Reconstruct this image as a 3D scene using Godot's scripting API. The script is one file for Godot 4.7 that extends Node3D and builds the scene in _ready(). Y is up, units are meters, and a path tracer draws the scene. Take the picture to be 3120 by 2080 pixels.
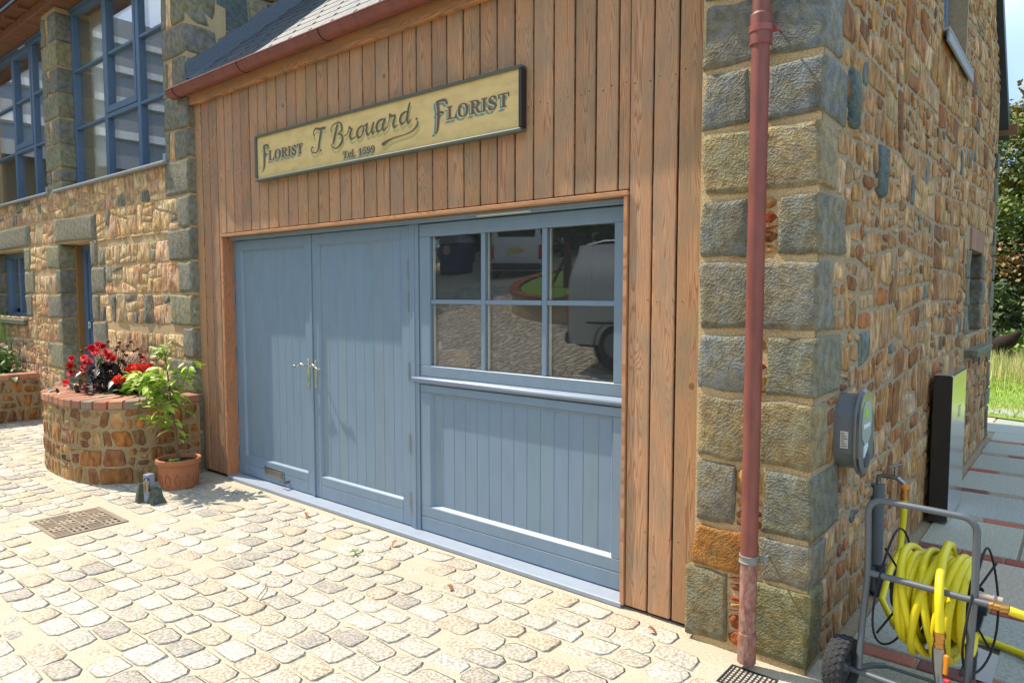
extends Node3D
# A timber-clad workshop beside a stone house, across a cobbled courtyard. Units are metres; the workshop front lies in the plane z = 0.

const EYE := Vector3(0, 1.6, 3.03)
const FRONT := 0.055          # mortar face of the stone house
const CORNER := -6.15         # right corner of the stone house
const SIDE := -0.855          # mortar face of the workshop's right side wall

var rng := RandomNumberGenerator.new()
var M := {}
var base_of := {}
var taken := {}


# ---------------------------------------------------------------- geometry
class G:
	var p := PackedVector3Array()
	var c := PackedColorArray()
	var t := PackedVector2Array()
	var s := PackedInt32Array()
	var col := Color.WHITE
	var sm := -1
	var xf := Transform3D()
	var ua := Vector3(1, 0, 0)
	var va := Vector3(0, -1, 0)
	var uo := Vector2()

	func v(a: Vector3) -> void:
		p.append(xf * a)
		c.append(col)
		t.append(Vector2(a.dot(ua), a.dot(va)) + uo)
		s.append(sm)

	func tri(a: Vector3, b: Vector3, d: Vector3) -> void:      # counter-clockwise seen from outside
		v(a)
		v(d)
		v(b)

	func quad(a: Vector3, b: Vector3, d: Vector3, e: Vector3) -> void:
		tri(a, b, d)
		tri(a, d, e)

	func box(at: Vector3, size: Vector3, bev := 0.0, turn := Basis()) -> void:
		var h := size / 2.0
		var b := minf(bev, minf(h.x, minf(h.y, h.z)) * 0.9)
		var keep := xf
		var k := Basis(Vector3(1, 0, 0), Vector3(0, 1, 0), Vector3(0, 0, 1))
		xf = xf * Transform3D(turn, at)
		var uk := uo
		uo += Vector2(at.dot(ua), at.dot(va))
		var ax := [k.x, k.y, k.z]
		for i in 3:
			var n: Vector3 = ax[i]
			var u: Vector3 = ax[(i + 1) % 3]
			var w: Vector3 = ax[(i + 2) % 3]
			var hn := absf(h.dot(n))
			var hu := absf(h.dot(u)) - b
			var hw := absf(h.dot(w)) - b
			for q in [1.0, -1.0]:
				var o: Vector3 = n * hn * q
				var uu: Vector3 = u * hu
				var ww: Vector3 = w * hw * q
				quad(o - uu - ww, o + uu - ww, o + uu + ww, o - uu + ww)
			if b > 0.0:
				for su in [1.0, -1.0]:
					for sw in [1.0, -1.0]:
						var e1: Vector3 = u * (hu + b) * su + w * hw * sw
						var e2: Vector3 = u * hu * su + w * (hw + b) * sw
						var nn: Vector3 = n * (hn - b)
						if su * sw > 0.0:
							quad(e1 - nn, e2 - nn, e2 + nn, e1 + nn)
						else:
							quad(e1 + nn, e2 + nn, e2 - nn, e1 - nn)
		if b > 0.0:
			for sx in [1.0, -1.0]:
				for sy in [1.0, -1.0]:
					for sz in [1.0, -1.0]:
						var a1 := Vector3(h.x * sx, (h.y - b) * sy, (h.z - b) * sz)
						var a2 := Vector3((h.x - b) * sx, h.y * sy, (h.z - b) * sz)
						var a3 := Vector3((h.x - b) * sx, (h.y - b) * sy, h.z * sz)
						if sx * sy * sz > 0.0:
							tri(a1, a2, a3)
						else:
							tri(a1, a3, a2)
		xf = keep
		uo = uk

	func span(lo: Vector3, hi: Vector3, bev := 0.0) -> void:
		box((lo + hi) / 2.0, hi - lo, bev)

	func tube(pts: Array, radius, sides := 10, caps := true) -> void:
		var keep := sm
		sm = 1
		var n := pts.size()
		var rings := []
		var up := Vector3.UP
		for i in n:
			var dir: Vector3 = (pts[mini(i + 1, n - 1)] - pts[maxi(i - 1, 0)]).normalized()
			if i == 0:
				up = Vector3.UP if absf(dir.y) < 0.9 else Vector3.RIGHT
			var side := dir.cross(up).normalized()
			up = side.cross(dir).normalized()
			var r: float = radius if radius is float else radius[i]
			var ring := []
			for k in sides:
				var a := TAU * k / sides
				ring.append(pts[i] + (side * cos(a) + up * sin(a)) * r)
			rings.append(ring)
		for i in n - 1:
			for k in sides:
				var k2 := (k + 1) % sides
				quad(rings[i][k], rings[i + 1][k], rings[i + 1][k2], rings[i][k2])
		if caps:
			sm = -1
			for k in sides:
				var k2 := (k + 1) % sides
				tri(pts[0], rings[0][k], rings[0][k2])
				tri(pts[n - 1], rings[n - 1][k2], rings[n - 1][k])
		sm = keep

	func lathe(profile: Array, sides := 24, at := Transform3D()) -> void:      # (radius, height) from the bottom outside up
		var keep := xf
		var ks := sm
		xf = xf * at
		for i in profile.size() - 1:
			var a: Vector2 = profile[i]
			var b: Vector2 = profile[i + 1]
			sm = 2 + i if absf(a.x - b.x) > 3.0 * absf(a.y - b.y) or absf(a.y - b.y) > 8.0 * absf(a.x - b.x) else 1
			for k in sides:
				var d1 := Vector3(cos(TAU * k / sides), 0, -sin(TAU * k / sides))
				var d2 := Vector3(cos(TAU * (k + 1) / sides), 0, -sin(TAU * (k + 1) / sides))
				var p1 := d1 * a.x + Vector3.UP * a.y
				var p2 := d2 * a.x + Vector3.UP * a.y
				var p3 := d2 * b.x + Vector3.UP * b.y
				var p4 := d1 * b.x + Vector3.UP * b.y
				if a.x > 1e-5:
					tri(p1, p2, p3)
				if b.x > 1e-5:
					tri(p1, p3, p4)
		xf = keep
		sm = ks

	func prism(poly: PackedVector2Array, z0: float, z1: float, bev := 0.0, back := true) -> void:      # counter-clockwise outline, pushed out along +z
		var n := poly.size()
		var mid := Vector2()
		for q in poly:
			mid += q / n
		var inner := PackedVector2Array()
		for i in n:
			var d1 := (poly[i] - poly[(i + n - 1) % n]).normalized()
			var d2 := (poly[(i + 1) % n] - poly[i]).normalized()
			var inn := (Vector2(-d1.y, d1.x) + Vector2(-d2.y, d2.x)).normalized()
			inner.append(poly[i] + inn * bev)
		var zb := z1 - bev
		for i in n:
			var j := (i + 1) % n
			quad(Vector3(poly[i].x, poly[i].y, z0), Vector3(poly[j].x, poly[j].y, z0), Vector3(poly[j].x, poly[j].y, zb), Vector3(poly[i].x, poly[i].y, zb))
			if bev > 0.0:
				quad(Vector3(poly[i].x, poly[i].y, zb), Vector3(poly[j].x, poly[j].y, zb), Vector3(inner[j].x, inner[j].y, z1), Vector3(inner[i].x, inner[i].y, z1))
		var idx := Geometry2D.triangulate_polygon(inner)
		for i in range(0, idx.size(), 3):
			var a := inner[idx[i]]
			var b := inner[idx[i + 1]]
			var d := inner[idx[i + 2]]
			if (b - a).cross(d - a) < 0.0:
				var e := b
				b = d
				d = e
			tri(Vector3(a.x, a.y, z1), Vector3(b.x, b.y, z1), Vector3(d.x, d.y, z1))
			if back:
				tri(Vector3(a.x, a.y, z0), Vector3(d.x, d.y, z0), Vector3(b.x, b.y, z0))

	func put(other: G, how: Transform3D) -> void:
		for i in other.p.size():
			p.append(how * other.p[i])
			c.append(other.c[i])
			t.append(other.t[i])
			s.append(other.s[i])

	func mesh(shift := Vector3.ZERO) -> ArrayMesh:
		var st := SurfaceTool.new()
		st.begin(Mesh.PRIMITIVE_TRIANGLES)
		for i in p.size():
			st.set_smooth_group(s[i])
			st.set_color(c[i])
			st.set_uv(t[i])
			st.add_vertex(p[i] - shift)
		st.generate_normals()
		st.index()
		return st.commit()

	func middle() -> Vector3:
		var lo := p[0]
		var hi := p[0]
		for q in p:
			lo = lo.min(q)
			hi = hi.max(q)
		return (lo + hi) / 2.0


# ---------------------------------------------------------------- nodes
func numbered(called: String) -> String:
	var k: int = taken.get(called, 0)
	taken[called] = k + 1
	return called if k == 0 else "%s_%03d" % [called, k]


func tag(o: Node, label := "", category := "", group := "", kind := "") -> Node:
	if label:
		o.set_meta("label", label)
	if category:
		o.set_meta("category", category)
	if group:
		o.set_meta("group", group)
	if kind:
		o.set_meta("kind", kind)
	return o


func thing(called: String, at: Vector3, label: String, category: String, group := "", turn := Basis()) -> Node3D:
	var o := Node3D.new()
	o.name = numbered(called)
	add_child(o)
	o.transform = Transform3D(turn, at)
	base_of[o] = at if turn == Basis() else Vector3.ZERO
	tag(o, label, category, group)
	return o


func part(called: String, g: G, m: Material, parent: Node3D = self, label := "") -> MeshInstance3D:
	var o := MeshInstance3D.new()
	o.name = numbered(called) if parent == self else called
	var mid := g.middle()
	o.mesh = g.mesh(mid)
	o.material_override = m
	o.position = mid - (base_of.get(parent, Vector3.ZERO) as Vector3)
	base_of[o] = mid
	parent.add_child(o, true)
	if label:
		o.set_meta("label", label)
	return o


func placed(called: String, mesh: Mesh, m: Material, parent: Node3D, how: Transform3D) -> MeshInstance3D:      # how in the same axes the parent's parts are built in
	var o := MeshInstance3D.new()
	o.name = called
	o.mesh = mesh
	o.material_override = m
	o.transform = Transform3D(how.basis, how.origin - (base_of.get(parent, Vector3.ZERO) as Vector3))
	base_of[o] = how.origin
	parent.add_child(o, true)
	return o


func scatter(called: String, mesh: Mesh, m: Material, where: Array, tints: Array, parent: Node3D = self) -> MultiMeshInstance3D:
	var mm := MultiMesh.new()
	mm.transform_format = MultiMesh.TRANSFORM_3D
	mm.use_colors = true
	mm.mesh = mesh
	mm.instance_count = where.size()
	var off: Vector3 = base_of.get(parent, Vector3.ZERO)
	for i in where.size():
		var w: Transform3D = where[i]
		mm.set_instance_transform(i, Transform3D(w.basis, w.origin - off))
		mm.set_instance_color(i, tints[i])
	var o := MultiMeshInstance3D.new()
	o.name = numbered(called) if parent == self else called
	o.multimesh = mm
	o.material_override = m
	o.set_meta("kind", "stuff")
	parent.add_child(o, true)
	return o


# ---------------------------------------------------------------- materials
func lin(hex: String) -> Color:
	return Color(hex).srgb_to_linear()


func vary(c: Color, amount := 0.12) -> Color:
	var k := 1.0 + rng.randf_range(-amount, amount)
	return Color(c.r * k * (1.0 + rng.randf_range(-0.03, 0.03)), c.g * k, c.b * k * (1.0 + rng.randf_range(-0.05, 0.05)))


func noise(freq: float, oct := 4, kind := FastNoiseLite.TYPE_SIMPLEX_SMOOTH, sd := 1) -> FastNoiseLite:
	var n := FastNoiseLite.new()
	n.noise_type = kind
	n.frequency = freq
	n.fractal_octaves = oct
	n.seed = sd
	return n


func grey_tex(side: int, layers: Array, lo: float, hi: float) -> ImageTexture:      # layers: [noise, weight]
	var sums := PackedFloat32Array()
	sums.resize(side * side)
	for l in layers:
		var im: Image = l[0].get_seamless_image(side, side)
		im.convert(Image.FORMAT_L8)
		var d := im.get_data()
		var w: float = l[1]
		for i in sums.size():
			sums[i] += w * d[i] / 255.0
	var out := PackedByteArray()
	out.resize(side * side)
	for i in sums.size():
		out[i] = int(clampf(lerpf(lo, hi, clampf(sums[i], 0, 1)), 0, 1) * 255.0)
	return ImageTexture.create_from_image(Image.create_from_data(side, side, false, Image.FORMAT_L8, out))


func tinted_tex(side: int, layers: Array, lo: float, hi: float, by: FastNoiseLite, cool: Color, warm: Color, sharp := 1.0) -> ImageTexture:      # mottling that also shifts hue
	var grey := (grey_tex(side, layers, lo / 1.6, hi / 1.6) as ImageTexture).get_image().get_data()
	var im: Image = by.get_seamless_image(side, side)
	im.convert(Image.FORMAT_L8)
	var d := im.get_data()
	var out := PackedByteArray()
	out.resize(side * side * 3)
	for i in grey.size():
		var k := smoothstep(0.5 - 0.5 / sharp, 0.5 + 0.5 / sharp, d[i] / 255.0)
		var g := grey[i] * 1.6
		out[i * 3] = int(clampf(g * lerpf(cool.r, warm.r, k), 0, 255))
		out[i * 3 + 1] = int(clampf(g * lerpf(cool.g, warm.g, k), 0, 255))
		out[i * 3 + 2] = int(clampf(g * lerpf(cool.b, warm.b, k), 0, 255))
	return ImageTexture.create_from_image(Image.create_from_data(side, side, false, Image.FORMAT_RGB8, out))


func mat(called: String, colour: String, rough := 0.8, metal := 0.0) -> StandardMaterial3D:
	var m := StandardMaterial3D.new()
	m.resource_name = called
	m.albedo_color = Color(colour)
	m.roughness = rough
	m.metallic = metal
	m.vertex_color_use_as_albedo = true
	M[called] = m
	return m


func relief(m: StandardMaterial3D, albedo: Texture2D, bump: Texture2D, cm: float, per_metre := Vector3.ONE) -> StandardMaterial3D:
	m.uv1_triplanar = true
	m.uv1_world_triplanar = true
	m.uv1_triplanar_sharpness = 4.0
	m.uv1_scale = per_metre
	if albedo:
		m.albedo_texture = albedo
	if bump:
		m.heightmap_enabled = true
		m.heightmap_texture = bump
		m.heightmap_scale = cm
	return m


func wood_texture() -> Array:
	var w := 1024
	var h := 1024
	var cols := 8
	var each := w / cols
	var warp := noise(0.012, 3, FastNoiseLite.TYPE_SIMPLEX_SMOOTH, 5)
	var fibre := noise(0.35, 2, FastNoiseLite.TYPE_SIMPLEX, 8)
	var blotch := noise(0.009, 3, FastNoiseLite.TYPE_SIMPLEX_SMOOTH, 9)
	var r := RandomNumberGenerator.new()
	r.seed = 77
	var rgb := PackedByteArray()
	var bump := PackedByteArray()
	rgb.resize(w * h * 3)
	bump.resize(w * h)
	var light := Color("c4956f")
	var dark := Color("8a5636")
	var grey := Color("9a856d")
	for k in cols:
		var tc := r.randf_range(0.3, 0.7)
		var aa := r.randf_range(9.0, 22.0)
		var bb := r.randf_range(3.0, 6.5) * (1.0 if r.randf() < 0.5 else -1.0)
		var flat := k % 4 == 3        # quarter-sawn: straight grain
		var knot := Vector2(r.randf_range(0.25, 0.75), r.randf())
		for y in h:
			var yy := float(y) / h
			for x in each:
				var tt := float(x) / each
				var i := y * w + k * each + x
				var wv := warp.get_noise_2d((k * 300 + x) * 0.9, y * 0.22) * 1.6
				var f := (tt - tc) * (tt - tc) * aa + yy * bb + wv
				if flat:
					f = tt * 9.0 + wv * 1.6 + yy * 0.8
				var dk := Vector2((tt - knot.x) * 0.9, (yy - knot.y) * 22.0).length()
				f += 0.9 * exp(-dk * dk * 3.0)
				var ring := f * 2.5 - floorf(f * 2.5)
				var late := smoothstep(0.45, 0.93, ring) * (1.0 - smoothstep(0.95, 1.0, ring))
				var fb := fibre.get_noise_2d((k * 300 + x) * 1.3, y * 0.05)
				var bl := blotch.get_noise_2d(k * 200 + x * 0.5, y * 0.8)
				var col := light.lerp(dark, late * 0.6 + 0.12 * fb)
				col = col.lerp(grey, clampf(0.25 + bl * 0.8, 0.0, 0.7) * (1.0 - 0.55 * late))
				if k == 5 and dk < 0.10:
					col = col.lerp(Color("6a4428"), 0.6)
				var g := 1.0 + 0.13 * fb
				rgb[i * 3] = int(clampf(col.r * g, 0, 1) * 255)
				rgb[i * 3 + 1] = int(clampf(col.g * g, 0, 1) * 255)
				rgb[i * 3 + 2] = int(clampf(col.b * g, 0, 1) * 255)
				bump[i] = int(clampf(0.5 + late * 0.35 + 0.2 * fb, 0, 1) * 255)
	return [ImageTexture.create_from_image(Image.create_from_data(w, h, false, Image.FORMAT_RGB8, rgb)), ImageTexture.create_from_image(Image.create_from_data(w, h, false, Image.FORMAT_L8, bump))]


func cloud_cover() -> ImageTexture:      # thin high cloud all round the sky
	var w := 512
	var h := 256
	var n := noise(1.6, 5, FastNoiseLite.TYPE_SIMPLEX_SMOOTH, 71)
	var out := PackedByteArray()
	out.resize(w * h * 4)
	for y in h:
		var el := PI * (0.5 - (y + 0.5) / h)
		for x in w:
			var az := TAU * x / w
			var d := Vector3(cos(el) * cos(az), sin(el) * 2.2, cos(el) * sin(az))
			var a := smoothstep(-0.35, 0.5, n.get_noise_3dv(d)) * smoothstep(0.02, 0.5, el)
			var i := (y * w + x) * 4
			out[i] = 255
			out[i + 1] = 255
			out[i + 2] = 255
			out[i + 3] = int(a * 255)
	return ImageTexture.create_from_image(Image.create_from_data(w, h, false, Image.FORMAT_RGBA8, out))


func make_materials() -> void:
	var fine := grey_tex(512, [[noise(0.05, 4, FastNoiseLite.TYPE_SIMPLEX, 2), 0.6], [noise(0.25, 2, FastNoiseLite.TYPE_SIMPLEX, 3), 0.4]], 0.74, 1.22)
	var blot := grey_tex(512, [[noise(0.014, 4, FastNoiseLite.TYPE_SIMPLEX_SMOOTH, 12), 0.55], [noise(0.18, 3, FastNoiseLite.TYPE_SIMPLEX, 13), 0.45]], 0.58, 1.38)
	var crag := grey_tex(512, [[noise(0.02, 5, FastNoiseLite.TYPE_SIMPLEX, 21), 0.7], [noise(0.03, 3, FastNoiseLite.TYPE_CELLULAR, 22), 0.3]], 0.0, 1.0)
	var grit := grey_tex(512, [[noise(0.12, 4, FastNoiseLite.TYPE_SIMPLEX, 31), 0.7], [noise(0.02, 2, FastNoiseLite.TYPE_SIMPLEX, 32), 0.3]], 0.0, 1.0)
	var ridged := noise(0.03, 4, FastNoiseLite.TYPE_SIMPLEX, 43)
	ridged.fractal_type = FastNoiseLite.FRACTAL_RIDGED
	var speck := grey_tex(512, [[noise(0.035, 5, FastNoiseLite.TYPE_SIMPLEX, 41), 0.6], [noise(0.4, 2, FastNoiseLite.TYPE_SIMPLEX, 42), 0.25], [ridged, 0.15]], 0.52, 1.26)
	var wood := wood_texture()

	var ridge2 := noise(0.022, 5, FastNoiseLite.TYPE_SIMPLEX, 61)
	ridge2.fractal_type = FastNoiseLite.FRACTAL_RIDGED
	var chip := grey_tex(512, [[ridge2, 0.55], [noise(0.07, 4, FastNoiseLite.TYPE_SIMPLEX, 62), 0.45]], 0.0, 1.0)
	var gran := tinted_tex(512, [[noise(0.014, 4, FastNoiseLite.TYPE_SIMPLEX_SMOOTH, 12), 0.45], [noise(0.22, 3, FastNoiseLite.TYPE_SIMPLEX, 13), 0.55]], 0.5, 1.3, noise(0.008, 4, FastNoiseLite.TYPE_SIMPLEX_SMOOTH, 15), Color(1.0, 1.0, 0.97), Color(1.08, 1.0, 0.86), 2.0)
	var rubb := tinted_tex(512, [[noise(0.012, 5, FastNoiseLite.TYPE_SIMPLEX, 16), 0.6], [noise(0.16, 3, FastNoiseLite.TYPE_SIMPLEX, 17), 0.4]], 0.5, 1.3, noise(0.009, 5, FastNoiseLite.TYPE_SIMPLEX, 18), Color(1.03, 1.02, 1.0), Color(0.98, 0.9, 0.77), 2.0)
	relief(mat("granite", "ffffff", 0.85), gran, chip, 1.0, Vector3.ONE * 2.0)
	relief(mat("rubble", "ffffff", 0.9), rubb, crag, 1.2, Vector3(2.4, 1.0, 2.4))
	relief(mat("mortar", "d6b88a", 0.95), fine, grit, 1.0, Vector3.ONE * 2.2)
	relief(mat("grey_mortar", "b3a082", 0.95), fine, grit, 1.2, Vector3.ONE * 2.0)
	relief(mat("planter_mortar", "b59d74", 0.95), fine, grit, 1.2, Vector3.ONE * 2.0)
	relief(mat("sand", "c6bba4", 0.95), fine, grit, 0.5, Vector3.ONE * 2.4)
	relief(mat("sett", "ffffff", 0.85), speck, crag, 0.3, Vector3.ONE * 2.3)
	relief(mat("brick", "ffffff", 0.9), fine, grit, 0.5, Vector3.ONE * 2.7)
	relief(mat("flag", "ffffff", 0.75), fine, grit, 0.3, Vector3.ONE * 1.3)
	relief(mat("slate", "ffffff", 0.42), fine, crag, 0.25, Vector3.ONE * 2.0)
	relief(mat("paint", "ffffff", 0.42), grey_tex(256, [[noise(0.02, 3, FastNoiseLite.TYPE_SIMPLEX, 51), 1.0]], 0.97, 1.02), null, 0.0, Vector3(1.3, 0.5, 1.3))
	relief(mat("bright_lead", "8f959b", 0.5), fine, grit, 0.3, Vector3.ONE * 1.5)
	relief(mat("lead", "5f6872", 0.5, 0.0), fine, grit, 0.3, Vector3.ONE * 1.5)
	relief(mat("clay", "b5744d", 0.85), fine, grit, 0.15, Vector3.ONE * 2.1)
	relief(mat("soil", "3b2c20", 1.0), fine, grit, 2.0, Vector3.ONE * 3.0)
	relief(mat("maroon", "854a40", 0.5), grey_tex(256, [[noise(0.02, 3, FastNoiseLite.TYPE_SIMPLEX, 52), 1.0]], 0.88, 1.06), null, 0.0, Vector3(2, 0.8, 2))
	relief(mat("maroon_worn", "a07c72", 0.7), tinted_tex(256, [[noise(0.03, 4, FastNoiseLite.TYPE_SIMPLEX, 55), 1.0]], 0.75, 1.12, noise(0.02, 5, FastNoiseLite.TYPE_SIMPLEX, 56), Color(0.92, 0.78, 0.74), Color(1.04, 1.02, 0.98), 2.5), null, 0.0, Vector3(5, 2.2, 5))
	relief(mat("iron", "ffffff", 0.7, 0.2), fine, grit, 0.25, Vector3.ONE * 3.0)
	relief(mat("earth", "56682f", 1.0), blot, grit, 2.0, Vector3.ONE * 0.8)
	relief(mat("turf", "ffffff", 1.0), blot, grit, 2.0, Vector3.ONE * 1.7)
	relief(mat("bark", "5d4a3a", 0.95), blot, crag, 2.0, Vector3(4, 0.8, 4))
	relief(mat("render", "bfae90", 0.95), fine, grit, 0.6, Vector3.ONE * 1.2)
	relief(mat("sign_face", "ffffff", 0.55), grey_tex(256, [[noise(0.02, 4, FastNoiseLite.TYPE_SIMPLEX, 53), 1.0]], 0.93, 1.04), null, 0.0, Vector3(0.8, 2.0, 0.8))
	var b := mat("board", "ffffff", 0.75)
	b.albedo_texture = wood[0]
	b.heightmap_enabled = true
	b.heightmap_texture = wood[1]
	b.heightmap_scale = 0.12
	mat("plain", "ffffff", 0.6)
	mat("satin", "ffffff", 0.35)
	mat("rubber", "ffffff", 0.85)
	mat("hose", "ffffff", 0.38)
	mat("chrome", "d8d8d4", 0.14, 1.0)
	mat("steel", "8d9296", 0.3, 1.0)
	mat("mirror", "e2e6e8", 0.2, 1.0)
	mat("brass", "b98a4e", 0.35, 1.0)
	mat("tubing", "63686d", 0.5, 0.45)
	var black := mat("gloss_black", "0a0b0d", 0.12)
	black.clearcoat_enabled = true
	var gl := mat("glass", "ffffff", 0.0)
	gl.vertex_color_use_as_albedo = false
	gl.transparency = BaseMaterial3D.TRANSPARENCY_ALPHA
	gl.albedo_color = Color(0.93, 0.97, 0.95, 0.008)
	for l in [["leaf", 0.5, "7d9a2a"], ["dark_leaf", 0.4, "1c1a1a"], ["petal", 0.55, "a01010"], ["tree_leaf", 0.6, "4a5c20"], ["blade", 0.7, "5a7a28"]]:
		var m := mat(l[0], "ffffff", l[1])
		m.backlight_enabled = true
		m.backlight = Color(l[2])
		m.cull_mode = BaseMaterial3D.CULL_DISABLED
	var car := mat("car_paint", "ffffff", 0.25)
	car.clearcoat_enabled = true
	var water := mat("water", "23292d", 0.03)
	water.metallic_specular = 0.6


# ---------------------------------------------------------------- stones
func rise(z: float) -> float:      # the courtyard climbs away from the buildings
	var t := z - 3.5
	return 0.0 if t <= 0.0 else (0.0475 * t * t if t < 2.0 else 0.19 * (minf(t, 24.0) - 1.0))


func cut(poly: PackedVector2Array, at: Vector2, n: Vector2) -> PackedVector2Array:      # keep the side that n points away from
	var out := PackedVector2Array()
	for i in poly.size():
		var a := poly[i]
		var b := poly[(i + 1) % poly.size()]
		var da := (a - at).dot(n)
		var db := (b - at).dot(n)
		if da <= 0.0:
			out.append(a)
		if (da < 0.0 and db > 0.0) or (da > 0.0 and db < 0.0):
			out.append(a.lerp(b, da / (da - db)))
	return out


func area(poly: PackedVector2Array) -> float:
	var s := 0.0
	for i in poly.size():
		s += poly[i].cross(poly[(i + 1) % poly.size()])
	return absf(s) / 2.0


func middle(poly: PackedVector2Array) -> Vector2:
	var m := Vector2()
	for q in poly:
		m += q / poly.size()
	return m


func split(poly: PackedVector2Array, target: float, out: Array, tall := 1.0) -> void:
	if poly.size() < 3:
		return
	var a := area(poly)
	if a < 0.0012:
		return
	if a < target * (rng.randf_range(0.3, 1.3) if rng.randf() < 0.7 else rng.randf_range(1.2, 2.6)):
		out.append(poly)
		return
	var lo := poly[0]
	var hi := poly[0]
	for q in poly:
		lo = lo.min(q)
		hi = hi.max(q)
	var d := hi - lo
	var at := lo + d * Vector2(rng.randf_range(0.3, 0.7), rng.randf_range(0.3, 0.7))
	var ang := rng.randf_range(-0.34, 0.34) if d.x * tall > d.y * rng.randf_range(0.6, 1.5) else PI / 2 + rng.randf_range(-0.22, 0.22)
	var n := Vector2(cos(ang), sin(ang))
	split(cut(poly, at, n), target, out, tall)
	split(cut(poly, at, -n), target, out, tall)


func rounded(poly: PackedVector2Array, gap: float, jitter := 0.006) -> PackedVector2Array:
	var got := Geometry2D.offset_polygon(poly, -gap / 2.0, Geometry2D.JOIN_MITER)
	if got.is_empty() or got[0].size() < 3:
		return PackedVector2Array()
	var q: PackedVector2Array = got[0]
	var turn := 0.0
	for i in q.size():
		turn += q[i].cross(q[(i + 1) % q.size()])
	if turn < 0.0:
		q.reverse()
	var out := PackedVector2Array()
	for i in q.size():
		var a := q[i]
		var b := q[(i + 1) % q.size()]
		if a.distance_to(b) < 0.012:
			out.append((a + b) / 2.0)
			continue
		var k := clampf(0.022 / a.distance_to(b), 0.08, 0.3)
		out.append(a.lerp(b, k) + Vector2(rng.randf_range(-jitter, jitter), rng.randf_range(-jitter, jitter)))
		out.append(a.lerp(b, 1.0 - k) + Vector2(rng.randf_range(-jitter, jitter), rng.randf_range(-jitter, jitter)))
	return out


func mottle(g: G, amount: float) -> G:      # uneven tone over one stone
	var seen := {}
	for i in g.p.size():
		var key := g.p[i].snapped(Vector3.ONE * 0.0005)
		if not seen.has(key):
			seen[key] = [1.0 + rng.randf_range(-amount, amount), rng.randf_range(-0.3, 0.3) * amount]
		var k: Array = seen[key]
		var c := g.c[i]
		g.c[i] = Color(c.r * (k[0] + k[1]), c.g * k[0], c.b * (k[0] - k[1]))
	return g


func stone_shape(poly: PackedVector2Array, proud: float, colour: Color) -> G:      # outline about its own middle, face along +z
	var g := G.new()
	g.sm = 1
	g.col = colour
	var n := poly.size()
	var tilt := Vector2(rng.randf_range(-0.07, 0.07), rng.randf_range(-0.07, 0.07))
	var r0 := []
	var r1 := []
	var r2 := []
	for q in poly:
		var e := minf(0.014, q.length() * 0.3)
		var i2 := q - q.normalized() * e
		r0.append(Vector3(q.x, q.y, -0.015))
		r1.append(Vector3(q.x, q.y, proud * rng.randf_range(0.3, 0.65)))
		r2.append(Vector3(i2.x, i2.y, proud * rng.randf_range(0.85, 1.15) + i2.dot(tilt)))
	var top := Vector3(rng.randf_range(-0.01, 0.01), rng.randf_range(-0.01, 0.01), proud * rng.randf_range(1.0, 1.4))
	for i in n:
		var j := (i + 1) % n
		g.quad(r0[i], r0[j], r1[j], r1[i])
		g.quad(r1[i], r1[j], r2[j], r2[i])
		g.tri(r2[i], r2[j], top)
	return mottle(g, 0.15)


func lay_stones(wall: Node3D, polys: Array, how: Transform3D, palette: Array, m: Material, most: int, gap := 0.016, proud := 0.016, called := "stone") -> void:
	# polys: outlines on the wall's face; how: the face's axes and origin. The largest to the eye become parts, the rest one part.
	var rows := []
	var face := how.basis.z
	for q in polys:
		var poly: PackedVector2Array = rounded(q, gap)
		if poly.size() < 3 or area(poly) < 0.0006:
			continue
		var mid := middle(poly)
		var at := how * Vector3(mid.x, mid.y, 0)
		var to := EYE - at
		rows.append([area(poly) * maxf(0.05, face.dot(to.normalized())) / to.length_squared(), poly, mid, at])
	rows.sort_custom(func(a, b): return a[0] > b[0])
	var rest := G.new()
	for i in rows.size():
		var mid: Vector2 = rows[i][2]
		var local := PackedVector2Array()
		for q in rows[i][1]:
			local.append(q - mid)
		var c: Color = palette[rng.randi() % palette.size()]
		var g := stone_shape(local, proud * rng.randf_range(0.5, 1.3), vary(c, 0.16))
		var tr := Transform3D(how.basis, rows[i][3])
		if i < most:
			placed(called, g.mesh(), m, wall, tr)
		else:
			rest.put(g, tr)
	if rest.p.size():
		part(called + "s", rest, m, wall).set_meta("kind", "stuff")


func rect(x0: float, y0: float, x1: float, y1: float) -> PackedVector2Array:
	return PackedVector2Array([Vector2(x0, y0), Vector2(x1, y0), Vector2(x1, y1), Vector2(x0, y1)])


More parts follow.
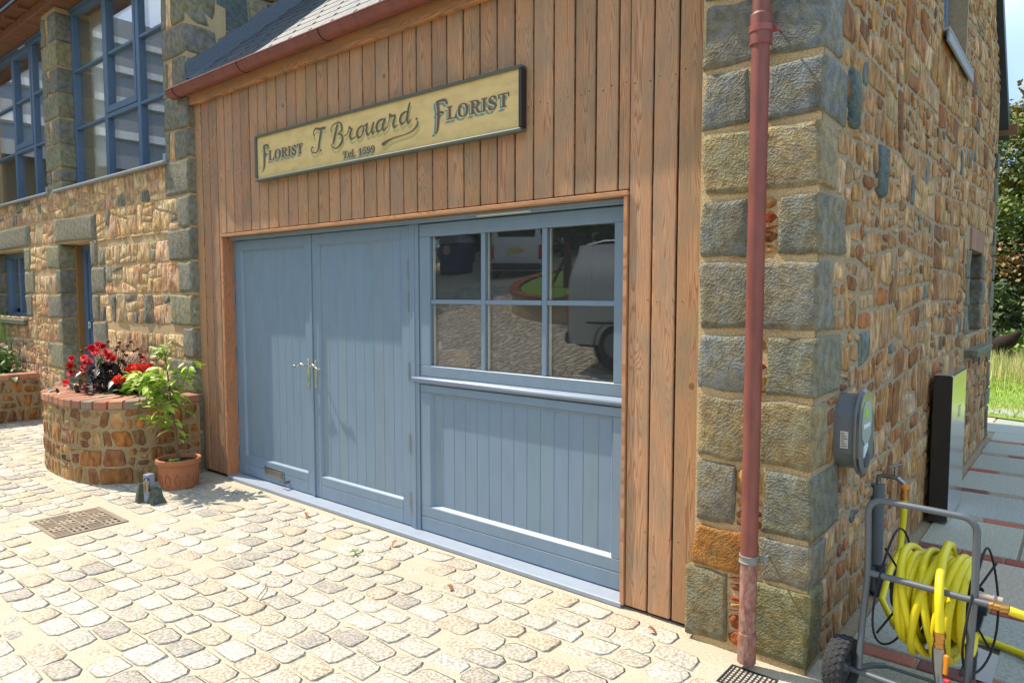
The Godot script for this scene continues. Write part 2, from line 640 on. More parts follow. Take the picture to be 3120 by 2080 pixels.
func block(size: Vector3, colour: Color, rough := 0.012, k := 4) -> G:      # a rough-hewn squared stone about its own middle
	var g := G.new()
	g.sm = 1
	g.col = colour
	var nz := noise(1.0, 3, FastNoiseLite.TYPE_SIMPLEX, rng.randi() % 9999)
	var h := size / 2.0
	var r := minf(0.008, minf(h.x, minf(h.y, h.z)) * 0.6)
	var skew := Vector3(rng.randf_range(-0.07, 0.07), rng.randf_range(-0.05, 0.05), rng.randf_range(-0.5, 0.5))
	var at := func(d: Vector3) -> Vector3:
		var q := d * h
		var core := q.clamp(-h + Vector3.ONE * r, h - Vector3.ONE * r)
		var e := q - core
		if e.length() > 1e-6:
			q = core + e.normalized() * minf(e.length(), r)
		q = Vector3(q.x * (1.0 + skew.z * 0.12 * q.y / h.y), q.y + skew.y * q.x * (1.0 - absf(q.y) / h.y * 0.5), q.z)
		return q + Vector3(nz.get_noise_3dv(q * 9.0), nz.get_noise_3dv(q * 9.0 + Vector3(50, 0, 0)), nz.get_noise_3dv(q * 9.0 + Vector3(0, 50, 0)) * 0.6) * rough * 1.5
	var ax := [Vector3(1, 0, 0), Vector3(0, 1, 0), Vector3(0, 0, 1)]
	for i in 3:
		for q in [1.0, -1.0]:
			var n: Vector3 = ax[i] * q
			var u: Vector3 = ax[(i + 1) % 3]
			var w: Vector3 = ax[(i + 2) % 3] * q
			for a in k:
				for b in k:
					var f := func(x: int) -> float: return [-1.0, -0.82, 0.0, 0.82, 1.0][x] if k == 4 else -1.0 + 2.0 * x / k
					var a0: float = f.call(a)
					var a1: float = f.call(a + 1)
					var b0: float = f.call(b)
					var b1: float = f.call(b + 1)
					g.quad(at.call(n + u * a0 + w * b0), at.call(n + u * a1 + w * b0), at.call(n + u * a1 + w * b1), at.call(n + u * a0 + w * b1))
	return g


func quoin(wall: Node3D, lo: Vector3, hi: Vector3, colour: Color, called := "quoin", rough := 0.01) -> void:
	placed(called, mottle(block(hi - lo, vary(colour, 0.1), rough), 0.13).mesh(), M.granite, wall, Transform3D(Basis(), (lo + hi) / 2.0))


# ---------------------------------------------------------------- the scene
func _ready() -> void:
	rng.seed = 20
	var cam := Camera3D.new()
	cam.name = "camera"
	cam.fov = 52.14
	cam.near = 0.05
	cam.far = 500.0
	cam.position = EYE
	cam.rotation = Vector3(deg_to_rad(-3.859), deg_to_rad(39.648), 0)
	add_child(cam)
	cam.current = true
	var sky := ProceduralSkyMaterial.new()
	sky.sky_top_color = Color(0.45, 0.54, 0.65)
	sky.sky_horizon_color = Color(0.385, 0.51, 0.61)
	sky.sky_curve = 0.14
	sky.sky_energy_multiplier = 1.2
	sky.sky_cover = cloud_cover()
	sky.sky_cover_modulate = Color(1.0, 0.99, 0.96, 0.42)
	sky.ground_bottom_color = Color(0.3, 0.3, 0.25)
	sky.ground_horizon_color = Color(0.6, 0.65, 0.6)
	var env := Environment.new()
	env.background_mode = Environment.BG_SKY
	env.sky = Sky.new()
	env.sky.sky_material = sky
	env.tonemap_mode = Environment.TONE_MAPPER_LINEAR
	env.tonemap_exposure = 2.05
	env.sdfgi_enabled = true
	env.ssao_enabled = true
	env.ssil_enabled = true
	var world := WorldEnvironment.new()
	world.name = "world"
	world.environment = env
	add_child(world)
	var sun := DirectionalLight3D.new()
	sun.name = "sun"
	sun.light_energy = 1.05
	sun.light_color = Color(1.0, 0.955, 0.88)
	sun.light_angular_distance = 0.5
	sun.shadow_enabled = true
	add_child(sun)
	sun.look_at_from_position(Vector3.ZERO, -Vector3(-0.55, 0.83, 0.125), Vector3.UP)

	make_materials()
	build_ground()
	build_workshop()
	build_house()
	build_side()
	build_surroundings()
	build_sign()
	build_planters()
	build_small()
	build_trolley()


# ---------------------------------------------------------------- ground
func sheet(x0: float, x1: float, z0: float, z1: float, nx: int, nz: int, lift: float, wob := 0.0) -> G:
	var g := G.new()
	g.sm = 1
	var nz2 := noise(1.0, 2, FastNoiseLite.TYPE_SIMPLEX_SMOOTH, 3)
	var at := func(i: int, k: int) -> Vector3:
		var x := lerpf(x0, x1, float(i) / nx)
		var z := lerpf(z0, z1, float(k) / nz)
		return Vector3(x, rise(z) + lift + (nz2.get_noise_2d(x * 1.7, z * 1.7) * wob), z)
	for i in nx:
		for k in nz:
			g.quad(at.call(i, k), at.call(i, k + 1), at.call(i + 1, k + 1), at.call(i + 1, k))
	return g


func sett_shape(l: float, w: float, colour: Color) -> G:
	var g := G.new()
	g.sm = 1
	g.col = colour
	var outline := []
	for q in [[-1, -1], [1, -1], [1, 1], [-1, 1]]:
		var sx: float = q[0] * l / 2
		var sz: float = q[1] * w / 2
		var r := 0.14 * w * rng.randf_range(0.4, 2.0)
		if q[0] * q[1] > 0:
			outline.append(Vector2(sx, sz - q[1] * r))
			outline.append(Vector2(sx - q[0] * r, sz))
		else:
			outline.append(Vector2(sx - q[0] * r, sz))
			outline.append(Vector2(sx, sz - q[1] * r))
	var seq := [1, 0, 7, 6, 5, 4, 3, 2]
	var ring := [[], [], []]
	var tilt := Vector2(rng.randf_range(-0.006, 0.006), rng.randf_range(-0.01, 0.01))
	for k in 8:
		var q: Vector2 = outline[seq[k]]
		q += Vector2(rng.randf_range(-0.04, 0.04), rng.randf_range(-0.035, 0.035))
		ring[0].append(Vector3(q.x, -0.03, q.y))
		ring[1].append(Vector3(q.x, rng.randf_range(-0.001, 0.0015), q.y))
		var u := q * rng.randf_range(0.86, 0.92)
		ring[2].append(Vector3(u.x, rng.randf_range(0.0015, 0.0035) + u.dot(tilt), u.y))
	var top := Vector3(0, rng.randf_range(0.003, 0.005), 0)
	for k in 8:
		var j := (k + 1) % 8
		g.quad(ring[0][k], ring[0][j], ring[1][j], ring[1][k])
		g.quad(ring[1][k], ring[1][j], ring[2][j], ring[2][k])
		g.tri(ring[2][k], ring[2][j], top)
	return mottle(g, 0.13)


func build_ground() -> void:
	var g := sheet(-200, 200, -200, 200, 40, 40, -0.35)
	tag(part("ground", g, M.earth), "rough green ground reaching away on all sides", "ground", "", "structure")
	g = sheet(-26, 7, -0.12, 26, 66, 52, 0.0005, 0.003)
	var yard := part("cobbled_courtyard", g, M.sand)
	tag(yard, "courtyard of pale granite setts bedded in sandy grit", "courtyard", "", "structure")
	var tints := [lin("cdc4b3"), lin("d2c9b9"), lin("c8beae"), lin("cec6b8"), lin("c6bcaa"), lin("beb4a4"), lin("cdbfa6"), lin("c8b8a2"), lin("b4ac9f"), lin("d4cab9"), lin("cbc2b1")]
	var kinds := []
	for i in 48:
		kinds.append(sett_shape(1.0, 0.125 / 0.18, tints[i % tints.size()]).mesh())
	var near := []
	var far := []
	var far_t := []
	var z := 0.1
	var row := 0
	while z < 14.0:
		var pitch := rng.randf_range(0.128, 0.146)
		var x := 0.6 if z < 2.6 else 0.5
		x -= rng.randf() * 0.2
		while x > -16.5:
			var l := rng.randf_range(0.145, 0.205)
			var cx := x - l / 2
			x -= l + rng.randf_range(0.008, 0.018)
			var cz := z + pitch / 2 + 0.05 * sin(cx * 0.7 + 0.4) + rng.randf_range(-0.006, 0.006)
			if cz < 0.09 or (cx > -1.5 and cz < 0.155) or (cx > -1.22 and cx < -0.84 and cz < 0.41) or (cx > -0.86 and cz < 0.62):
				continue
			if cx > -5.78 and cx < -5.06 and cz > 0.98 and cz < 1.55:
				continue
			if pow(absf((cx + 6.97) / 0.9), 3.0) + pow(absf((cz - 0.065) / 0.88), 3.0) < 0.9:
				continue
			if z > 7.5 and pow((cx + 8.5) / 4.1, 2.0) + pow((cz - 13.0) / 3.75, 2.0) < 1.0:
				continue
			var lift := rng.randf_range(0.0005, 0.0032)
			if rng.randf() < 0.1:
				lift -= 0.005
			var w := (pitch - rng.randf_range(0.007, 0.015)) / (0.125 / 0.18)
			var slope := (rise(cz + 0.05) - rise(cz - 0.05)) / 0.1
			var bas := Basis(Vector3.RIGHT, -atan(slope)) * Basis(Vector3.UP, rng.randf_range(-0.05, 0.05) - 0.035 * cos(cx * 0.7 + 0.4)) * Basis.from_scale(Vector3(l, 1.0, w))
			var tr := Transform3D(bas, Vector3(cx, rise(cz) + lift + (0.01 if cz > 3.0 else 0.0), cz))
			var d := Vector3(cx, 0, cz) - EYE
			var f := -Basis.from_euler(Vector3(deg_to_rad(-3.859), deg_to_rad(39.648), 0)).z
			var b := Basis.from_euler(Vector3(deg_to_rad(-3.859), deg_to_rad(39.648), 0))
			var loc := b.inverse() * d
			var seen := loc.z < 0 and absf(loc.x / -loc.z) < 0.75 and absf(loc.y / -loc.z) < 0.51
			near.append([(l * w * 1.6 / pow(d.length(), 3.0)) if seen else 0.0, tr])
		z += pitch
		row += 1
	near.sort_custom(func(a, b): return a[0] > b[0])
	for i in near.size():
		if i < 300:
			var k := rng.randi() % kinds.size()
			placed("sett", kinds[k], M.sett, yard, near[i][1])
		else:
			far.append(near[i][1])
	for k in 12:      # the farther setts, a few shapes mixed
		var some := []
		var cols := []
		for i in range(k, far.size(), 12):
			some.append(far[i])
			cols.append(vary(Color(1, 1, 1), 0.12))
		scatter("setts", kinds[k * 4 + (k % 3)], M.sett, some, cols, yard)

	# the paved terrace on the shady side
	g = sheet(-2.0, 30, -9.0, 0.55, 20, 20, -0.012)
	var terrace := part("paved_terrace", g, M.grey_mortar)
	tag(terrace, "terrace of grey-green stone slabs crossed by bands of red brick", "terrace", "", "structure")
	var slab_t := [lin("a4a696"), lin("acaa98"), lin("9c9f92"), lin("b0a690"), lin("a0a496")]
	var brick_t := [lin("a85f48"), lin("b86c50"), lin("9a5545"), lin("a89584"), lin("b1705a"), lin("7d5148")]
	var bricks := []
	for i in 6:
		g = G.new()
		g.col = brick_t[i]
		g.box(Vector3.ZERO, Vector3(0.215, 0.05, 0.1), 0.006)
		bricks.append(g.mesh())
	var slabs := 0
	var zz := 0.42
	var bandno := 0
	while zz > -8.6:
		var depth := 0.72
		if zz - depth < -6.0:
			depth = rng.randf_range(0.5, 0.75)
		var x := -0.80 + (0.0 if zz > -6.3 else -0.6)
		while x < 7.0:
			var w := rng.randf_range(0.42, 0.95)
			g = G.new()
			g.col = vary(slab_t[rng.randi() % slab_t.size()], 0.1)
			g.box(Vector3(x + w / 2, -0.025 + rng.randf_range(-0.002, 0.002), zz - depth / 2), Vector3(w - 0.014, 0.05, depth - 0.014), 0.006)
			part("slab", g, M.flag, terrace)
			x += w
		zz -= depth
		if zz > -6.4:
			x = -0.82 + rng.randf() * 0.1
			while x < 5.0:
				placed("brick", bricks[rng.randi() % 6] if rng.randf() < 0.75 else bricks[3], M.brick, terrace, Transform3D(Basis(Vector3.UP, rng.randf_range(-0.02, 0.02)), Vector3(x + 0.11, -0.025 + rng.randf_range(-0.001, 0.003), zz - 0.058)))
				x += 0.228
			zz -= 0.116
	# lawn, long grass
	g = G.new()
	g.sm = 1
	g.col = lin("9cb04c")
	for i in 30:
		for k in 10:
			var at := func(a: int, b: int) -> Vector3:
				var xx := -14.0 + a * 1.6
				var edge := -7.85 + 0.75 * (xx + 0.85) * (1.0 if xx > -3.0 else 0.0) * 0.5
				return Vector3(xx, 0.014 - 0.02 * b, lerpf(maxf(edge, -8.0) if xx > -0.9 else edge, -14.0, b / 10.0))
			g.quad(at.call(i, k), at.call(i + 1, k), at.call(i + 1, k + 1), at.call(i, k + 1))
	var lawn := part("lawn", g, M.turf)
	tag(lawn, "mown bright green lawn beyond the terrace", "lawn", "", "structure")
	var blade := G.new()
	blade.sm = 1
	blade.tri(Vector3(-0.006, 0, 0), Vector3(0.006, 0, 0), Vector3(0.004, 1, 0.25))
	blade.tri(Vector3(0, 0, -0.006), Vector3(0, 0, 0.006), Vector3(-0.2, 0.85, 0.05))
	var bm := blade.mesh()
	var ws := []
	var cs := []
	for i in 26000:
		var p := Vector3(rng.randf_range(-6.5, 7.0), 0.0, rng.randf_range(-13.5, -7.7))
		if p.z > -7.85 + 0.375 * (p.x + 0.85) - 0.05:
			continue
		ws.append(Transform3D(Basis(Vector3.UP, rng.randf() * TAU) * Basis.from_scale(Vector3(1.3, rng.randf_range(0.03, 0.06), 0.08)), p))
		cs.append(vary(lin("a4c04c"), 0.25))
	tag(scatter("lawn_grass", bm, M.blade, ws, cs), "short blades of the mown lawn", "grass")
	ws = []
	cs = []
	for i in 30000:
		var p := Vector3(rng.randf_range(-12.0, 9.0), -0.3, rng.randf_range(-22.0, -12.2))
		ws.append(Transform3D(Basis(Vector3.UP, rng.randf() * TAU) * Basis.from_scale(Vector3(2.5, rng.randf_range(0.4, 0.75), 0.5)), p))
		cs.append(vary(lin(["c4b878", "cfc088", "a8b05c", "b8b46a"][rng.randi() % 4]), 0.2))
	tag(scatter("long_grass", bm, M.blade, ws, cs), "tall dry meadow grass beyond the mown lawn", "grass")


# ---------------------------------------------------------------- the timber-clad workshop
func boarded(parent: Node3D, x0: float, x1: float, y0: float, y1: float, z: float, called := "board", tone := 1.0) -> void:
	var g := G.new()
	var k := rng.randi() % 8
	var w := x1 - x0
	g.ua = Vector3(0.118 / w, 0, 0)
	g.va = Vector3(0, -0.28, 0)
	g.uo = Vector2(k * 0.125 + 0.0035 - x0 * 0.118 / w, rng.randf())
	var c := rng.randf_range(0.8, 1.18) * tone
	g.col = Color(c, c * rng.randf_range(0.95, 1.02), c * rng.randf_range(0.9, 1.02))
	g.span(Vector3(x0, y0, z - 0.02), Vector3(x1, y1, z + rng.randf_range(-0.0015, 0.0015)), 0.004)
	part(called, g, M.board, parent)


func pane(parent: Node3D, x0: float, x1: float, y0: float, y1: float, z: float) -> void:      # a double-glazed unit
	var g := G.new()
	g.span(Vector3(x0, y0, z - 0.004), Vector3(x1, y1, z))
	g.span(Vector3(x0, y0, z - 0.024), Vector3(x1, y1, z - 0.020))
	part("pane", g, M.glass, parent)


func build_workshop() -> void:
	var blue := lin("7a8e9f")
	var shop := thing("timber_clad_workshop", Vector3(-3.6, 0, -3.2), "workshop clad in upright brown boards with blue doors, slate roof and a stone side", "building")
	# --- shell: front wall behind the boards, back, inner floor and ceiling
	var g := G.new()
	g.col = lin("281809")
	g.span(Vector3(-6.15, 0, -0.16), Vector3(-5.72, 3.42, -0.03))
	g.span(Vector3(-1.77, 0, -0.16), Vector3(-1.36, 3.42, -0.03))
	g.span(Vector3(-5.72, 2.09, -0.16), Vector3(-1.77, 3.42, -0.03))
	var clad := part("cladding", g, M.plain, shop, "upright brown timber boards with dark gaps between them")
	# boards: from the left of the door opening, above it, and to its right
	var x := -6.155
	while x < -1.40:
		var w := rng.randf_range(0.126, 0.137)
		var x1 := x + w - 0.0115
		if x > -1.80:
			w = 0.13
			x1 = minf(x + w - 0.0115, -1.362)
		if x1 < -5.72:
			boarded(clad, x, x1, 0.03, 3.27, 0.0, "board", 0.92)
		elif x < -5.72 and x1 > -5.72:
			boarded(clad, x, -5.722, 0.03, 3.27, 0.0)
			boarded(clad, -5.720, x1, 2.115, 3.27, 0.0)
		elif x1 <= -1.768:
			boarded(clad, x, x1, 2.115, 3.27, 0.0)
		elif x < -1.768:
			boarded(clad, x, -1.768, 2.115, 3.27, 0.0)
			x = -1.764
			continue
		else:
			boarded(clad, x, x1, 0.02, 3.27, 0.0)
		x += w
	g = G.new()
	g.col = lin("8f867c")
	var nx := -6.1
	while nx < -1.4:
		for y in [0.42, 1.57, 2.62]:
			if y > 2.2 or nx < -5.75 or nx > -1.72:
				for q in [-0.026, 0.022]:
					g.box(Vector3(nx + q, y + rng.randf_range(-0.01, 0.01), 0.0), Vector3(0.006, 0.006, 0.006), 0.0015)
		nx += 0.1315
	part("nails", g, M.steel, clad).set_meta("kind", "stuff")
	# cedar lining of the opening
	g = G.new()
	g.col = Color(1.05, 0.74, 0.6)
	g.ua = Vector3(0, 0, 1.0)
	g.va = Vector3(0, -0.28, 0)
	g.span(Vector3(-5.722, 0.02, -0.12), Vector3(-5.700, 2.083, 0.008), 0.002)
	part("reveal_lining", g, M.board, shop)
	g = G.new()
	g.col = Color(0.95, 0.85, 0.75)
	g.ua = Vector3(0, 0, 1.0)
	g.va = Vector3(0, -0.28, 0)
	g.span(Vector3(-1.790, 0.02, -0.12), Vector3(-1.768, 2.083, 0.010), 0.002)
	part("reveal_lining", g, M.board, shop)
	g = G.new()
	g.col = Color(1.12, 0.9, 0.78)
	g.ua = Vector3(0, 0.9, 0.9)
	g.va = Vector3(0.28, 0, 0)
	g.span(Vector3(-5.735, 2.085, -0.12), Vector3(-1.766, 2.108, 0.012), 0.003)
	part("head_lining", g, M.board, shop)
	# --- frame
	g = G.new()
	g.col = blue
	g.span(Vector3(-5.698, 2.056, -0.14), Vector3(-1.792, 2.083, -0.060), 0.003)
	g.span(Vector3(-5.698, 2.066, -0.14), Vector3(-1.792, 2.082, -0.045), 0.002)
	g.span(Vector3(-3.465, 0.034, -0.15), Vector3(-3.376, 2.055, -0.086), 0.003)
	g.span(Vector3(-3.432, 0.034, -0.15), Vector3(-3.409, 2.055, -0.080), 0.003)
	g.span(Vector3(-1.830, 0.034, -0.15), Vector3(-1.792, 2.055, -0.088), 0.003)
	g.span(Vector3(-5.698, 0.034, -0.15), Vector3(-5.690, 2.055, -0.092), 0.001)
	part("door_frame", g, M.paint, shop)
	g = G.new()
	g.col = lin("c9c9bb")
	g.span(Vector3(-2.82, 2.058, -0.058), Vector3(-2.42, 2.068, -0.042), 0.002)
	part("trickle_vent", g, M.plain, shop, "pale vent strip in the frame head over the window")
	# threshold: sloping painted sill
	g = G.new()
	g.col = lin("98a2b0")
	g.xf = Transform3D(Basis(Vector3(0, 0, -1), Vector3(0, 1, 0), Vector3(1, 0, 0)), Vector3(0, 0, 0))
	g.prism(PackedVector2Array([Vector2(-0.014, 0.006), Vector2(0.15, 0.006), Vector2(0.15, 0.036), Vector2(0.10, 0.034), Vector2(-0.010, 0.030), Vector2(-0.014, 0.026)]), -5.71, -1.782)
	g.xf = Transform3D()
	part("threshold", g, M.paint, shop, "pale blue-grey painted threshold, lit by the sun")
	g = G.new()
	g.col = lin("2a2620")
	g.span(Vector3(-5.7, -0.03, -0.1), Vector3(-1.8, 0.005, -0.004))
	part("sill_packing", g, M.mortar, shop)
	# --- doors: leaf = stiles and rails, boards set back, hinges
	door_leaf(shop, -5.688, -4.590, 0.105, 0.075, blue, "left blue door leaf with a letter plate", true)
	door_leaf(shop, -4.560, -3.470, 0.072, 0.082, blue, "right blue door leaf", false)
	# --- window above, boarded panel below
	g = G.new()
	g.col = blue
	var zf := -0.092
	g.span(Vector3(-3.370, 1.970, -0.14), Vector3(-1.834, 2.050, zf), 0.003)
	g.span(Vector3(-3.370, 1.068, -0.14), Vector3(-1.834, 1.138, zf), 0.003)
	g.span(Vector3(-3.370, 1.1385, -0.14), Vector3(-3.275, 1.9695, zf), 0.003)
	g.span(Vector3(-1.902, 1.1385, -0.14), Vector3(-1.834, 1.9695, zf), 0.003)
	var win := part("window", g, M.paint, shop, "blue framed window of six panes beside the double door")
	for xm in [-2.822, -2.360]:
		g = G.new()
		g.col = blue
		g.span(Vector3(xm - 0.016, 1.1385, -0.135), Vector3(xm + 0.016, 1.9695, zf - 0.006), 0.004)
		part("glazing_bar", g, M.paint, win)
	var cols := [-3.275, -2.838, -2.806, -2.376, -2.344, -1.902]
	for k in 3:
		g = G.new()
		g.col = blue
		g.span(Vector3(cols[2 * k] + 0.0005, 1.539, -0.134), Vector3(cols[2 * k + 1] - 0.0005, 1.566, zf - 0.008), 0.004)
		part("glazing_bar", g, M.paint, win)
		pane(win, cols[2 * k] + 0.001, cols[2 * k + 1] - 0.001, 1.1395, 1.538, -0.110)
		pane(win, cols[2 * k] + 0.001, cols[2 * k + 1] - 0.001, 1.567, 1.9685, -0.110)
		for b in 2:      # silver spacer of the glazing units
			g = G.new()
			g.col = lin("a9a898")
			var y0: float = [1.14, 1.568][b]
			var y1: float = [1.537, 1.968][b]
			g.span(Vector3(cols[2 * k] + 0.012, y0, -0.1295), Vector3(cols[2 * k] + 0.018, y1, -0.1145))
			part("spacer", g, M.satin, win)
	# cill moulding
	g = G.new()
	g.col = lin("8491a3")
	g.xf = Transform3D(Basis(Vector3(0, 0, -1), Vector3(0, 1, 0), Vector3(1, 0, 0)), Vector3())
	g.sm = 1
	g.prism(PackedVector2Array([Vector2(0.14, 1.018), Vector2(0.092, 1.018), Vector2(0.088, 1.024), Vector2(0.080, 1.026), Vector2(0.069, 1.034), Vector2(0.067, 1.044), Vector2(0.073, 1.054), Vector2(0.092, 1.066), Vector2(0.14, 1.066)]), -3.432, -1.796)
	g.xf = Transform3D()
	part("cill", g, M.paint, shop)
	# lower panel
	g = G.new()
	g.col = blue
	g.span(Vector3(-3.370, 0.962, -0.14), Vector3(-1.834, 1.012, zf), 0.003)
	g.span(Vector3(-3.370, 0.135, -0.14), Vector3(-1.834, 0.205, zf), 0.003)
	g.span(Vector3(-3.370, 0.040, -0.14), Vector3(-1.834, 0.133, zf), 0.003)
	g.span(Vector3(-3.370, 0.2055, -0.14), Vector3(-3.278, 0.9615, zf), 0.003)
	g.span(Vector3(-1.902, 0.2055, -0.14), Vector3(-1.834, 0.9615, zf), 0.003)
	g.quad(Vector3(-3.278, 0.2048, zf - 0.001), Vector3(-1.902, 0.2048, zf - 0.001), Vector3(-1.918, 0.222, -0.1125), Vector3(-3.262, 0.222, -0.1125))
	g.quad(Vector3(-1.902, 0.9618, zf - 0.001), Vector3(-3.278, 0.9618, zf - 0.001), Vector3(-3.262, 0.945, -0.1125), Vector3(-1.918, 0.945, -0.1125))
	g.quad(Vector3(-3.278, 0.9618, zf - 0.001), Vector3(-3.278, 0.2048, zf - 0.001), Vector3(-3.262, 0.222, -0.1125), Vector3(-3.262, 0.945, -0.1125))
	g.quad(Vector3(-1.902, 0.2048, zf - 0.001), Vector3(-1.902, 0.9618, zf - 0.001), Vector3(-1.918, 0.945, -0.1125), Vector3(-1.918, 0.222, -0.1125))
	var low := part("lower_panel", g, M.paint, shop, "blue panel of upright boards under the window")
	plank_row(low, -3.278, -1.902, 0.2055, 0.9615, 14, -0.113, blue)
	# --- fascia, gutter, roof
	g = G.new()
	g.col = Color(0.92, 0.78, 0.62)
	g.ua = Vector3(0, 0.8, 0)
	g.va = Vector3(0.28, 0, 0)
	g.span(Vector3(-6.14, 3.245, 0.004), Vector3(-0.86, 3.40, 0.046), 0.004)
	part("fascia", g, M.board, shop, "brown timber fascia under the gutter")
	g = G.new()
	g.sm = 1
	var prof := []
	for k in 13:
		var a := PI + PI * k / 12.0
		prof.append(Vector2(cos(a), sin(a)))
	for k in 12:
		for r in [[0.064, 1.0], [0.060, -1.0]]:
			var p1 := Vector3(-6.29, 3.372 + prof[k].y * r[0], 0.112 + prof[k].x * r[0])
			var p2 := Vector3(-6.29, 3.372 + prof[k + 1].y * r[0], 0.112 + prof[k + 1].x * r[0])
			var dx := Vector3(5.6, 0, 0)
			if r[1] > 0:
				g.quad(p1, p2, p2 + dx, p1 + dx)
			else:
				g.quad(p2, p1, p1 + dx, p2 + dx)
	g.sm = -1
	g.span(Vector3(-6.29, 3.366, 0.171), Vector3(-0.69, 3.378, 0.181), 0.003)
	var gut := part("gutter", g, M.maroon, shop, "brownish red half-round gutter along the slate roof")
	for xx in [-6.17, -5.10, -4.05, -3.0, -1.9, -0.9]:
		g = G.new()
		g.col = lin("3c2a28")
		var arc := []
		for k in 13:
			var a := PI + PI * k / 12.0
			arc.append(Vector3(xx, 3.374 + sin(a) * 0.067, 0.112 + cos(a) * 0.067))
		g.tube(arc, 0.004, 6)
		part("bracket", g, M.iron, gut)
	g = G.new()      # end cap
	g.sm = -1
	var cap := PackedVector2Array()
	for q in prof:
		cap.append(Vector2(-q.x * 0.066, q.y * 0.066))
	cap.reverse()
	g.xf = Transform3D(Basis(Vector3(0, 0, -1), Vector3(0, 1, 0), Vector3(1, 0, 0)), Vector3(-6.30, 3.372, 0.112))
	g.prism(cap, 0.0, 0.012, 0.002)
	g.xf = Transform3D()
	part("end_cap", g, M.maroon, gut)
	# roof planes (slates laid on the front one)
	var pitch := atan(0.893)
	var ridge := Vector3(0, 6.54, -3.4)
	g = G.new()
	g.col = lin("3a4048")
	for sgn in [1.0, -1.0]:
		var eave := Vector3(0, 3.395 if sgn > 0 else 3.40, 0.10 if sgn > 0 else -6.9)
		var a := Vector3(-6.14, eave.y, eave.z)
		var b := Vector3(-0.80, eave.y, eave.z)
		var c := Vector3(-0.80, ridge.y, ridge.z)
		var d := Vector3(-6.14, ridge.y, ridge.z)
		var dn := Vector3(0, -0.03, 0)
		if sgn > 0:
			g.quad(a, b, c, d)
			g.quad(a + dn, d + dn, c + dn, b + dn)
			g.quad(a + dn, b + dn, b, a)
			g.quad(b + dn, c + dn, c, b)
		else:
			g.quad(b, a, d, c)
			g.quad(b + dn, c + dn, d + dn, a + dn)
			g.quad(b + dn, a + dn, a, b)
			g.quad(c + dn, b + dn, b, c)
	var roof := part("roof", g, M.slate, shop, "pitched roof of blue-grey slates")
	var bas := Basis(Vector3.RIGHT, pitch)
	var slates := []
	for i in 5:
		g = G.new()
		g.col = vary(lin("4c535c"), 0.18)
		g.box(Vector3(0, 0, 0), Vector3(0.246, 0.007, 0.36), 0.002)
		g.col = lin("6b4a3a")
		g.span(Vector3(-0.003, 0.003, 0.15), Vector3(0.003, 0.008, 0.186))
		slates.append(g.mesh())
	for rw in 14:
		var up := 0.03 + rw * 0.165
		var n := 22 if rw < 13 else 22
		for k in n:
			var sx := -6.0 + (k + (0.5 if rw % 2 else 0.0)) * 0.25
			var on := Vector3(sx, 3.405, 0.10) + Vector3(0, sin(pitch), -cos(pitch)) * (up + 0.16) + Vector3(0, cos(pitch), sin(pitch)) * 0.010
			if sx > -0.9:
				continue
			placed("slate", slates[rng.randi() % 5], M.slate, roof, Transform3D(bas * Basis(Vector3.RIGHT, -0.02), on))
	# lead flashing against the stone gable
	g = G.new()
	g.sm = -1
	var pts := []
	for k in 30:
		var t := k / 29.0 * 2.6
		var q := Vector3(0, 3.47, 0.068) + Vector3(0, sin(pitch), -cos(pitch)) * t
		pts.append(q)
	for k in 29:
		var a: Vector3 = pts[k]
		var b: Vector3 = pts[k + 1]
		var ha := 0.125 + 0.012 * sin(k * 1.3)
		var hb := 0.125 + 0.012 * sin((k + 1) * 1.3)
		var xo := -6.128
		g.quad(a + Vector3(xo, 0, 0), b + Vector3(xo, 0, 0), b + Vector3(xo - 0.004, hb, 0), a + Vector3(xo - 0.004, ha, 0))
		g.quad(a + Vector3(xo - 0.004, ha, 0), b + Vector3(xo - 0.004, hb, 0), b + Vector3(xo - 0.02, hb, 0), a + Vector3(xo - 0.02, ha, 0))
		g.quad(a + Vector3(xo + 0.11, -0.018, 0), b + Vector3(xo + 0.11, -0.018, 0), b + Vector3(xo, 0, 0), a + Vector3(xo, 0, 0))
	g.quad(pts[0] + Vector3(-6.15, -0.1, 0.001), pts[0] + Vector3(-6.06, -0.1, 0.001), pts[0] + Vector3(-6.128, 0.0, 0.001), pts[0] + Vector3(-6.15, 0.125, 0.001))
	part("lead_flashing", g, M.lead, roof, "dark lead flashing stepped up the gable")
	# inside: dark room so that the panes mirror the yard
	g = G.new()
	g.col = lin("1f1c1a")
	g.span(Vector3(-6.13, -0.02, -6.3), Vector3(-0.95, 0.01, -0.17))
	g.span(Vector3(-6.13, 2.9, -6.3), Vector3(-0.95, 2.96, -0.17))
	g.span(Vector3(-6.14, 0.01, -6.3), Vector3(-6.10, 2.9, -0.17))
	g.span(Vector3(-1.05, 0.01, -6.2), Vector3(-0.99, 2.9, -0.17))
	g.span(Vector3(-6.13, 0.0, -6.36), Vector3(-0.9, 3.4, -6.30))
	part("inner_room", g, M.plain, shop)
	g = G.new()
	g.col = lin("8c6a42")
	g.box(Vector3(-3.33, 1.09, -0.27), Vector3(0.46, 0.28, 0.03), 0.004, Basis(Vector3(0, 0, 1), 0.04))
	tag(part("wooden_board", g, M.plain), "tan wooden board standing inside the lower left window pane", "board")
	g = G.new()
	g.col = lin("e3d9a0")
	g.sm = 1
	g.lathe([Vector2(0, 0), Vector2(0.018, 0.004), Vector2(0.02, 0.02), Vector2(0.012, 0.034), Vector2(0.014, 0.046), Vector2(0.006, 0.058), Vector2(0, 0.06)], 12, Transform3D(Basis(), Vector3(-3.36, 1.226, -0.262)))
	tag(part("small_ornament", g, M.satin), "tiny cream ornament on the board inside the window", "ornament")


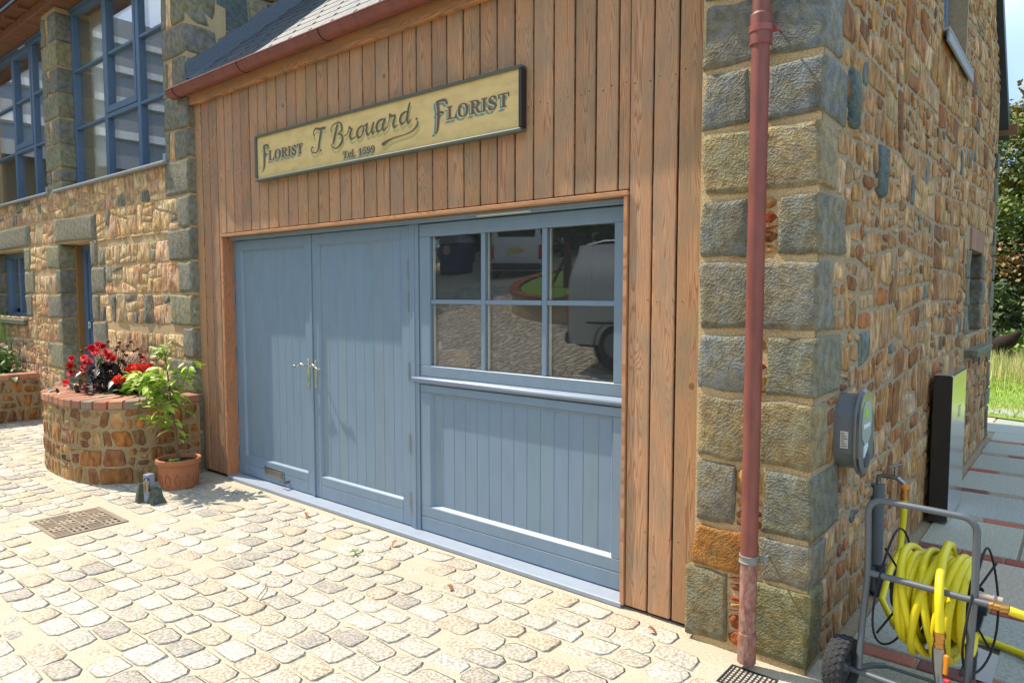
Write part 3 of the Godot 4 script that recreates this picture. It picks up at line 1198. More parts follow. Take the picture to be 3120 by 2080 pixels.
func plank_row(parent: Node3D, x0: float, x1: float, y0: float, y1: float, n: int, z: float, colour: Color) -> void:
	var w := (x1 - x0) / n
	for k in n:
		var g := G.new()
		g.col = vary(colour, 0.015)
		var b := 0.0035
		var a := x0 + k * w
		# beaded board with a v-joint on both edges
		g.span(Vector3(a, y0, z - 0.02), Vector3(a + w, y1, z - b))
		g.quad(Vector3(a + b, y0, z), Vector3(a + w - b, y0, z), Vector3(a + w - b, y1, z), Vector3(a + b, y1, z))
		g.quad(Vector3(a, y0, z - b), Vector3(a + b, y0, z), Vector3(a + b, y1, z), Vector3(a, y1, z - b))
		g.quad(Vector3(a + w - b, y0, z), Vector3(a + w, y0, z - b), Vector3(a + w, y1, z - b), Vector3(a + w - b, y1, z))
		part("plank", g, M.paint, parent)


func door_leaf(shop: Node3D, x0: float, x1: float, sl: float, sr: float, blue: Color, label: String, left: bool) -> void:
	var g := G.new()
	g.col = blue
	var zf := -0.094
	var zb := -0.138
	g.span(Vector3(x0, 0.040, zb), Vector3(x0 + sl, 2.052, zf), 0.003)
	g.span(Vector3(x1 - sr, 0.040, zb), Vector3(x1, 2.052, zf), 0.003)
	g.span(Vector3(x0 + sl + 0.0005, 1.972, zb), Vector3(x1 - sr - 0.0005, 2.052, zf), 0.003)
	g.span(Vector3(x0 + sl + 0.0005, 0.137, zb), Vector3(x1 - sr - 0.0005, 0.204, zf), 0.003)
	g.span(Vector3(x0 + sl + 0.0005, 0.040, zb), Vector3(x1 - sr - 0.0005, 0.136, zf), 0.003)
	# bevelled lip round the boards
	var xa := x0 + sl
	var xb := x1 - sr
	g.quad(Vector3(xa, 0.2045, zf - 0.002), Vector3(xb, 0.2045, zf - 0.002), Vector3(xb - 0.012, 0.2165, -0.111), Vector3(xa + 0.012, 0.2165, -0.111))
	g.quad(Vector3(xa, 1.9715, zf - 0.002), Vector3(xa, 0.2045, zf - 0.002), Vector3(xa + 0.012, 0.2165, -0.111), Vector3(xa + 0.012, 1.9595, -0.111))
	g.quad(Vector3(xb, 0.2045, zf - 0.002), Vector3(xb, 1.9715, zf - 0.002), Vector3(xb - 0.012, 1.9595, -0.111), Vector3(xb - 0.012, 0.2165, -0.111))
	g.quad(Vector3(xb, 1.9715, zf - 0.002), Vector3(xa, 1.9715, zf - 0.002), Vector3(xa + 0.012, 1.9595, -0.111), Vector3(xb - 0.012, 1.9595, -0.111))
	if left:      # cover strip over the meeting joint
		g.span(Vector3(-4.589, 0.040, -0.12), Vector3(-4.561, 2.052, -0.082), 0.004)
	var leaf := part("door", g, M.paint, shop, label)
	plank_row(leaf, xa, xb, 0.204, 1.972, 9, -0.112, blue)
	for y in [[1.70, 1.83], [1.49, 1.62], [1.03, 1.15], [0.54, 0.67], [0.15, 0.27]]:
		g = G.new()
		var hx := -5.694 if left else -3.468
		g.tube([Vector3(hx, y[0], -0.088), Vector3(hx, y[0] + 0.06, -0.088)], 0.007, 10)
		g.tube([Vector3(hx, y[0] + 0.063, -0.088), Vector3(hx, y[1], -0.088)], 0.007, 10)
		part("hinge", g, M.steel, leaf)
	# lever handle on a long plate
	g = G.new()
	var px := -4.628 if left else -4.535
	g.span(Vector3(px - 0.013, 0.885, zf), Vector3(px + 0.013, 1.105, zf + 0.007), 0.004)
	g.tube([Vector3(px, 1.058, zf + 0.005), Vector3(px, 1.058, zf + 0.05)], 0.009, 10)
	var dir := -1.0 if left else 1.0
	var lever := []
	for k in 11:
		var t := k / 10.0
		lever.append(Vector3(px + 0.125 * t * dir, 1.058 + 0.012 * sin(t * TAU) - 0.006 * t, zf + 0.05 + 0.004 * sin(t * PI)))
	g.tube(lever, [0.009, 0.0085, 0.008, 0.0075, 0.007, 0.007, 0.0075, 0.008, 0.0085, 0.008, 0.006], 10)
	part("handle", g, M.chrome, leaf)
	if left:
		g = G.new()
		g.span(Vector3(-5.285, 0.078, zf), Vector3(-5.000, 0.165, zf + 0.006), 0.004)
		g.span(Vector3(-5.262, 0.095, zf + 0.006), Vector3(-5.023, 0.148, zf + 0.011), 0.004)
		g.span(Vector3(-5.245, 0.107, zf + 0.011), Vector3(-5.04, 0.136, zf + 0.014), 0.003)
		part("letter_plate", g, M.steel, leaf)
		g = G.new()
		g.tube([Vector3(-4.93, 0.09, zf), Vector3(-4.93, 0.09, zf + 0.05)], 0.012, 10)
		g.tube([Vector3(-4.93, 0.094, zf + 0.04), Vector3(-5.0, 0.085, zf + 0.04)], 0.007, 8)
		part("door_stop", g, M.steel, leaf)


# ---------------------------------------------------------------- the stone house on the left
func stone_colours(which: String) -> Array:
	match which:
		"house":
			return [lin("e4c49c"), lin("dcb98e"), lin("e9cda6"), lin("dcb28e"), lin("d8b294"), lin("e2bfa6"), lin("ceae88"), lin("d8c4a6"), lin("e2c294"), lin("cca486"), lin("d8b284")]
		"side":
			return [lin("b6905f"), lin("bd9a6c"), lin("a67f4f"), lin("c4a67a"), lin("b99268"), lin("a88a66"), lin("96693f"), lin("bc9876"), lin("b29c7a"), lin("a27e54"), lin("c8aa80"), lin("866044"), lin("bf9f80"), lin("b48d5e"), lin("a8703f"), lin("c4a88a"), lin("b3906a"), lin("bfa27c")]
	return [lin("b87c40"), lin("a57444"), lin("c08a50"), lin("9a6a48"), lin("b39468"), lin("c49a66"), lin("8c6448"), lin("a88a62"), lin("b87c48"), lin("94714e")]


func course(out: Array, x0: float, x1: float, y0: float, y1: float, target: float) -> void:
	if x1 - x0 < 0.03:
		return
	var dy := rng.randf_range(-0.04, 0.04)
	var poly := PackedVector2Array([Vector2(x0, y0 + rng.randf_range(-0.012, 0.012)), Vector2((x0 + x1) / 2, y0 + dy * 0.4), Vector2(x1, y0 + rng.randf_range(-0.012, 0.012)), Vector2(x1, y1), Vector2(x0, y1)])
	var lev := rng.randf()
	if lev < 0.35 and y1 - y0 > 0.22:      # a run of thin pinnings along the top of the course
		var h := rng.randf_range(0.06, 0.10)
		split(cut(poly, Vector2(0, y1 - h), Vector2(rng.randf_range(-0.03, 0.03), -1).normalized()), target * 0.25, out, 0.6)
		split(cut(poly, Vector2(0, y1 - h), Vector2(0, 1)), target, out, 0.9)
	else:
		split(poly, target, out, 0.62 if y0 < 3.3 and x1 < -6.0 else 0.85)


func build_house() -> void:
	var dark := lin("8a8982")
	var dark2 := lin("989684")
	var blue := lin("546b86")
	var z := FRONT
	var house := thing("stone_house", Vector3(-10.0, 0, -3.4), "two-storey rubble stone house with tall blue windows and dark granite corner stones", "house")
	var g := G.new()
	var th := -0.32
	for q in [[-6.575, CORNER, 0.0, 5.3], [-8.43, -6.575, 0.0, 2.815], [-9.42, -8.43, 2.19, 2.815], [-10.67, -9.42, 0.0, 2.815], [-12.18, -10.67, 0.0, 1.26], [-12.18, -10.67, 2.18, 2.815], [-14.2, -12.18, 0.0, 2.815], [-9.70, -9.25, 2.815, 4.87], [-14.2, -12.9, 2.815, 4.87], [-14.2, -6.575, 4.99, 5.3]]:
		g.span(Vector3(q[0], q[2], th), Vector3(q[1], q[3], z))
	var wall := part("front_wall", g, M.mortar, house, "sunlit front wall of tan rubble stone in sandy mortar")
	var ys := [0.0, 0.36, 0.70, 1.02, 1.31, 1.605, 1.90, 2.195, 2.48, 2.80, 3.06, 3.35, 3.69, 3.96, 4.33, 4.62, 4.88]
	var polys := []
	for k in ys.size() - 1:
		var y0: float = ys[k]
		var y1: float = ys[k + 1]
		var ym := (y0 + y1) / 2.0
		var longc := k % 2 == 0
		# corner stones
		var ql := CORNER - (rng.randf_range(0.42, 0.47) if longc else rng.randf_range(0.17, 0.25))
		if y0 >= 2.79:
			ql = -6.575 if longc else CORNER - 0.24
		var cq: Color = [dark, dark, dark2, dark][rng.randi() % 4]
		quoin(wall, Vector3(ql + 0.006, y0 + 0.012, -0.22), Vector3(CORNER + 0.008, y1 - 0.012, z + 0.016), cq)
		if y0 >= 2.79:
			if not longc:
				quoin(wall, Vector3(-6.578, y0 + 0.012, -0.2), Vector3(-6.50, y1 - 0.012, z + 0.012), dark)
				polys.append(rect(-6.495, y0 + 0.006, ql, y1 - 0.006))
			continue
		# runs between the openings
		var rows := []
		var dl := -8.43
		var dr := -9.42
		if y0 < 2.19 and ym > 0.0:
			var wl := 0.36 if not longc else 0.17
			quoin(wall, Vector3(dl - 0.016, y0 + 0.01, -0.2), Vector3(dl + wl - 0.01, minf(y1, 2.19) - 0.01, z + 0.014), [dark, dark2][rng.randi() % 2])
			var wr := 0.43 if longc else 0.12
			quoin(wall, Vector3(dr - wr + 0.01, y0 + 0.01, -0.2), Vector3(dr + 0.016, minf(y1, 2.19) - 0.01, z + 0.014), [dark, dark2, dark][rng.randi() % 3])
			rows.append([dl + wl, ql])
			if y0 < 1.26 or ym > 2.18:
				rows.append([-14.2, dr - wr])
			else:
				var ww := 0.22 if longc else 0.34
				quoin(wall, Vector3(-10.67 - 0.016, y0 + 0.01, -0.2), Vector3(-10.67 + ww - 0.01, y1 - 0.01, z + 0.012), [dark, dark2][rng.randi() % 2])
				rows.append([-10.67 + ww, dr - wr])
				quoin(wall, Vector3(-12.18 - ww, y0 + 0.01, -0.2), Vector3(-12.164, y1 - 0.01, z + 0.012), dark)
				rows.append([-14.2, -12.18 - ww])
		elif y1 < 2.49:
			quoin(wall, Vector3(-9.52, y0 + 0.008, -0.2), Vector3(-8.28, y1 - 0.01, z + 0.018), dark)
			quoin(wall, Vector3(-12.32, y0 + 0.008, -0.2), Vector3(-10.42, y1 - 0.01, z + 0.018), dark)
			rows.append([-8.27, ql])
			rows.append([-10.41, -9.53])
			rows.append([-14.2, -12.33])
		else:
			rows.append([-14.2, ql])
		for r in rows:
			course(polys, r[0], r[1], y0, y1, [0.03, 0.05, 0.038][k % 3])
	var cols := stone_colours("house")
	cols.append_array([dark, dark2])
	lay_stones(wall, polys, Transform3D(Basis(), Vector3(0, 0, z)), cols, M.rubble, 300, 0.017, 0.008)
	# pier between the two tall windows
	var py := [2.82, 2.905, 3.06, 3.34, 3.63, 3.92, 4.21, 4.50, 4.82]
	for k in 8:
		var c: Color = [dark, dark, dark2, lin("a59c80")][rng.randi() % 4]
		if k % 2 == 0:
			quoin(wall, Vector3(-9.715, py[k] + 0.008, -0.2), Vector3(-9.235, py[k + 1] - 0.008, z + 0.012), c)
		else:
			quoin(wall, Vector3(-9.715, py[k] + 0.008, -0.2), Vector3(-9.56, py[k + 1] - 0.008, z + 0.012), c)
			quoin(wall, Vector3(-9.47, py[k] + 0.008, -0.2), Vector3(-9.235, py[k + 1] - 0.008, z + 0.012), dark)
			polys = [rect(-9.55, py[k] + 0.01, -9.48, lerpf(py[k], py[k + 1], 0.6)), rect(-9.55, lerpf(py[k], py[k + 1], 0.62), -9.48, py[k + 1] - 0.01)]
			lay_stones(wall, polys, Transform3D(Basis(), Vector3(0, 0, z)), cols, M.rubble, 9, 0.01, 0.01)
	# gable end, seen above the workshop roof
	g = G.new()
	g.xf = Transform3D(Basis(Vector3(0, 0, -1), Vector3(0, 1, 0), Vector3(1, 0, 0)), Vector3(0, 0, 0))
	g.prism(PackedVector2Array([Vector2(-FRONT + 0.001, 0), Vector2(6.9, 0), Vector2(6.9, 5.3), Vector2(3.4, 8.5), Vector2(-FRONT + 0.001, 5.3)]), CORNER - 0.3, CORNER - 0.012)
	g.xf = Transform3D()
	var gable := part("gable_wall", g, M.grey_mortar, house, "shaded gable of large dark stones above the slate roof")
	polys = []
	var outline := PackedVector2Array([Vector2(0.22, 3.3), Vector2(3.4, 3.3), Vector2(3.4, 8.4), Vector2(0.22, 5.35)])
	split(outline, 0.10, polys, 1.0)
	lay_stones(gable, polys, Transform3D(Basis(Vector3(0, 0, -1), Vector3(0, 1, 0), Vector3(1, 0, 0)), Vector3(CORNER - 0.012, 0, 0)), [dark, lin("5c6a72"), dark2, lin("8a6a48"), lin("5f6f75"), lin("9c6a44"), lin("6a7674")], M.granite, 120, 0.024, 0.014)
	# roof, eaves
	g = G.new()
	g.col = lin("454b54")
	for sgn in [1.0, -1.0]:
		var e := Vector3(0, 5.12, 0.36) if sgn > 0 else Vector3(0, 5.1, -7.2)
		var a := Vector3(-14.4, e.y, e.z)
		var b := Vector3(CORNER + 0.02, e.y, e.z)
		var c := Vector3(CORNER + 0.02, 8.55, -3.42)
		var d := Vector3(-14.4, 8.55, -3.42)
		var up := Vector3(0, 0.09, 0)
		if sgn > 0:
			g.quad(a + up, b + up, c + up, d + up)
			g.quad(a, d, c, b)
			g.quad(a, b, b + up, a + up)
			g.quad(b, c, c + up, b + up)
		else:
			g.quad(b + up, a + up, d + up, c + up)
			g.quad(b, c, d, a)
			g.quad(c, b, b + up, c + up)
	part("roof", g, M.slate, house)
	g = G.new()
	g.col = Color(0.46, 0.34, 0.28)
	g.ua = Vector3(0, 0.6, 0)
	g.va = Vector3(0.28, 0, 0)
	g.span(Vector3(-14.2, 4.872, -0.3), Vector3(-6.58, 4.985, 0.125), 0.006)
	part("wall_plate", g, M.board, house, "reddish brown timber beam over the tall windows")
	g = G.new()
	g.col = Color(0.42, 0.3, 0.24)
	g.ua = Vector3(0, 0.6, 0.6)
	g.va = Vector3(0.28, 0, 0)
	g.span(Vector3(-14.2, 4.99, 0.06), Vector3(CORNER, 5.02, 0.27), 0.003)
	part("soffit", g, M.board, house)
	for k in 16:
		g = G.new()
		g.col = Color(0.5, 0.36, 0.28)
		g.ua = Vector3(0, 0, 0.6)
		g.span(Vector3(-13.9 + k * 0.5, 4.95, 0.125), Vector3(-13.84 + k * 0.5, 4.989, 0.25), 0.003)
		part("rafter_foot", g, M.board, house)
	g = G.new()
	g.sm = 1
	g.col = lin("b8a8a0")
	for k in 12:
		var a0 := PI + PI * k / 12.0
		var a1 := PI + PI * (k + 1) / 12.0
		for r in [[0.064, 1.0], [0.060, -1.0]]:
			var p1 := Vector3(-14.3, 5.075 + sin(a0) * r[0], 0.345 + cos(a0) * r[0])
			var p2 := Vector3(-14.3, 5.075 + sin(a1) * r[0], 0.345 + cos(a1) * r[0])
			var dx := Vector3(8.2, 0, 0)
			if r[1] > 0:
				g.quad(p1, p2, p2 + dx, p1 + dx)
			else:
				g.quad(p2, p1, p1 + dx, p2 + dx)
	g.sm = -1
	g.span(Vector3(-14.3, 5.07, 0.404), Vector3(-6.1, 5.081, 0.414), 0.003)
	part("gutter", g, M.maroon, house)
	# tall windows
	tall_window(house, -9.25, -6.575, [-8.305, -7.475], blue, "tall blue upper window beside the workshop roof")
	tall_window(house, -12.9, -9.70, [-11.40, -10.62], blue, "tall blue upper window left of the stone pier")
	for s in [[-9.42, -6.545], [-13.1, -9.66]]:
		g = G.new()
		g.span(Vector3(s[0], 2.785, -0.10), Vector3(s[1], 2.815, z + 0.055), 0.008)
		g.span(Vector3(s[1] - 0.05, 2.8, z - 0.01), Vector3(s[1], 2.88, z + 0.03), 0.008)
		part("lead_sill", g, M.bright_lead, house, "grey lead sill under a tall window")
	# small window
	g = G.new()
	g.col = blue
	var zf := -0.12
	g.span(Vector3(-12.17, 2.10, zf - 0.06), Vector3(-10.67, 2.178, zf), 0.004)
	g.span(Vector3(-12.17, 1.27, zf - 0.06), Vector3(-10.67, 1.345, zf), 0.004)
	g.span(Vector3(-12.17, 1.346, zf - 0.06), Vector3(-12.09, 2.099, zf), 0.004)
	g.span(Vector3(-10.75, 1.346, zf - 0.06), Vector3(-10.67, 2.099, zf), 0.004)
	g.span(Vector3(-11.60, 1.346, zf - 0.06), Vector3(-11.53, 2.099, zf + 0.004), 0.004)
	g.span(Vector3(-12.09, 1.346, zf - 0.05), Vector3(-11.92, 1.40, zf + 0.008), 0.004)
	g.span(Vector3(-12.089, 1.4005, zf - 0.05), Vector3(-11.93, 2.098, zf + 0.008), 0.004)
	var sw := part("window", g, M.paint, house, "small blue ground-floor window by the white flowers")
	pane(sw, -11.929, -11.601, 1.401, 2.098, zf - 0.02)
	pane(sw, -11.529, -10.751, 1.347, 2.098, zf - 0.02)
	g = G.new()
	g.col = lin("6f7668")
	g.box(Vector3(-11.43, 1.235, -0.01), Vector3(1.55, 0.075, 0.24), 0.012)
	part("window_ledge", g, M.granite, house)
	# door, set deep in the wall
	g = G.new()
	g.col = lin("bfa780")
	g.span(Vector3(-9.44, 0, -0.21), Vector3(-9.385, 2.19, -0.10), 0.01)
	part("door_reveal", g, M.mortar, house)
	g = G.new()
	g.col = blue
	g.span(Vector3(-9.385, 0.02, -0.26), Vector3(-9.28, 2.188, -0.17), 0.004)
	g.span(Vector3(-8.50, 0.02, -0.26), Vector3(-8.43, 2.188, -0.17), 0.004)
	g.span(Vector3(-9.279, 2.11, -0.26), Vector3(-8.501, 2.188, -0.17), 0.004)
	part("door_frame", g, M.paint, house)
	g = G.new()
	g.col = blue
	g.span(Vector3(-9.278, 0.03, -0.24), Vector3(-8.502, 1.34, -0.195), 0.004)
	g.span(Vector3(-9.278, 1.3405, -0.24), Vector3(-9.16, 2.108, -0.195), 0.004)
	g.span(Vector3(-8.62, 1.3405, -0.24), Vector3(-8.502, 2.108, -0.195), 0.004)
	g.span(Vector3(-9.159, 2.03, -0.24), Vector3(-8.621, 2.108, -0.195), 0.004)
	for k in 6:
		g.span(Vector3(-9.15 + k * 0.1, 0.2, -0.2), Vector3(-9.146 + k * 0.1, 1.28, -0.193))
	var door := part("door", g, M.paint, house, "blue half-glazed house door in the deep stone opening")
	pane(door, -9.158, -8.622, 1.341, 2.029, -0.21)
	g = G.new()
	var ring := []
	for k in 25:
		ring.append(Vector3(-9.21 + 0.0, 1.235 + 0.05 * cos(TAU * k / 24), -0.165) + Vector3(0.034 * sin(TAU * k / 24), 0, 0.02 * sin(TAU * k / 24)))
	g.tube(ring, 0.008, 8, false)
	g.tube([Vector3(-9.21, 1.285, -0.196), Vector3(-9.21, 1.285, -0.16)], 0.012, 8)
	part("ring_handle", g, M.chrome, door)
	# dim rooms behind the glass
	g = G.new()
	g.col = lin("8a8c88")
	g.span(Vector3(-14.1, 2.62, -3.0), Vector3(-6.5, 2.66, -0.33))
	g.span(Vector3(-14.1, 2.66, -3.05), Vector3(-6.5, 4.95, -3.0))
	g.span(Vector3(-14.1, 4.95, -3.0), Vector3(-6.5, 5.0, -0.33))
	g.span(Vector3(-14.15, 0.0, -3.0), Vector3(-14.1, 4.95, -0.33))
	g.span(Vector3(-6.5, 0.0, -3.0), Vector3(-6.47, 4.95, -0.33))
	g.span(Vector3(-14.1, 0.0, -2.0), Vector3(-6.5, 2.6, -1.95))
	g.span(Vector3(-14.1, -0.02, -2.0), Vector3(-6.5, 0.0, -0.33))
	part("inner_rooms", g, M.plain, house)
	for cx in [[-9.20, -8.86], [-7.0, -6.62], [-12.1, -11.9], [-10.15, -9.75], [-12.02, -11.85]]:
		g = G.new()
		g.sm = 1
		g.col = lin("d2cdb4")
		var n := 24
		var low: float = 2.66 if cx[0] != -12.02 else 1.3
		var high: float = 4.86 if cx[0] != -12.02 else 2.2
		for k in n:
			var xa := lerpf(cx[0], cx[1], float(k) / n)
			var xb := lerpf(cx[0], cx[1], float(k + 1) / n)
			var za := -0.30 + 0.02 * sin(k * 1.6)
			var zb := -0.30 + 0.02 * sin((k + 1) * 1.6)
			g.quad(Vector3(xa, low, za), Vector3(xb, low, zb), Vector3(xb, high, zb), Vector3(xa, high, za))
		tag(part("curtain", g, M.rubber), {"-9.2": "pale curtain at the left edge of the tall window beside the roof", "-7": "pale curtain at the right edge of the tall window beside the roof", "-12.1": "pale curtain in the left part of the far tall window", "-10.15": "pale curtain beside the pier in the far tall window", "-12.02": "pale curtain in the small ground-floor window"}[str(snappedf(cx[0], 0.01)).trim_suffix(".0")], "curtain", "curtains behind the house windows")


func tall_window(house: Node3D, x0: float, x1: float, mull: Array, blue: Color, label: String) -> void:
	var g := G.new()
	g.col = blue
	var zf := -0.095
	var zb := -0.17
	g.span(Vector3(x0, 2.82, zb), Vector3(x0 + 0.075, 4.87, zf), 0.004)
	g.span(Vector3(x1 - 0.075, 2.82, zb), Vector3(x1, 4.87, zf), 0.004)
	g.span(Vector3(x0 + 0.0755, 2.82, zb), Vector3(x1 - 0.0755, 2.895, zf), 0.004)
	g.span(Vector3(x0 + 0.0755, 4.80, zb), Vector3(x1 - 0.0755, 4.87, zf), 0.004)
	g.span(Vector3(x0 + 0.01, 4.84, zf), Vector3(x1 - 0.01, 4.866, zf + 0.02), 0.003)
	for m in mull:
		g.span(Vector3(m - 0.036, 2.8955, zb), Vector3(m + 0.036, 4.7995, zf), 0.004)
	var win := part("window", g, M.paint, house, label)
	var xs := [x0 + 0.076, mull[0] - 0.037, mull[0] + 0.037, mull[1] - 0.037, mull[1] + 0.037, x1 - 0.076]
	for k in 3:
		var a: float = xs[2 * k]
		var b: float = xs[2 * k + 1]
		if k == 1:      # opening casement in the middle light
			g = G.new()
			g.col = blue
			var c := zf + 0.006
			g.span(Vector3(a, 3.50, zb), Vector3(b, 3.545, zf), 0.003)
			g.span(Vector3(a + 0.004, 3.55, zb), Vector3(b - 0.004, 3.62, c), 0.004)
			g.span(Vector3(a + 0.004, 4.735, zb), Vector3(b - 0.004, 4.796, c), 0.004)
			g.span(Vector3(a + 0.004, 3.6205, zb), Vector3(a + 0.05, 4.7345, c), 0.004)
			g.span(Vector3(b - 0.05, 3.6205, zb), Vector3(b - 0.004, 4.7345, c), 0.004)
			g.span(Vector3(a + 0.0505, 4.155, zb + 0.01), Vector3(b - 0.0505, 4.185, zf - 0.006), 0.003)
			part("casement", g, M.paint, win)
			pane(win, a + 0.051, b - 0.051, 3.621, 4.154, -0.13)
			pane(win, a + 0.051, b - 0.051, 4.186, 4.734, -0.13)
			pane(win, a + 0.001, b - 0.001, 2.897, 3.499, -0.13)
			continue
		for y in [[2.897, 3.505], [3.536, 4.155], [4.186, 4.798]]:
			pane(win, a + 0.001, b - 0.001, y[0], y[1], -0.13)
		for y in [3.506, 4.156]:
			g = G.new()
			g.col = blue
			g.span(Vector3(a + 0.0005, y, zb + 0.01), Vector3(b - 0.0005, y + 0.029, zf - 0.006), 0.003)
			part("glazing_bar", g, M.paint, win)
	g = G.new()
	g.col = lin("c8c6b4")
	g.span(Vector3(mull[1] - 0.45, 4.825, zf + 0.0005), Vector3(mull[1] - 0.2, 4.838, zf + 0.014), 0.002)
	part("trickle_vent", g, M.plain, win)


# ---------------------------------------------------------------- stone pier and shaded side of the workshop
func build_side() -> void:
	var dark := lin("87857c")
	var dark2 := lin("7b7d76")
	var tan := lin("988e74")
	var shop := get_node("timber_clad_workshop") as Node3D
	var x := SIDE
	# mortar cores: the pier on the front and the long side wall with its two openings
	var g := G.new()
	g.span(Vector3(-1.36, 0, -0.35), Vector3(SIDE, 3.45, 0.052))
	g.xf = Transform3D(Basis(Vector3(0, 0, -1), Vector3(0, 1, 0), Vector3(1, 0, 0)), Vector3())
	for q in [[0.352, 2.62, 0.0, 3.38], [2.62, 3.72, 0.0, 3.38], [3.72, 4.42, 0.0, 3.38], [4.42, 5.33, 0.0, 1.235], [4.42, 5.33, 2.0, 3.38], [5.33, 6.36, 0.0, 3.38]]:
		g.span(Vector3(q[0], q[2], x - 0.30), Vector3(q[1], q[3], x))
	g.prism(PackedVector2Array([Vector2(0.0, 3.381), Vector2(2.62, 3.381), Vector2(2.62, 5.72), Vector2(0.0, 3.46)]), x - 0.3, x)
	g.prism(PackedVector2Array([Vector2(2.62, 4.55), Vector2(3.72, 4.55), Vector2(3.72, 6.12), Vector2(3.4, 6.4), Vector2(2.62, 5.72)]), x - 0.3, x)
	g.prism(PackedVector2Array([Vector2(3.72, 3.381), Vector2(6.36, 3.381), Vector2(6.36, 3.7), Vector2(3.72, 6.12)]), x - 0.3, x)
	g.xf = Transform3D()
	var wall := part("side_wall", g, M.grey_mortar, shop, "long shaded side wall of brown rubble stone")
	g = G.new()
	g.span(Vector3(-1.362, 0, -0.02), Vector3(SIDE - 0.004, 3.44, 0.066))
	var pier := part("corner_pier", g, M.mortar, shop, "corner pier of big rough grey stones behind the red downpipe")
	# pier stones: [y0, y1, left stone's right end, right stone's left end, side depth, tones]
	var ochre := lin("a8783a")
	var rows := [[0.02, 0.36, -1.215, -1.065, 0.10, "c"], [0.36, 0.56, -1.13, -1.04, 0.12, "o"], [0.57, 0.855, -1.19, -1.03, 0.30, "d"], [0.865, 1.155, -1.10, -1.06, 0.10, "t"], [1.165, 1.43, -1.135, -1.03, 0.29, "d"], [1.445, 1.745, -1.10, -1.07, 0.14, "d"], [1.76, 2.015, -1.155, -1.0, 0.30, "d"], [2.03, 2.30, -1.09, -1.07, 0.14, "t"], [2.315, 2.555, -1.165, -1.055, 0.26, "d"], [2.575, 2.85, -1.09, -1.07, 0.16, "d"], [2.86, 3.13, -1.17, -1.05, 0.28, "d"], [3.14, 3.4, -1.1, -1.07, 0.14, "d"]]
	for r in rows:
		var y0: float = r[0] + 0.008
		var y1: float = r[1] - 0.008
		var depth: float = r[4]
		var c1: Color = [dark, lin("80827f"), dark2][rng.randi() % 3]
		var c2: Color = [dark, dark2, lin("7f8386"), lin("87877e")][rng.randi() % 4]
		match r[5]:
			"o":
				c1 = ochre
				c2 = dark
			"t":
				c1 = tan
				c2 = tan
			"c":
				c1 = lin("8a8670")
				c2 = lin("8a8768")
		var left := -1.352 if y0 > 0.4 else -1.40
		if y0 > 0.3 and y0 < 0.5:
			left = -1.36
		quoin(pier, Vector3(left, y0, -0.1), Vector3(r[2] + 0.02, y1, 0.078), c1, "stone", 0.012)
		quoin(pier, Vector3(r[3] - 0.015, y0, -depth), Vector3(SIDE + 0.012, y1, 0.076), c2, "stone", 0.008)
		var mid := []
		if r[3] - r[2] > 0.045:
			split(rect(r[2] + 0.02, y0, r[3] - 0.015, y1), 0.009, mid, 0.8)
			lay_stones(pier, mid, Transform3D(Basis(), Vector3(0, 0, 0.064)), [lin("b0632e"), lin("a9552f"), lin("b98a54"), lin("8d5a34")], M.rubble, 20, 0.012, 0.010)
	# rubble of the side wall, in courses that follow the corner stones
	var ys := [0.0, 0.36, 0.565, 0.86, 1.16, 1.437, 1.752, 2.022, 2.307, 2.565, 2.855, 3.135, 3.40, 3.68, 3.96, 4.25, 4.52, 4.8, 5.1, 5.4, 5.7, 6.0, 6.3]
	var polys := []
	for k in rows.size() - 1:      # next to the corner the courses follow its stones
		course(polys, rows[k][4] + 0.012, 0.60 + 0.05 * sin(k * 2.3), ys[k], ys[k + 1], 0.02)
	# beyond, each stretch has courses of its own
	for zone in [[0.60, 1.42, 0.0, 7.0], [1.42, 2.58, 0.0, 7.0], [2.58, 3.76, 0.0, 3.37], [2.58, 3.76, 4.57, 7.0], [3.76, 4.24, 0.0, 7.0], [4.24, 5.51, 0.0, 1.22], [4.24, 5.51, 2.20, 7.0], [5.51, 6.24, 0.0, 7.0]]:
		var za: float = zone[0]
		var zb: float = zone[1]
		var yl: float = zone[2]
		var yr: float = zone[2]
		while minf(yl, yr) < minf(zone[3], 6.4):
			var rise_l := rng.randf_range(0.13, 0.40)
			var nl := yl + rise_l
			var nr := yr + clampf(rise_l + rng.randf_range(-0.09, 0.09) + (yl - yr) * 0.6, 0.1, 0.45)
			if zone[3] < 6.0 and maxf(nl, nr) > zone[3] - 0.08:
				nl = zone[3]
				nr = zone[3]
			var slant := rng.randf_range(-0.05, 0.05)
			var q := PackedVector2Array([Vector2(za - 0.02 * sin(yl * 9.0), yl), Vector2(zb - 0.05 * sin(yr * 7.0), yr), Vector2(zb - 0.05 * sin(nr * 7.0), nr), Vector2(za - 0.02 * sin(nl * 9.0), nl)])
			q = cut(q, Vector2(0.0, 3.36), Vector2(-0.893, 1.0).normalized())
			if q.size() > 2:
				q = cut(q, Vector2(6.8, 3.36), Vector2(0.893, 1.0).normalized())
			if q.size() > 2:
				split(q, [0.012, 0.024, 0.036, 0.05][rng.randi() % 4], polys, 0.9)
			yl = nl
			yr = nr
	var cols := stone_colours("side")
	cols.append(lin("6f7a7a"))
	cols.append_array(stone_colours("side"))
	var facing := Transform3D(Basis(Vector3(0, 0, -1), Vector3(0, 1, 0), Vector3(1, 0, 0)), Vector3(x, 0, 0))
	lay_stones(wall, polys, facing, cols, M.rubble, 300, 0.023, 0.009)
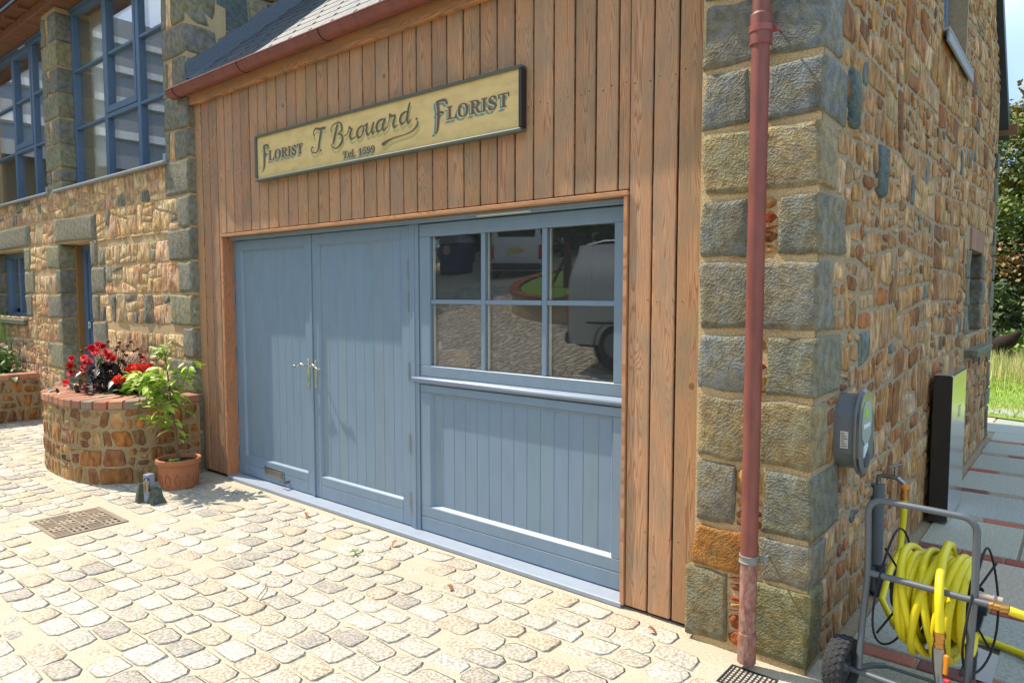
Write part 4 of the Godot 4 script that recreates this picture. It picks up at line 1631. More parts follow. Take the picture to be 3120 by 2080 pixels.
	for q in [[0.30, 2.36, 0.42, 2.56, 0], [0.86, 2.1, 0.98, 2.33, 0]]:      # two blue-grey stones
		placed("stone", stone_shape(rounded(rect(-0.07, -0.13, 0.07, 0.13), 0.01, 0.01), 0.03, lin("5f7078")).mesh(), M.granite, wall, facing * Transform3D(Basis(), Vector3((q[0] + q[2]) / 2, (q[1] + q[3]) / 2, 0.004)))
	# far corner stones
	for k in 11:
		var d := 0.34 if k % 2 else 0.2
		quoin(wall, Vector3(x - 0.2, ys[k] + 0.01, -6.42), Vector3(x + 0.02, ys[k + 1] - 0.01, -6.42 + d), dark2)
	# slit window: granite jambs, dark recess, ledge
	for k in 3:
		var y0 := 1.25 + k * 0.25
		quoin(wall, Vector3(x - 0.25, y0, -4.43), Vector3(x + 0.016, y0 + 0.24, -4.43 + (0.16 if k % 2 else 0.24)), dark2)
		quoin(wall, Vector3(x - 0.25, y0, -5.32 - (0.24 if k % 2 else 0.16)), Vector3(x + 0.016, y0 + 0.24, -5.32), dark2)
	for k in 6:
		g = G.new()
		g.col = vary(lin("a5826c"), 0.15)
		g.box(Vector3(x - 0.06, 2.10, -4.42 - 0.08 - k * 0.155), Vector3(0.16, 0.2, 0.14), 0.008)
		part("brick", g, M.brick, wall)
	g = G.new()
	g.col = lin("2c2e30")
	g.span(Vector3(x - 0.3, 1.235, -5.33), Vector3(x - 0.24, 2.0, -4.42))
	part("slit_back", g, M.plain, wall)
	g = G.new()
	g.col = lin("7e8576")
	g.box(Vector3(x + 0.03, 1.07, -4.92), Vector3(0.16, 0.07, 1.16), 0.01)
	part("ledge", g, M.granite, wall, "grey stone ledge below the narrow window")
	# upper window with a lead sill
	g = G.new()
	g.col = lin("627a94")
	g.span(Vector3(x - 0.20, 3.42, -3.70), Vector3(x - 0.13, 4.54, -3.62), 0.004)
	g.span(Vector3(x - 0.20, 3.42, -2.72), Vector3(x - 0.13, 4.54, -2.63), 0.004)
	g.span(Vector3(x - 0.20, 3.42, -3.619), Vector3(x - 0.13, 3.50, -2.721), 0.004)
	g.span(Vector3(x - 0.20, 4.46, -3.619), Vector3(x - 0.13, 4.54, -2.721), 0.004)
	var win := part("window", g, M.paint, wall, "blue upper window in the side wall")
	g = G.new()
	g.span(Vector3(x - 0.17, 3.5005, -3.6185), Vector3(x - 0.166, 4.4595, -2.7215))
	part("pane", g, M.glass, wall)
	g = G.new()
	g.col = lin("35383a")
	g.span(Vector3(x - 0.30, 3.40, -3.72), Vector3(x - 0.26, 4.55, -2.62))
	part("blind", g, M.plain, wall)
	g = G.new()
	g.span(Vector3(x - 0.15, 3.375, -3.80), Vector3(x + 0.05, 3.40, -2.56), 0.006)
	g.span(Vector3(x + 0.03, 3.30, -3.80), Vector3(x + 0.05, 3.376, -2.56), 0.006)
	part("lead_sill", g, M.bright_lead, wall)
	# verge boards and the purlin end
	g = G.new()
	g.col = lin("33373c")
	g.xf = Transform3D(Basis(Vector3(0, 0, -1), Vector3(0, 1, 0), Vector3(1, 0, 0)), Vector3())
	g.prism(PackedVector2Array([Vector2(3.4, 6.44), Vector2(6.95, 3.40), Vector2(6.95, 3.54), Vector2(3.4, 6.60)]), x - 0.02, x + 0.055, 0.004)
	g.prism(PackedVector2Array([Vector2(-0.1, 3.33), Vector2(3.4, 6.44), Vector2(3.4, 6.60), Vector2(-0.1, 3.47)]), x - 0.02, x + 0.055, 0.004)
	g.xf = Transform3D()
	part("verge", g, M.slate, shop)
	g = G.new()
	g.col = Color(0.5, 0.42, 0.36)
	g.box(Vector3(x + 0.02, 3.47, -6.84), Vector3(0.24, 0.11, 0.1), 0.006)
	part("gutter_end", g, M.board, shop)
	for v in [[3.02, 6.1], [2.2, 6.14]]:      # two small round vents near the far corner
		g = G.new()
		g.col = lin("3a3f44")
		g.box(Vector3(x + 0.012, v[0], -v[1]), Vector3(0.02, 0.16, 0.1), 0.006)
		for k in 5:
			g.box(Vector3(x + 0.026, v[0] - 0.06 + k * 0.03, -v[1]), Vector3(0.01, 0.012, 0.09), 0.002)
		part("air_vent", g, M.plain, wall)


# ---------------------------------------------------------------- trees, and what stands across the yard (seen in the panes)
func leaf_shape(l: float, w: float, fold := 0.25, curl := 0.2) -> G:      # along +z, from a short stalk
	var g := G.new()
	g.sm = 1
	var mid := []
	var side := []
	for k in 5:
		var t := k / 4.0
		mid.append(Vector3(0, -curl * l * t * t + 0.02 * l, l * t))
		side.append(w * [0.12, 0.85, 1.0, 0.62, 0.0][k] / 2.0)
	for k in 4:
		for q in [1.0, -1.0]:
			var a: Vector3 = mid[k] + Vector3(side[k] * q, fold * side[k], 0)
			var b: Vector3 = mid[k + 1] + Vector3(side[k + 1] * q, fold * side[k + 1], 0)
			if q > 0:
				g.quad(mid[k], mid[k + 1], b, a)
			else:
				g.quad(mid[k], a, b, mid[k + 1])
	return g


func crown_leaves(parent: Node3D, clumps: Array, per: int, size: float, tints: Array, called := "crown") -> void:
	var g := G.new()
	g.sm = 1
	g.tri(Vector3(0, 0, 0), Vector3(0.5, 0.1, 0.5), Vector3(0, 0.0, 1))
	g.tri(Vector3(0, 0, 0), Vector3(0, 0, 1), Vector3(-0.5, 0.1, 0.5))
	var ws := []
	var cs := []
	for c in clumps:
		var tone: Color = vary(tints[rng.randi() % tints.size()], 0.22)
		for i in per:
			var d := Vector3(rng.randfn(), rng.randfn() * 0.75, rng.randfn()) * 0.42
			var p: Vector3 = c[0] + d * c[1]
			var b := Basis.from_euler(Vector3(rng.randf_range(-1.2, 1.2), rng.randf() * TAU, rng.randf_range(-0.8, 0.8)))
			ws.append(Transform3D(b * Basis.from_scale(Vector3.ONE * size * rng.randf_range(0.6, 1.4)), p))
			cs.append(vary(tone, 0.18))
	scatter(called, g.mesh(), M.tree_leaf, ws, cs, parent)


func tree(called: String, at: Vector3, high: float, wide: float, label: String, tints: Array, n := 70, per := 120, low := 0.3, group := "", size := 0.16) -> void:
	var t := thing(called, at, label, "tree", group)
	var g := G.new()
	var lean := Vector3(rng.randf_range(-0.05, 0.05), 0, rng.randf_range(-0.05, 0.05)) * high
	g.tube([at, at + Vector3(0, high * 0.3, 0) + lean * 0.3, at + Vector3(0, high * 0.6, 0) + lean * 0.7, at + Vector3(0, high * 0.9, 0) + lean], [high * 0.028, high * 0.022, high * 0.014, high * 0.004], 9)
	var clumps := []
	for k in 9:
		var a := rng.randf() * TAU
		var y0 := rng.randf_range(low, 0.65) * high
		var tip := at + Vector3(cos(a) * wide * 0.38, y0 + high * 0.2, sin(a) * wide * 0.38)
		g.tube([at + Vector3(0, y0, 0) + lean * 0.5, (at + Vector3(0, y0, 0) + tip) / 2 + Vector3(0, 0.06 * high, 0), tip], [high * 0.011, high * 0.007, high * 0.002], 6)
		clumps.append([tip, wide * 0.2])
	part("trunk", g, M.bark, t)
	while clumps.size() < n:
		var y := rng.randf_range(low, 1.0)
		var r: float = wide * 0.5 * sqrt(maxf(0.05, 1.0 - pow((y - lerpf(low, 1.0, 0.45)) / (1.0 - low) / 0.58, 2.0)))
		var a := rng.randf() * TAU
		var rr := r * sqrt(rng.randf())
		clumps.append([at + Vector3(cos(a) * rr, y * high, sin(a) * rr) + lean * y, wide * rng.randf_range(0.09, 0.2)])
	crown_leaves(t, clumps, per, size, tints)


func bush(called: String, at: Vector3, wide: float, high: float, label: String, tints: Array, n: int, per: int, size: float, category := "bush", group := "") -> void:
	var t := thing(called, at, label, category, group)
	var g := G.new()
	for k in 6:
		var a := TAU * k / 6
		g.tube([at, at + Vector3(cos(a) * wide * 0.2, high * 0.7, sin(a) * wide * 0.2)], [0.02, 0.006], 5)
	part("stems", g, M.bark, t)
	var clumps := []
	for k in n:
		var a := rng.randf() * TAU
		var r := wide * 0.5 * sqrt(rng.randf())
		clumps.append([at + Vector3(cos(a) * r, rng.randf_range(0.1, 1.0) * high * sqrt(1.0 - pow(r / (wide * 0.56), 2.0)), sin(a) * r), minf(wide, high) * rng.randf_range(0.15, 0.3)])
	crown_leaves(t, clumps, per, size, tints, "foliage")


func build_surroundings() -> void:
	var greens := [lin("5a6a2a"), lin("6b7a32"), lin("48582a"), lin("7a7a3a"), lin("8a6a3a")]
	var deep := [lin("3c4a24"), lin("46562a"), lin("526030")]
	var fresh := [lin("7a9a38"), lin("6a8a30"), lin("8aa648")]
	var at := [[Vector3(-0.4, -0.3, -25.0), 8.2, 5.6, "broad tree with rust-tinged leaves nearest the corner of the stone side wall", greens, 130, 330], [Vector3(3.4, -0.3, -29.0), 10.0, 8.0, "tall green tree at the edge of the meadow, right of the rust-tinged tree", greens, 110, 260], [Vector3(-3.6, -0.3, -31.0), 9.0, 7.0, "dark green tree partly hidden behind the end of the stone side wall", deep, 90, 240]]
	for a in at:
		tree("broadleaf_tree", a[0], a[1], a[2], a[3], a[4], a[5], a[6], 0.12, "trees beyond the meadow", 0.13)
	bush("dark_shrub", Vector3(-1.2, -0.3, -22.5), 5.0, 2.6, "dark shrub in the shade under the trees beyond the meadow", deep, 60, 130, 0.16)
	bush("bracken_clump", Vector3(-1.5, -0.3, -19.4), 3.2, 1.15, "fresh green bracken clump behind the log", fresh, 40, 120, 0.12)
	bush("bracken_clump", Vector3(0.9, -0.3, -19.8), 3.0, 1.0, "fresh green bracken clump right of the log", fresh, 40, 120, 0.12)
	var g := G.new()
	g.sm = 1
	g.col = lin("8a7c70")
	g.tube([Vector3(-1.95, 0.05, -17.9), Vector3(-1.75, 0.32, -17.8), Vector3(-1.45, 0.5, -17.6), Vector3(-1.25, 0.72, -17.5)], [0.16, 0.22, 0.17, 0.05], 9)
	g.tube([Vector3(-1.7, 0.3, -17.8), Vector3(-1.9, 0.6, -17.7)], [0.1, 0.03], 7)
	tag(part("dead_log", g, M.bark), "weathered grey log sticking up out of the long meadow grass", "log")

	# raised lawn bed across the yard, with its young tree
	var bed := thing("raised_bed", Vector3(-8.5, 0.9, 13.0), "rounded raised bed with rendered wall, brick coping and lawn across the yard", "raised bed")
	var wallg := G.new()
	var lawn := G.new()
	wallg.sm = 1
	lawn.sm = 1
	lawn.col = lin("6f9434")
	var copt := [lin("a8694c"), lin("b5765a"), lin("98604a")]
	var cops := []
	for c in copt:
		g = G.new()
		g.col = c
		g.box(Vector3.ZERO, Vector3(0.105, 0.075, 0.26), 0.01)
		cops.append(g.mesh())
	var n := 220
	for k in n:
		var a0 := TAU * k / n
		var a1 := TAU * (k + 1) / n
		var p0 := Vector3(-8.5 + 4.0 * cos(a0), 0, 13.0 + 3.65 * sin(a0))
		var p1 := Vector3(-8.5 + 4.0 * cos(a1), 0, 13.0 + 3.65 * sin(a1))
		var h0 := Vector3(0, rise(p0.z) + 0.52, 0)
		var h1 := Vector3(0, rise(p1.z) + 0.52, 0)
		wallg.quad(p1 + Vector3(0, rise(p1.z) - 0.2, 0), p0 + Vector3(0, rise(p0.z) - 0.2, 0), p0 + h0, p1 + h1)
		var mid := Vector3(-8.5, rise(13.0) + 0.62, 13.0)
		lawn.tri(mid, (p1 - Vector3(-8.5, 0, 13)) * 0.94 + Vector3(-8.5, 0, 13) + h1, (p0 - Vector3(-8.5, 0, 13)) * 0.94 + Vector3(-8.5, 0, 13) + h0)
		var pm := (p0 + p1) / 2
		var dir := (p1 - p0).normalized()
		var out := Vector3(dir.z, 0, -dir.x)
		placed("brick", cops[rng.randi() % 3], M.brick, bed, Transform3D(Basis(dir, Vector3.UP, dir.cross(Vector3.UP)), pm - out * 0.08 + Vector3(0, rise(pm.z) + 0.555, 0)))
	part("wall", wallg, M.render, bed)
	part("turf", lawn, M.turf, bed)
	tree("young_tree", Vector3(-10.1, 1.75, 11.1), 4.2, 3.4, "young tree growing from the raised lawn bed across the yard", fresh, 60, 90, 0.42, "", 0.1)
	g = G.new()
	g.tube([Vector3(-10.7, 1.75, 11.2), Vector3(-10.15, 2.6, 11.1)], 0.035, 8)
	tag(part("tree_stake", g, M.bark), "slanting stake propping the young tree", "stake")

	van("silver_van", Vector3(-6.62, rise(7.0), 7.05), PI, "silver panel van parked on the setts across from the window", lin("d8dad8"), true)
	van("white_van", Vector3(-15.7, rise(15.9), 15.9), 0.95, "pale van with a yellow number plate parked in the shade up the yard", lin("c4c4be"), false)
	var kiosk := thing("blue_kiosk", Vector3(-20.0, rise(17.3), 17.3), "dark blue rounded vending kiosk up the yard", "kiosk")
	g = G.new()
	g.col = lin("2d2b66")
	g.box(Vector3(-20.0, rise(17.3) + 0.6, 17.3), Vector3(1.1, 1.2, 0.9), 0.06)
	part("body", g, M.satin, kiosk)
	g = G.new()
	g.col = lin("8a9498")
	g.sm = 1
	g.xf = Transform3D(Basis(), Vector3(-20.0, rise(17.3) + 1.2, 16.85))
	var arch := PackedVector2Array([Vector2(-0.55, 0), Vector2(0.55, 0), Vector2(0.53, 0.15), Vector2(0.4, 0.3), Vector2(0.2, 0.38), Vector2(-0.2, 0.38), Vector2(-0.4, 0.3), Vector2(-0.53, 0.15)])
	g.prism(arch, 0, 0.9)
	part("hood", g, M.satin, kiosk)
	g = G.new()
	g.col = lin("c9a0b4")
	g.sm = -1
	g.xf = Transform3D(Basis(Vector3(-1, 0, 0), Vector3(0, 1, 0), Vector3(0, 0, -1)), Vector3(-20.1, rise(17.3) + 0.95, 16.85))
	var disc := PackedVector2Array()
	for k in 20:
		disc.append(Vector2(cos(TAU * k / 20), sin(TAU * k / 20)) * 0.2)
	g.prism(disc, 0, 0.01)
	part("round_emblem", g, M.satin, kiosk)

	# slate-roofed barn that the upstairs panes mirror
	var barn := thing("long_barn", Vector3(-21.3, 0, 5.5), "long grey barn with a slate roof on the far side of the yard", "barn")
	g = G.new()
	g.col = lin("a09a8c")
	g.span(Vector3(-25.3, 0, 0.5), Vector3(-17.4, 4.7, 11.5))
	g.prism(PackedVector2Array([Vector2(-25.3, 4.7), Vector2(-17.4, 4.7), Vector2(-21.3, 9.1)]), 0.5, 11.5)
	part("wall", g, M.render, barn)
	g = G.new()
	g.col = lin("767c80")
	for q in [1.0, -1.0]:
		var e: float = -21.3 + 4.2 * q
		var a := Vector3(e, 4.45, 0.2)
		var b := Vector3(e, 4.45, 11.8)
		var c := Vector3(-21.3, 9.3, 11.8)
		var d := Vector3(-21.3, 9.3, 0.2)
		if q > 0:
			g.quad(a, d, c, b)
		else:
			g.quad(a, b, c, d)
	part("roof", g, M.slate, barn)
	for k in 4:      # pale strips running along the slates
		g = G.new()
		g.col = lin("b9bcba")
		var t := 0.18 + k * 0.21
		var on := Vector3(lerpf(-17.1, -21.3, t), lerpf(4.45, 9.3, t), 6.0)
		g.box(on + Vector3(0.04, 0.035, 0), Vector3(0.30, 0.03, 11.4), 0.005, Basis(Vector3(0, 0, 1), -atan2(4.85, 4.2)))
		part("roof_strip", g, M.plain, barn)
	for k in 5:
		g = G.new()
		g.col = lin("d8d8d0")
		var zz := 1.6 + k * 2.0
		g.span(Vector3(-17.42, 1.4, zz), Vector3(-17.37, 3.2, zz + 1.0), 0.01)
		part("shutter", g, M.plain, barn)
	# hedge and trees that close the yard
	for k in 7:
		var p := Vector3(-27.0 + k * 4.6, 0, 24.5 + 1.2 * sin(k * 2.0))
		p.y = rise(p.z) - 0.3
		tree("hedge_tree", p, rng.randf_range(6.0, 8.5), 6.5, ["first", "second", "third", "fourth", "fifth", "sixth", "seventh"][k] + " from the barn in the tree row closing the top of the yard", deep if k < 3 else greens, 60, 90, 0.05, "trees at the top of the yard", 0.26)
	for k in 3:
		var p := Vector3(-22.5, 0, 13.5 + k * 3.6)
		p.y = rise(p.z) - 0.2
		tree("hedge_tree", p, 11.0, 7.0, ["dense green tree beside the far end of the barn", "dense green tree behind the shaded kiosk", "dense green tree at the corner of the yard's tree row"][k], deep, 80, 130, 0.3, "trees at the top of the yard", 0.26)


func van(called: String, at: Vector3, turn: float, label: String, paint: Color, big: bool) -> void:
	# built with its tail at x = 0 and its nose at x = -4.8 before turning; tail lamps on the end face
	var t := thing(called, at, label, "van", "", Basis(Vector3.UP, turn))
	var w := 0.95
	var prof := [Vector2(0, 0.42), Vector2(-0.02, 0.75), Vector2(-0.02, 1.15), Vector2(-0.06, 1.5), Vector2(-0.14, 1.82), Vector2(-0.28, 1.94), Vector2(-0.6, 1.99), Vector2(-3.1, 1.97), Vector2(-3.5, 1.86), Vector2(-4.0, 1.36), Vector2(-4.2, 1.18), Vector2(-4.75, 0.98), Vector2(-4.88, 0.75), Vector2(-4.88, 0.36), Vector2(-4.6, 0.27), Vector2(-0.2, 0.27)]
	# cross-sections narrowed towards the roof
	var g := G.new()
	g.sm = 1
	g.col = paint
	var half := func(y: float) -> float: return w - 0.03 * smoothstep(0.9, 0.3, y) - 0.16 * pow(smoothstep(1.0, 2.0, y), 1.6)
	var m := prof.size()
	for i in m:
		var p: Vector2 = prof[i]
		var q: Vector2 = prof[(i + 1) % m]
		g.quad(Vector3(p.x, p.y, half.call(p.y) - 0.05), Vector3(p.x, p.y, -half.call(p.y) + 0.05), Vector3(q.x, q.y, -half.call(q.y) + 0.05), Vector3(q.x, q.y, half.call(q.y) - 0.05))
		for s in [1.0, -1.0]:      # rounded shoulder
			var mid := Vector2(-2.4, 1.1)
			var pi2: Vector2 = p + (mid - p).normalized() * 0.05
			var qi: Vector2 = q + (mid - q).normalized() * 0.05
			var a := Vector3(p.x, p.y, (half.call(p.y) - 0.05) * s)
			var b := Vector3(q.x, q.y, (half.call(q.y) - 0.05) * s)
			var c := Vector3(qi.x, qi.y, half.call(qi.y) * s)
			var d := Vector3(pi2.x, pi2.y, half.call(pi2.y) * s)
			if s > 0:
				g.quad(a, b, c, d)
			else:
				g.quad(b, a, d, c)
	for s in [1.0, -1.0]:      # side skin in strips so that it curves
		for i in 12:
			var y0 := lerpf(0.32, 1.92, i / 12.0)
			var y1 := lerpf(0.32, 1.92, (i + 1) / 12.0)
			var x0 := func(y: float) -> float: return -4.8 if y < 0.95 else (-4.7 + (y - 0.95) * 1.3 if y > 0.95 else -4.8)
			var a := Vector3(-0.05 - 0.12 * smoothstep(1.3, 1.92, y0), y0, half.call(y0) * s)
			var b := Vector3(x0.call(y0), y0, half.call(y0) * s)
			var c := Vector3(x0.call(y1), y1, half.call(y1) * s)
			var d := Vector3(-0.05 - 0.12 * smoothstep(1.3, 1.92, y1), y1, half.call(y1) * s)
			if s > 0:
				g.quad(b, a, d, c)
			else:
				g.quad(a, b, c, d)
	part("body", g, M.car_paint, t)
	for s in [1.0, -1.0]:
		g = G.new()
		g.col = lin("33363a")
		g.span(Vector3(-4.2, 0.66, 0.935 * s - 0.012), Vector3(-0.4, 0.69, 0.935 * s + 0.012 + 0.01 * s), 0.004)
		g.span(Vector3(-3.9, 1.15, 0.91 * s - 0.03), Vector3(-0.5, 1.162, 0.91 * s + 0.03), 0.004)
		part("side_strip", g, M.rubber, t)
		g = G.new()
		g.col = lin("b0201c")
		g.box(Vector3(-0.03, 0.93, 0.86 * s), Vector3(0.09, 0.52, 0.13), 0.03)
		part("tail_light", g, M.satin, t)
		g = G.new()
		g.col = lin("14181b")
		g.xf = Transform3D(Basis(), Vector3(0, 0, 0.85 * s))
		if s > 0:
			g.prism(PackedVector2Array([Vector2(-3.75, 1.2), Vector2(-2.75, 1.2), Vector2(-2.75, 1.78), Vector2(-3.35, 1.78)]), -0.02, 0.055)
		else:
			g.prism(PackedVector2Array([Vector2(-3.75, 1.2), Vector2(-2.75, 1.2), Vector2(-2.75, 1.78), Vector2(-3.35, 1.78)]), -0.055, 0.02)
		g.xf = Transform3D()
		part("door_window", g, M.gloss_black, t)
		for wx in [-0.95, -3.95]:
			g = G.new()
			g.col = lin("1c1d1f")
			var axle := Transform3D(Basis(Vector3(1, 0, 0), Vector3(0, 0, s), Vector3(0, -s, 0)), Vector3(wx, 0.33, 0.72 * s))
			g.lathe([Vector2(0.36, -0.02), Vector2(0.40, 0.04), Vector2(0.40, 0.243)], 28, axle)
			g.lathe([Vector2(0.0, 0.0), Vector2(0.31, 0.0), Vector2(0.33, 0.04), Vector2(0.33, 0.2), Vector2(0.29, 0.242), Vector2(0.2, 0.247)], 28, axle)
			var wh := part("wheel", g, M.rubber, t)
			g = G.new()
			g.col = lin("8a8d8f")
			g.lathe([Vector2(0.2, 0.24), Vector2(0.19, 0.252), Vector2(0.08, 0.26), Vector2(0.0, 0.262)], 20, axle)
			part("hubcap", g, M.satin, wh)
	g = G.new()
	g.col = lin("2c2e31")
	g.box(Vector3(0.0, 0.42, 0), Vector3(0.16, 0.22, 1.82), 0.05)
	part("bumper", g, M.rubber, t)
	g = G.new()
	g.col = lin("14181b")
	g.box(Vector3(-0.085, 1.52, 0), Vector3(0.06, 0.42, 1.35), 0.03)
	part("rear_window", g, M.gloss_black, t)
	g = G.new()
	g.col = lin("d8b030")
	g.box(Vector3(0.0, 1.0, 0.0), Vector3(0.02, 0.11, 0.52), 0.004)
	part("number_plate", g, M.satin, t)


# ---------------------------------------------------------------- the painted sign
func ribbon(g: G, pts: Array, z: float, shift := Vector2.ZERO, grow := 0.0) -> void:      # pts: (x, y, width)
	var n := pts.size()
	var path := []
	for i in n - 1:
		var p0: Vector3 = pts[maxi(i - 1, 0)]
		var p1: Vector3 = pts[i]
		var p2: Vector3 = pts[i + 1]
		var p3: Vector3 = pts[mini(i + 2, n - 1)]
		for k in 7:
			var t := k / 7.0
			path.append(0.5 * (2.0 * p1 + (p2 - p0) * t + (2.0 * p0 - 5.0 * p1 + 4.0 * p2 - p3) * t * t + (3.0 * p1 - p0 - 3.0 * p2 + p3) * t * t * t))
	path.append(pts[n - 1])
	var l := []
	var r := []
	for i in path.size():
		var d: Vector3 = path[mini(i + 1, path.size() - 1)] - path[maxi(i - 1, 0)]
		var nrm: Vector2 = Vector2(-d.y, d.x).normalized() * (path[i].z / 2.0 + grow)
		var at := Vector2(path[i].x, path[i].y) + shift
		var zz := z + i * 0.000004
		l.append(Vector3(at.x + nrm.x, at.y + nrm.y, zz))
		r.append(Vector3(at.x - nrm.x, at.y - nrm.y, zz))
	for i in path.size() - 1:
		g.quad(r[i], r[i + 1], l[i + 1], l[i])


func strokes(lines: Array) -> Array:
	var out := []
	for s in lines:
		var pts := []
		for w in (s as String).split(" "):
			var f := w.split(",")
			pts.append(Vector3(float(f[0]), float(f[1]), float(f[2])))
		out.append(pts)
	return out


func lettering(board: Node3D, words: String, box: Rect2, face: String, origin: Vector3, brown: Color, teal: Color, ground: Color, shade: Vector2) -> void:
	var tm := TextMesh.new()
	var f := SystemFont.new()
	f.font_names = PackedStringArray([face])
	f.font_weight = 700
	tm.font = f
	tm.text = words
	tm.font_size = 64
	tm.pixel_size = 0.01
	tm.depth = 0.1
	tm.horizontal_alignment = HORIZONTAL_ALIGNMENT_LEFT
	var bb := tm.get_aabb()
	var sc := Vector3(box.size.x / bb.size.x, box.size.y / bb.size.y, 0.004)
	for k in 3:
		var m := MeshInstance3D.new()
		m.name = ["letters", "outline", "shade"][k]
		m.mesh = tm
		var mm: StandardMaterial3D = (M.plain as StandardMaterial3D).duplicate()
		mm.albedo_color = [brown, ground, teal][k].linear_to_srgb()
		m.material_override = mm
		var s2: Vector2 = [Vector2.ZERO, shade * 0.3, shade][k]
		var at := Vector3(box.position.x + s2.x, box.position.y + s2.y, [0.0035, 0.0026, 0.0016][k])
		m.transform = Transform3D(Basis.from_scale(sc), origin + at - Vector3(bb.position.x * sc.x, bb.position.y * sc.y, 0) - (base_of[board] as Vector3))
		board.add_child(m, true)


func build_sign() -> void:
	var o := Vector3(-5.074, 2.494, 0.034)
	var board := thing("florist_sign", o + Vector3(1.33, 0, -0.02), "long ochre painted sign reading Florist, J. Brouard, Tel. 1599, on the boards over the door", "sign")
	var ground := lin("e4c282")
	var brown := lin("6a5848")
	var teal := lin("5f9290")
	var pale := lin("b3ae70")
	var w := 2.655
	var h := 0.326
	for k in 2:
		var g := G.new()
		g.col = vary(ground, 0.02)
		g.span(o + Vector3([0.0, 0.6655][k], 0, -0.03), o + Vector3([0.6645, w][k], h, 0.0), 0.0015)
		part("panel", g, M.sign_face, board)
	var frame := lin("56605a")
	for q in [[Vector3(-0.012, h - 0.004, -0.034), Vector3(w + 0.014, h + 0.014, 0.018), "top"], [Vector3(-0.012, -0.014, -0.034), Vector3(w + 0.014, 0.006, 0.022), "bottom"], [Vector3(-0.014, 0.0065, -0.034), Vector3(0.006, h - 0.0045, 0.018), "left"], [Vector3(w - 0.006, 0.0065, -0.034), Vector3(w + 0.014, h - 0.0045, 0.02), "right"]]:
		var g := G.new()
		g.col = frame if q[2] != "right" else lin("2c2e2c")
		g.span(o + q[0], o + q[1], 0.006)
		part("frame", g, M.satin, board)
	# script: J. Brouard, traced as brush strokes (x, y, width in metres from the lower left corner)
	var script := strokes(["0.895,0.270,0.016 0.826,0.271,0.016 0.779,0.280,0.011 0.755,0.263,0.006 0.754,0.241,0.007 0.769,0.228,0.006",
		"0.863,0.277,0.007 0.848,0.260,0.018 0.819,0.178,0.019 0.809,0.134,0.015 0.778,0.113,0.006 0.734,0.119,0.006 0.720,0.140,0.006 0.734,0.156,0.007 0.749,0.150,0.010",
		"0.837,0.128,0.016 0.837,0.114,0.016",
		"1.038,0.274,0.006 1.029,0.263,0.016 0.994,0.179,0.021 0.977,0.142,0.007",
		"0.967,0.228,0.005 0.958,0.249,0.005 0.987,0.276,0.005 1.041,0.284,0.006 1.075,0.265,0.013 1.080,0.231,0.017 1.052,0.209,0.006 1.034,0.207,0.005",
		"1.042,0.207,0.005 1.079,0.191,0.012 1.087,0.161,0.019 1.062,0.131,0.017 1.015,0.112,0.005 0.974,0.124,0.005 0.955,0.150,0.005",
		"1.105,0.181,0.004 1.139,0.193,0.004 1.157,0.219,0.006 1.164,0.234,0.011 1.179,0.221,0.013 1.198,0.216,0.008",
		"1.196,0.216,0.006 1.177,0.197,0.015 1.171,0.167,0.018 1.189,0.150,0.008 1.232,0.161,0.004",
		"1.303,0.221,0.004 1.266,0.210,0.012 1.246,0.180,0.019 1.257,0.152,0.014 1.286,0.155,0.007 1.311,0.187,0.012 1.310,0.216,0.006 1.287,0.225,0.004",
		"1.310,0.216,0.004 1.340,0.224,0.004",
		"1.331,0.215,0.004 1.356,0.228,0.010 1.344,0.192,0.017 1.353,0.158,0.015 1.378,0.162,0.005 1.411,0.205,0.008 1.421,0.229,0.011",
		"1.419,0.226,0.010 1.401,0.183,0.017 1.408,0.157,0.012 1.437,0.169,0.004",
		"1.527,0.229,0.006 1.506,0.232,0.008 1.466,0.222,0.014 1.449,0.192,0.018 1.460,0.161,0.013 1.495,0.170,0.005 1.527,0.210,0.007 1.537,0.235,0.009",
		"1.534,0.232,0.012 1.510,0.185,0.018 1.521,0.161,0.011 1.560,0.180,0.003",
		"1.560,0.180,0.003 1.577,0.225,0.005 1.582,0.249,0.014 1.598,0.237,0.011 1.636,0.239,0.008",
		"1.635,0.237,0.009 1.613,0.186,0.017 1.625,0.164,0.010 1.659,0.173,0.003",
		"1.745,0.238,0.006 1.729,0.242,0.008 1.695,0.230,0.015 1.678,0.200,0.017 1.692,0.174,0.012 1.723,0.184,0.006 1.752,0.224,0.007",
		"1.773,0.294,0.008 1.759,0.263,0.013 1.746,0.203,0.016 1.754,0.171,0.011 1.786,0.189,0.003",
		"1.829,0.190,0.014 1.832,0.176,0.016",
		"1.841,0.170,0.004 1.834,0.143,0.011 1.793,0.117,0.008 1.723,0.104,0.004 1.627,0.098,0.005 1.558,0.087,0.013 1.517,0.075,0.020 1.498,0.074,0.005"])
	var g := G.new()
	var s := G.new()
	g.col = brown
	s.col = pale
	g.xf = Transform3D(Basis(), o)
	s.xf = g.xf
	for i in script.size():
		ribbon(g, script[i], 0.0022 + i * 0.00012, Vector2.ZERO, 0.0008)
		ribbon(s, script[i], 0.0006 + i * 0.00005, Vector2(0.006, -0.027), 0.003)
	part("script_lettering", g, M.plain, board)
	part("script_shade", s, M.plain, board)
	# the two big F shapes, with teal block shade
	var fs := strokes(["2.006,0.253,0.014 2.013,0.242,0.020 2.022,0.195,0.020 2.018,0.127,0.020 2.009,0.087,0.014 1.996,0.072,0.006 1.988,0.078,0.005", "2.001,0.249,0.017 2.039,0.256,0.013 2.078,0.252,0.016 2.093,0.234,0.014 2.095,0.225,0.006", "2.022,0.189,0.010 2.055,0.186,0.012 2.065,0.177,0.006", "2.003,0.183,0.009 2.017,0.181,0.009"])
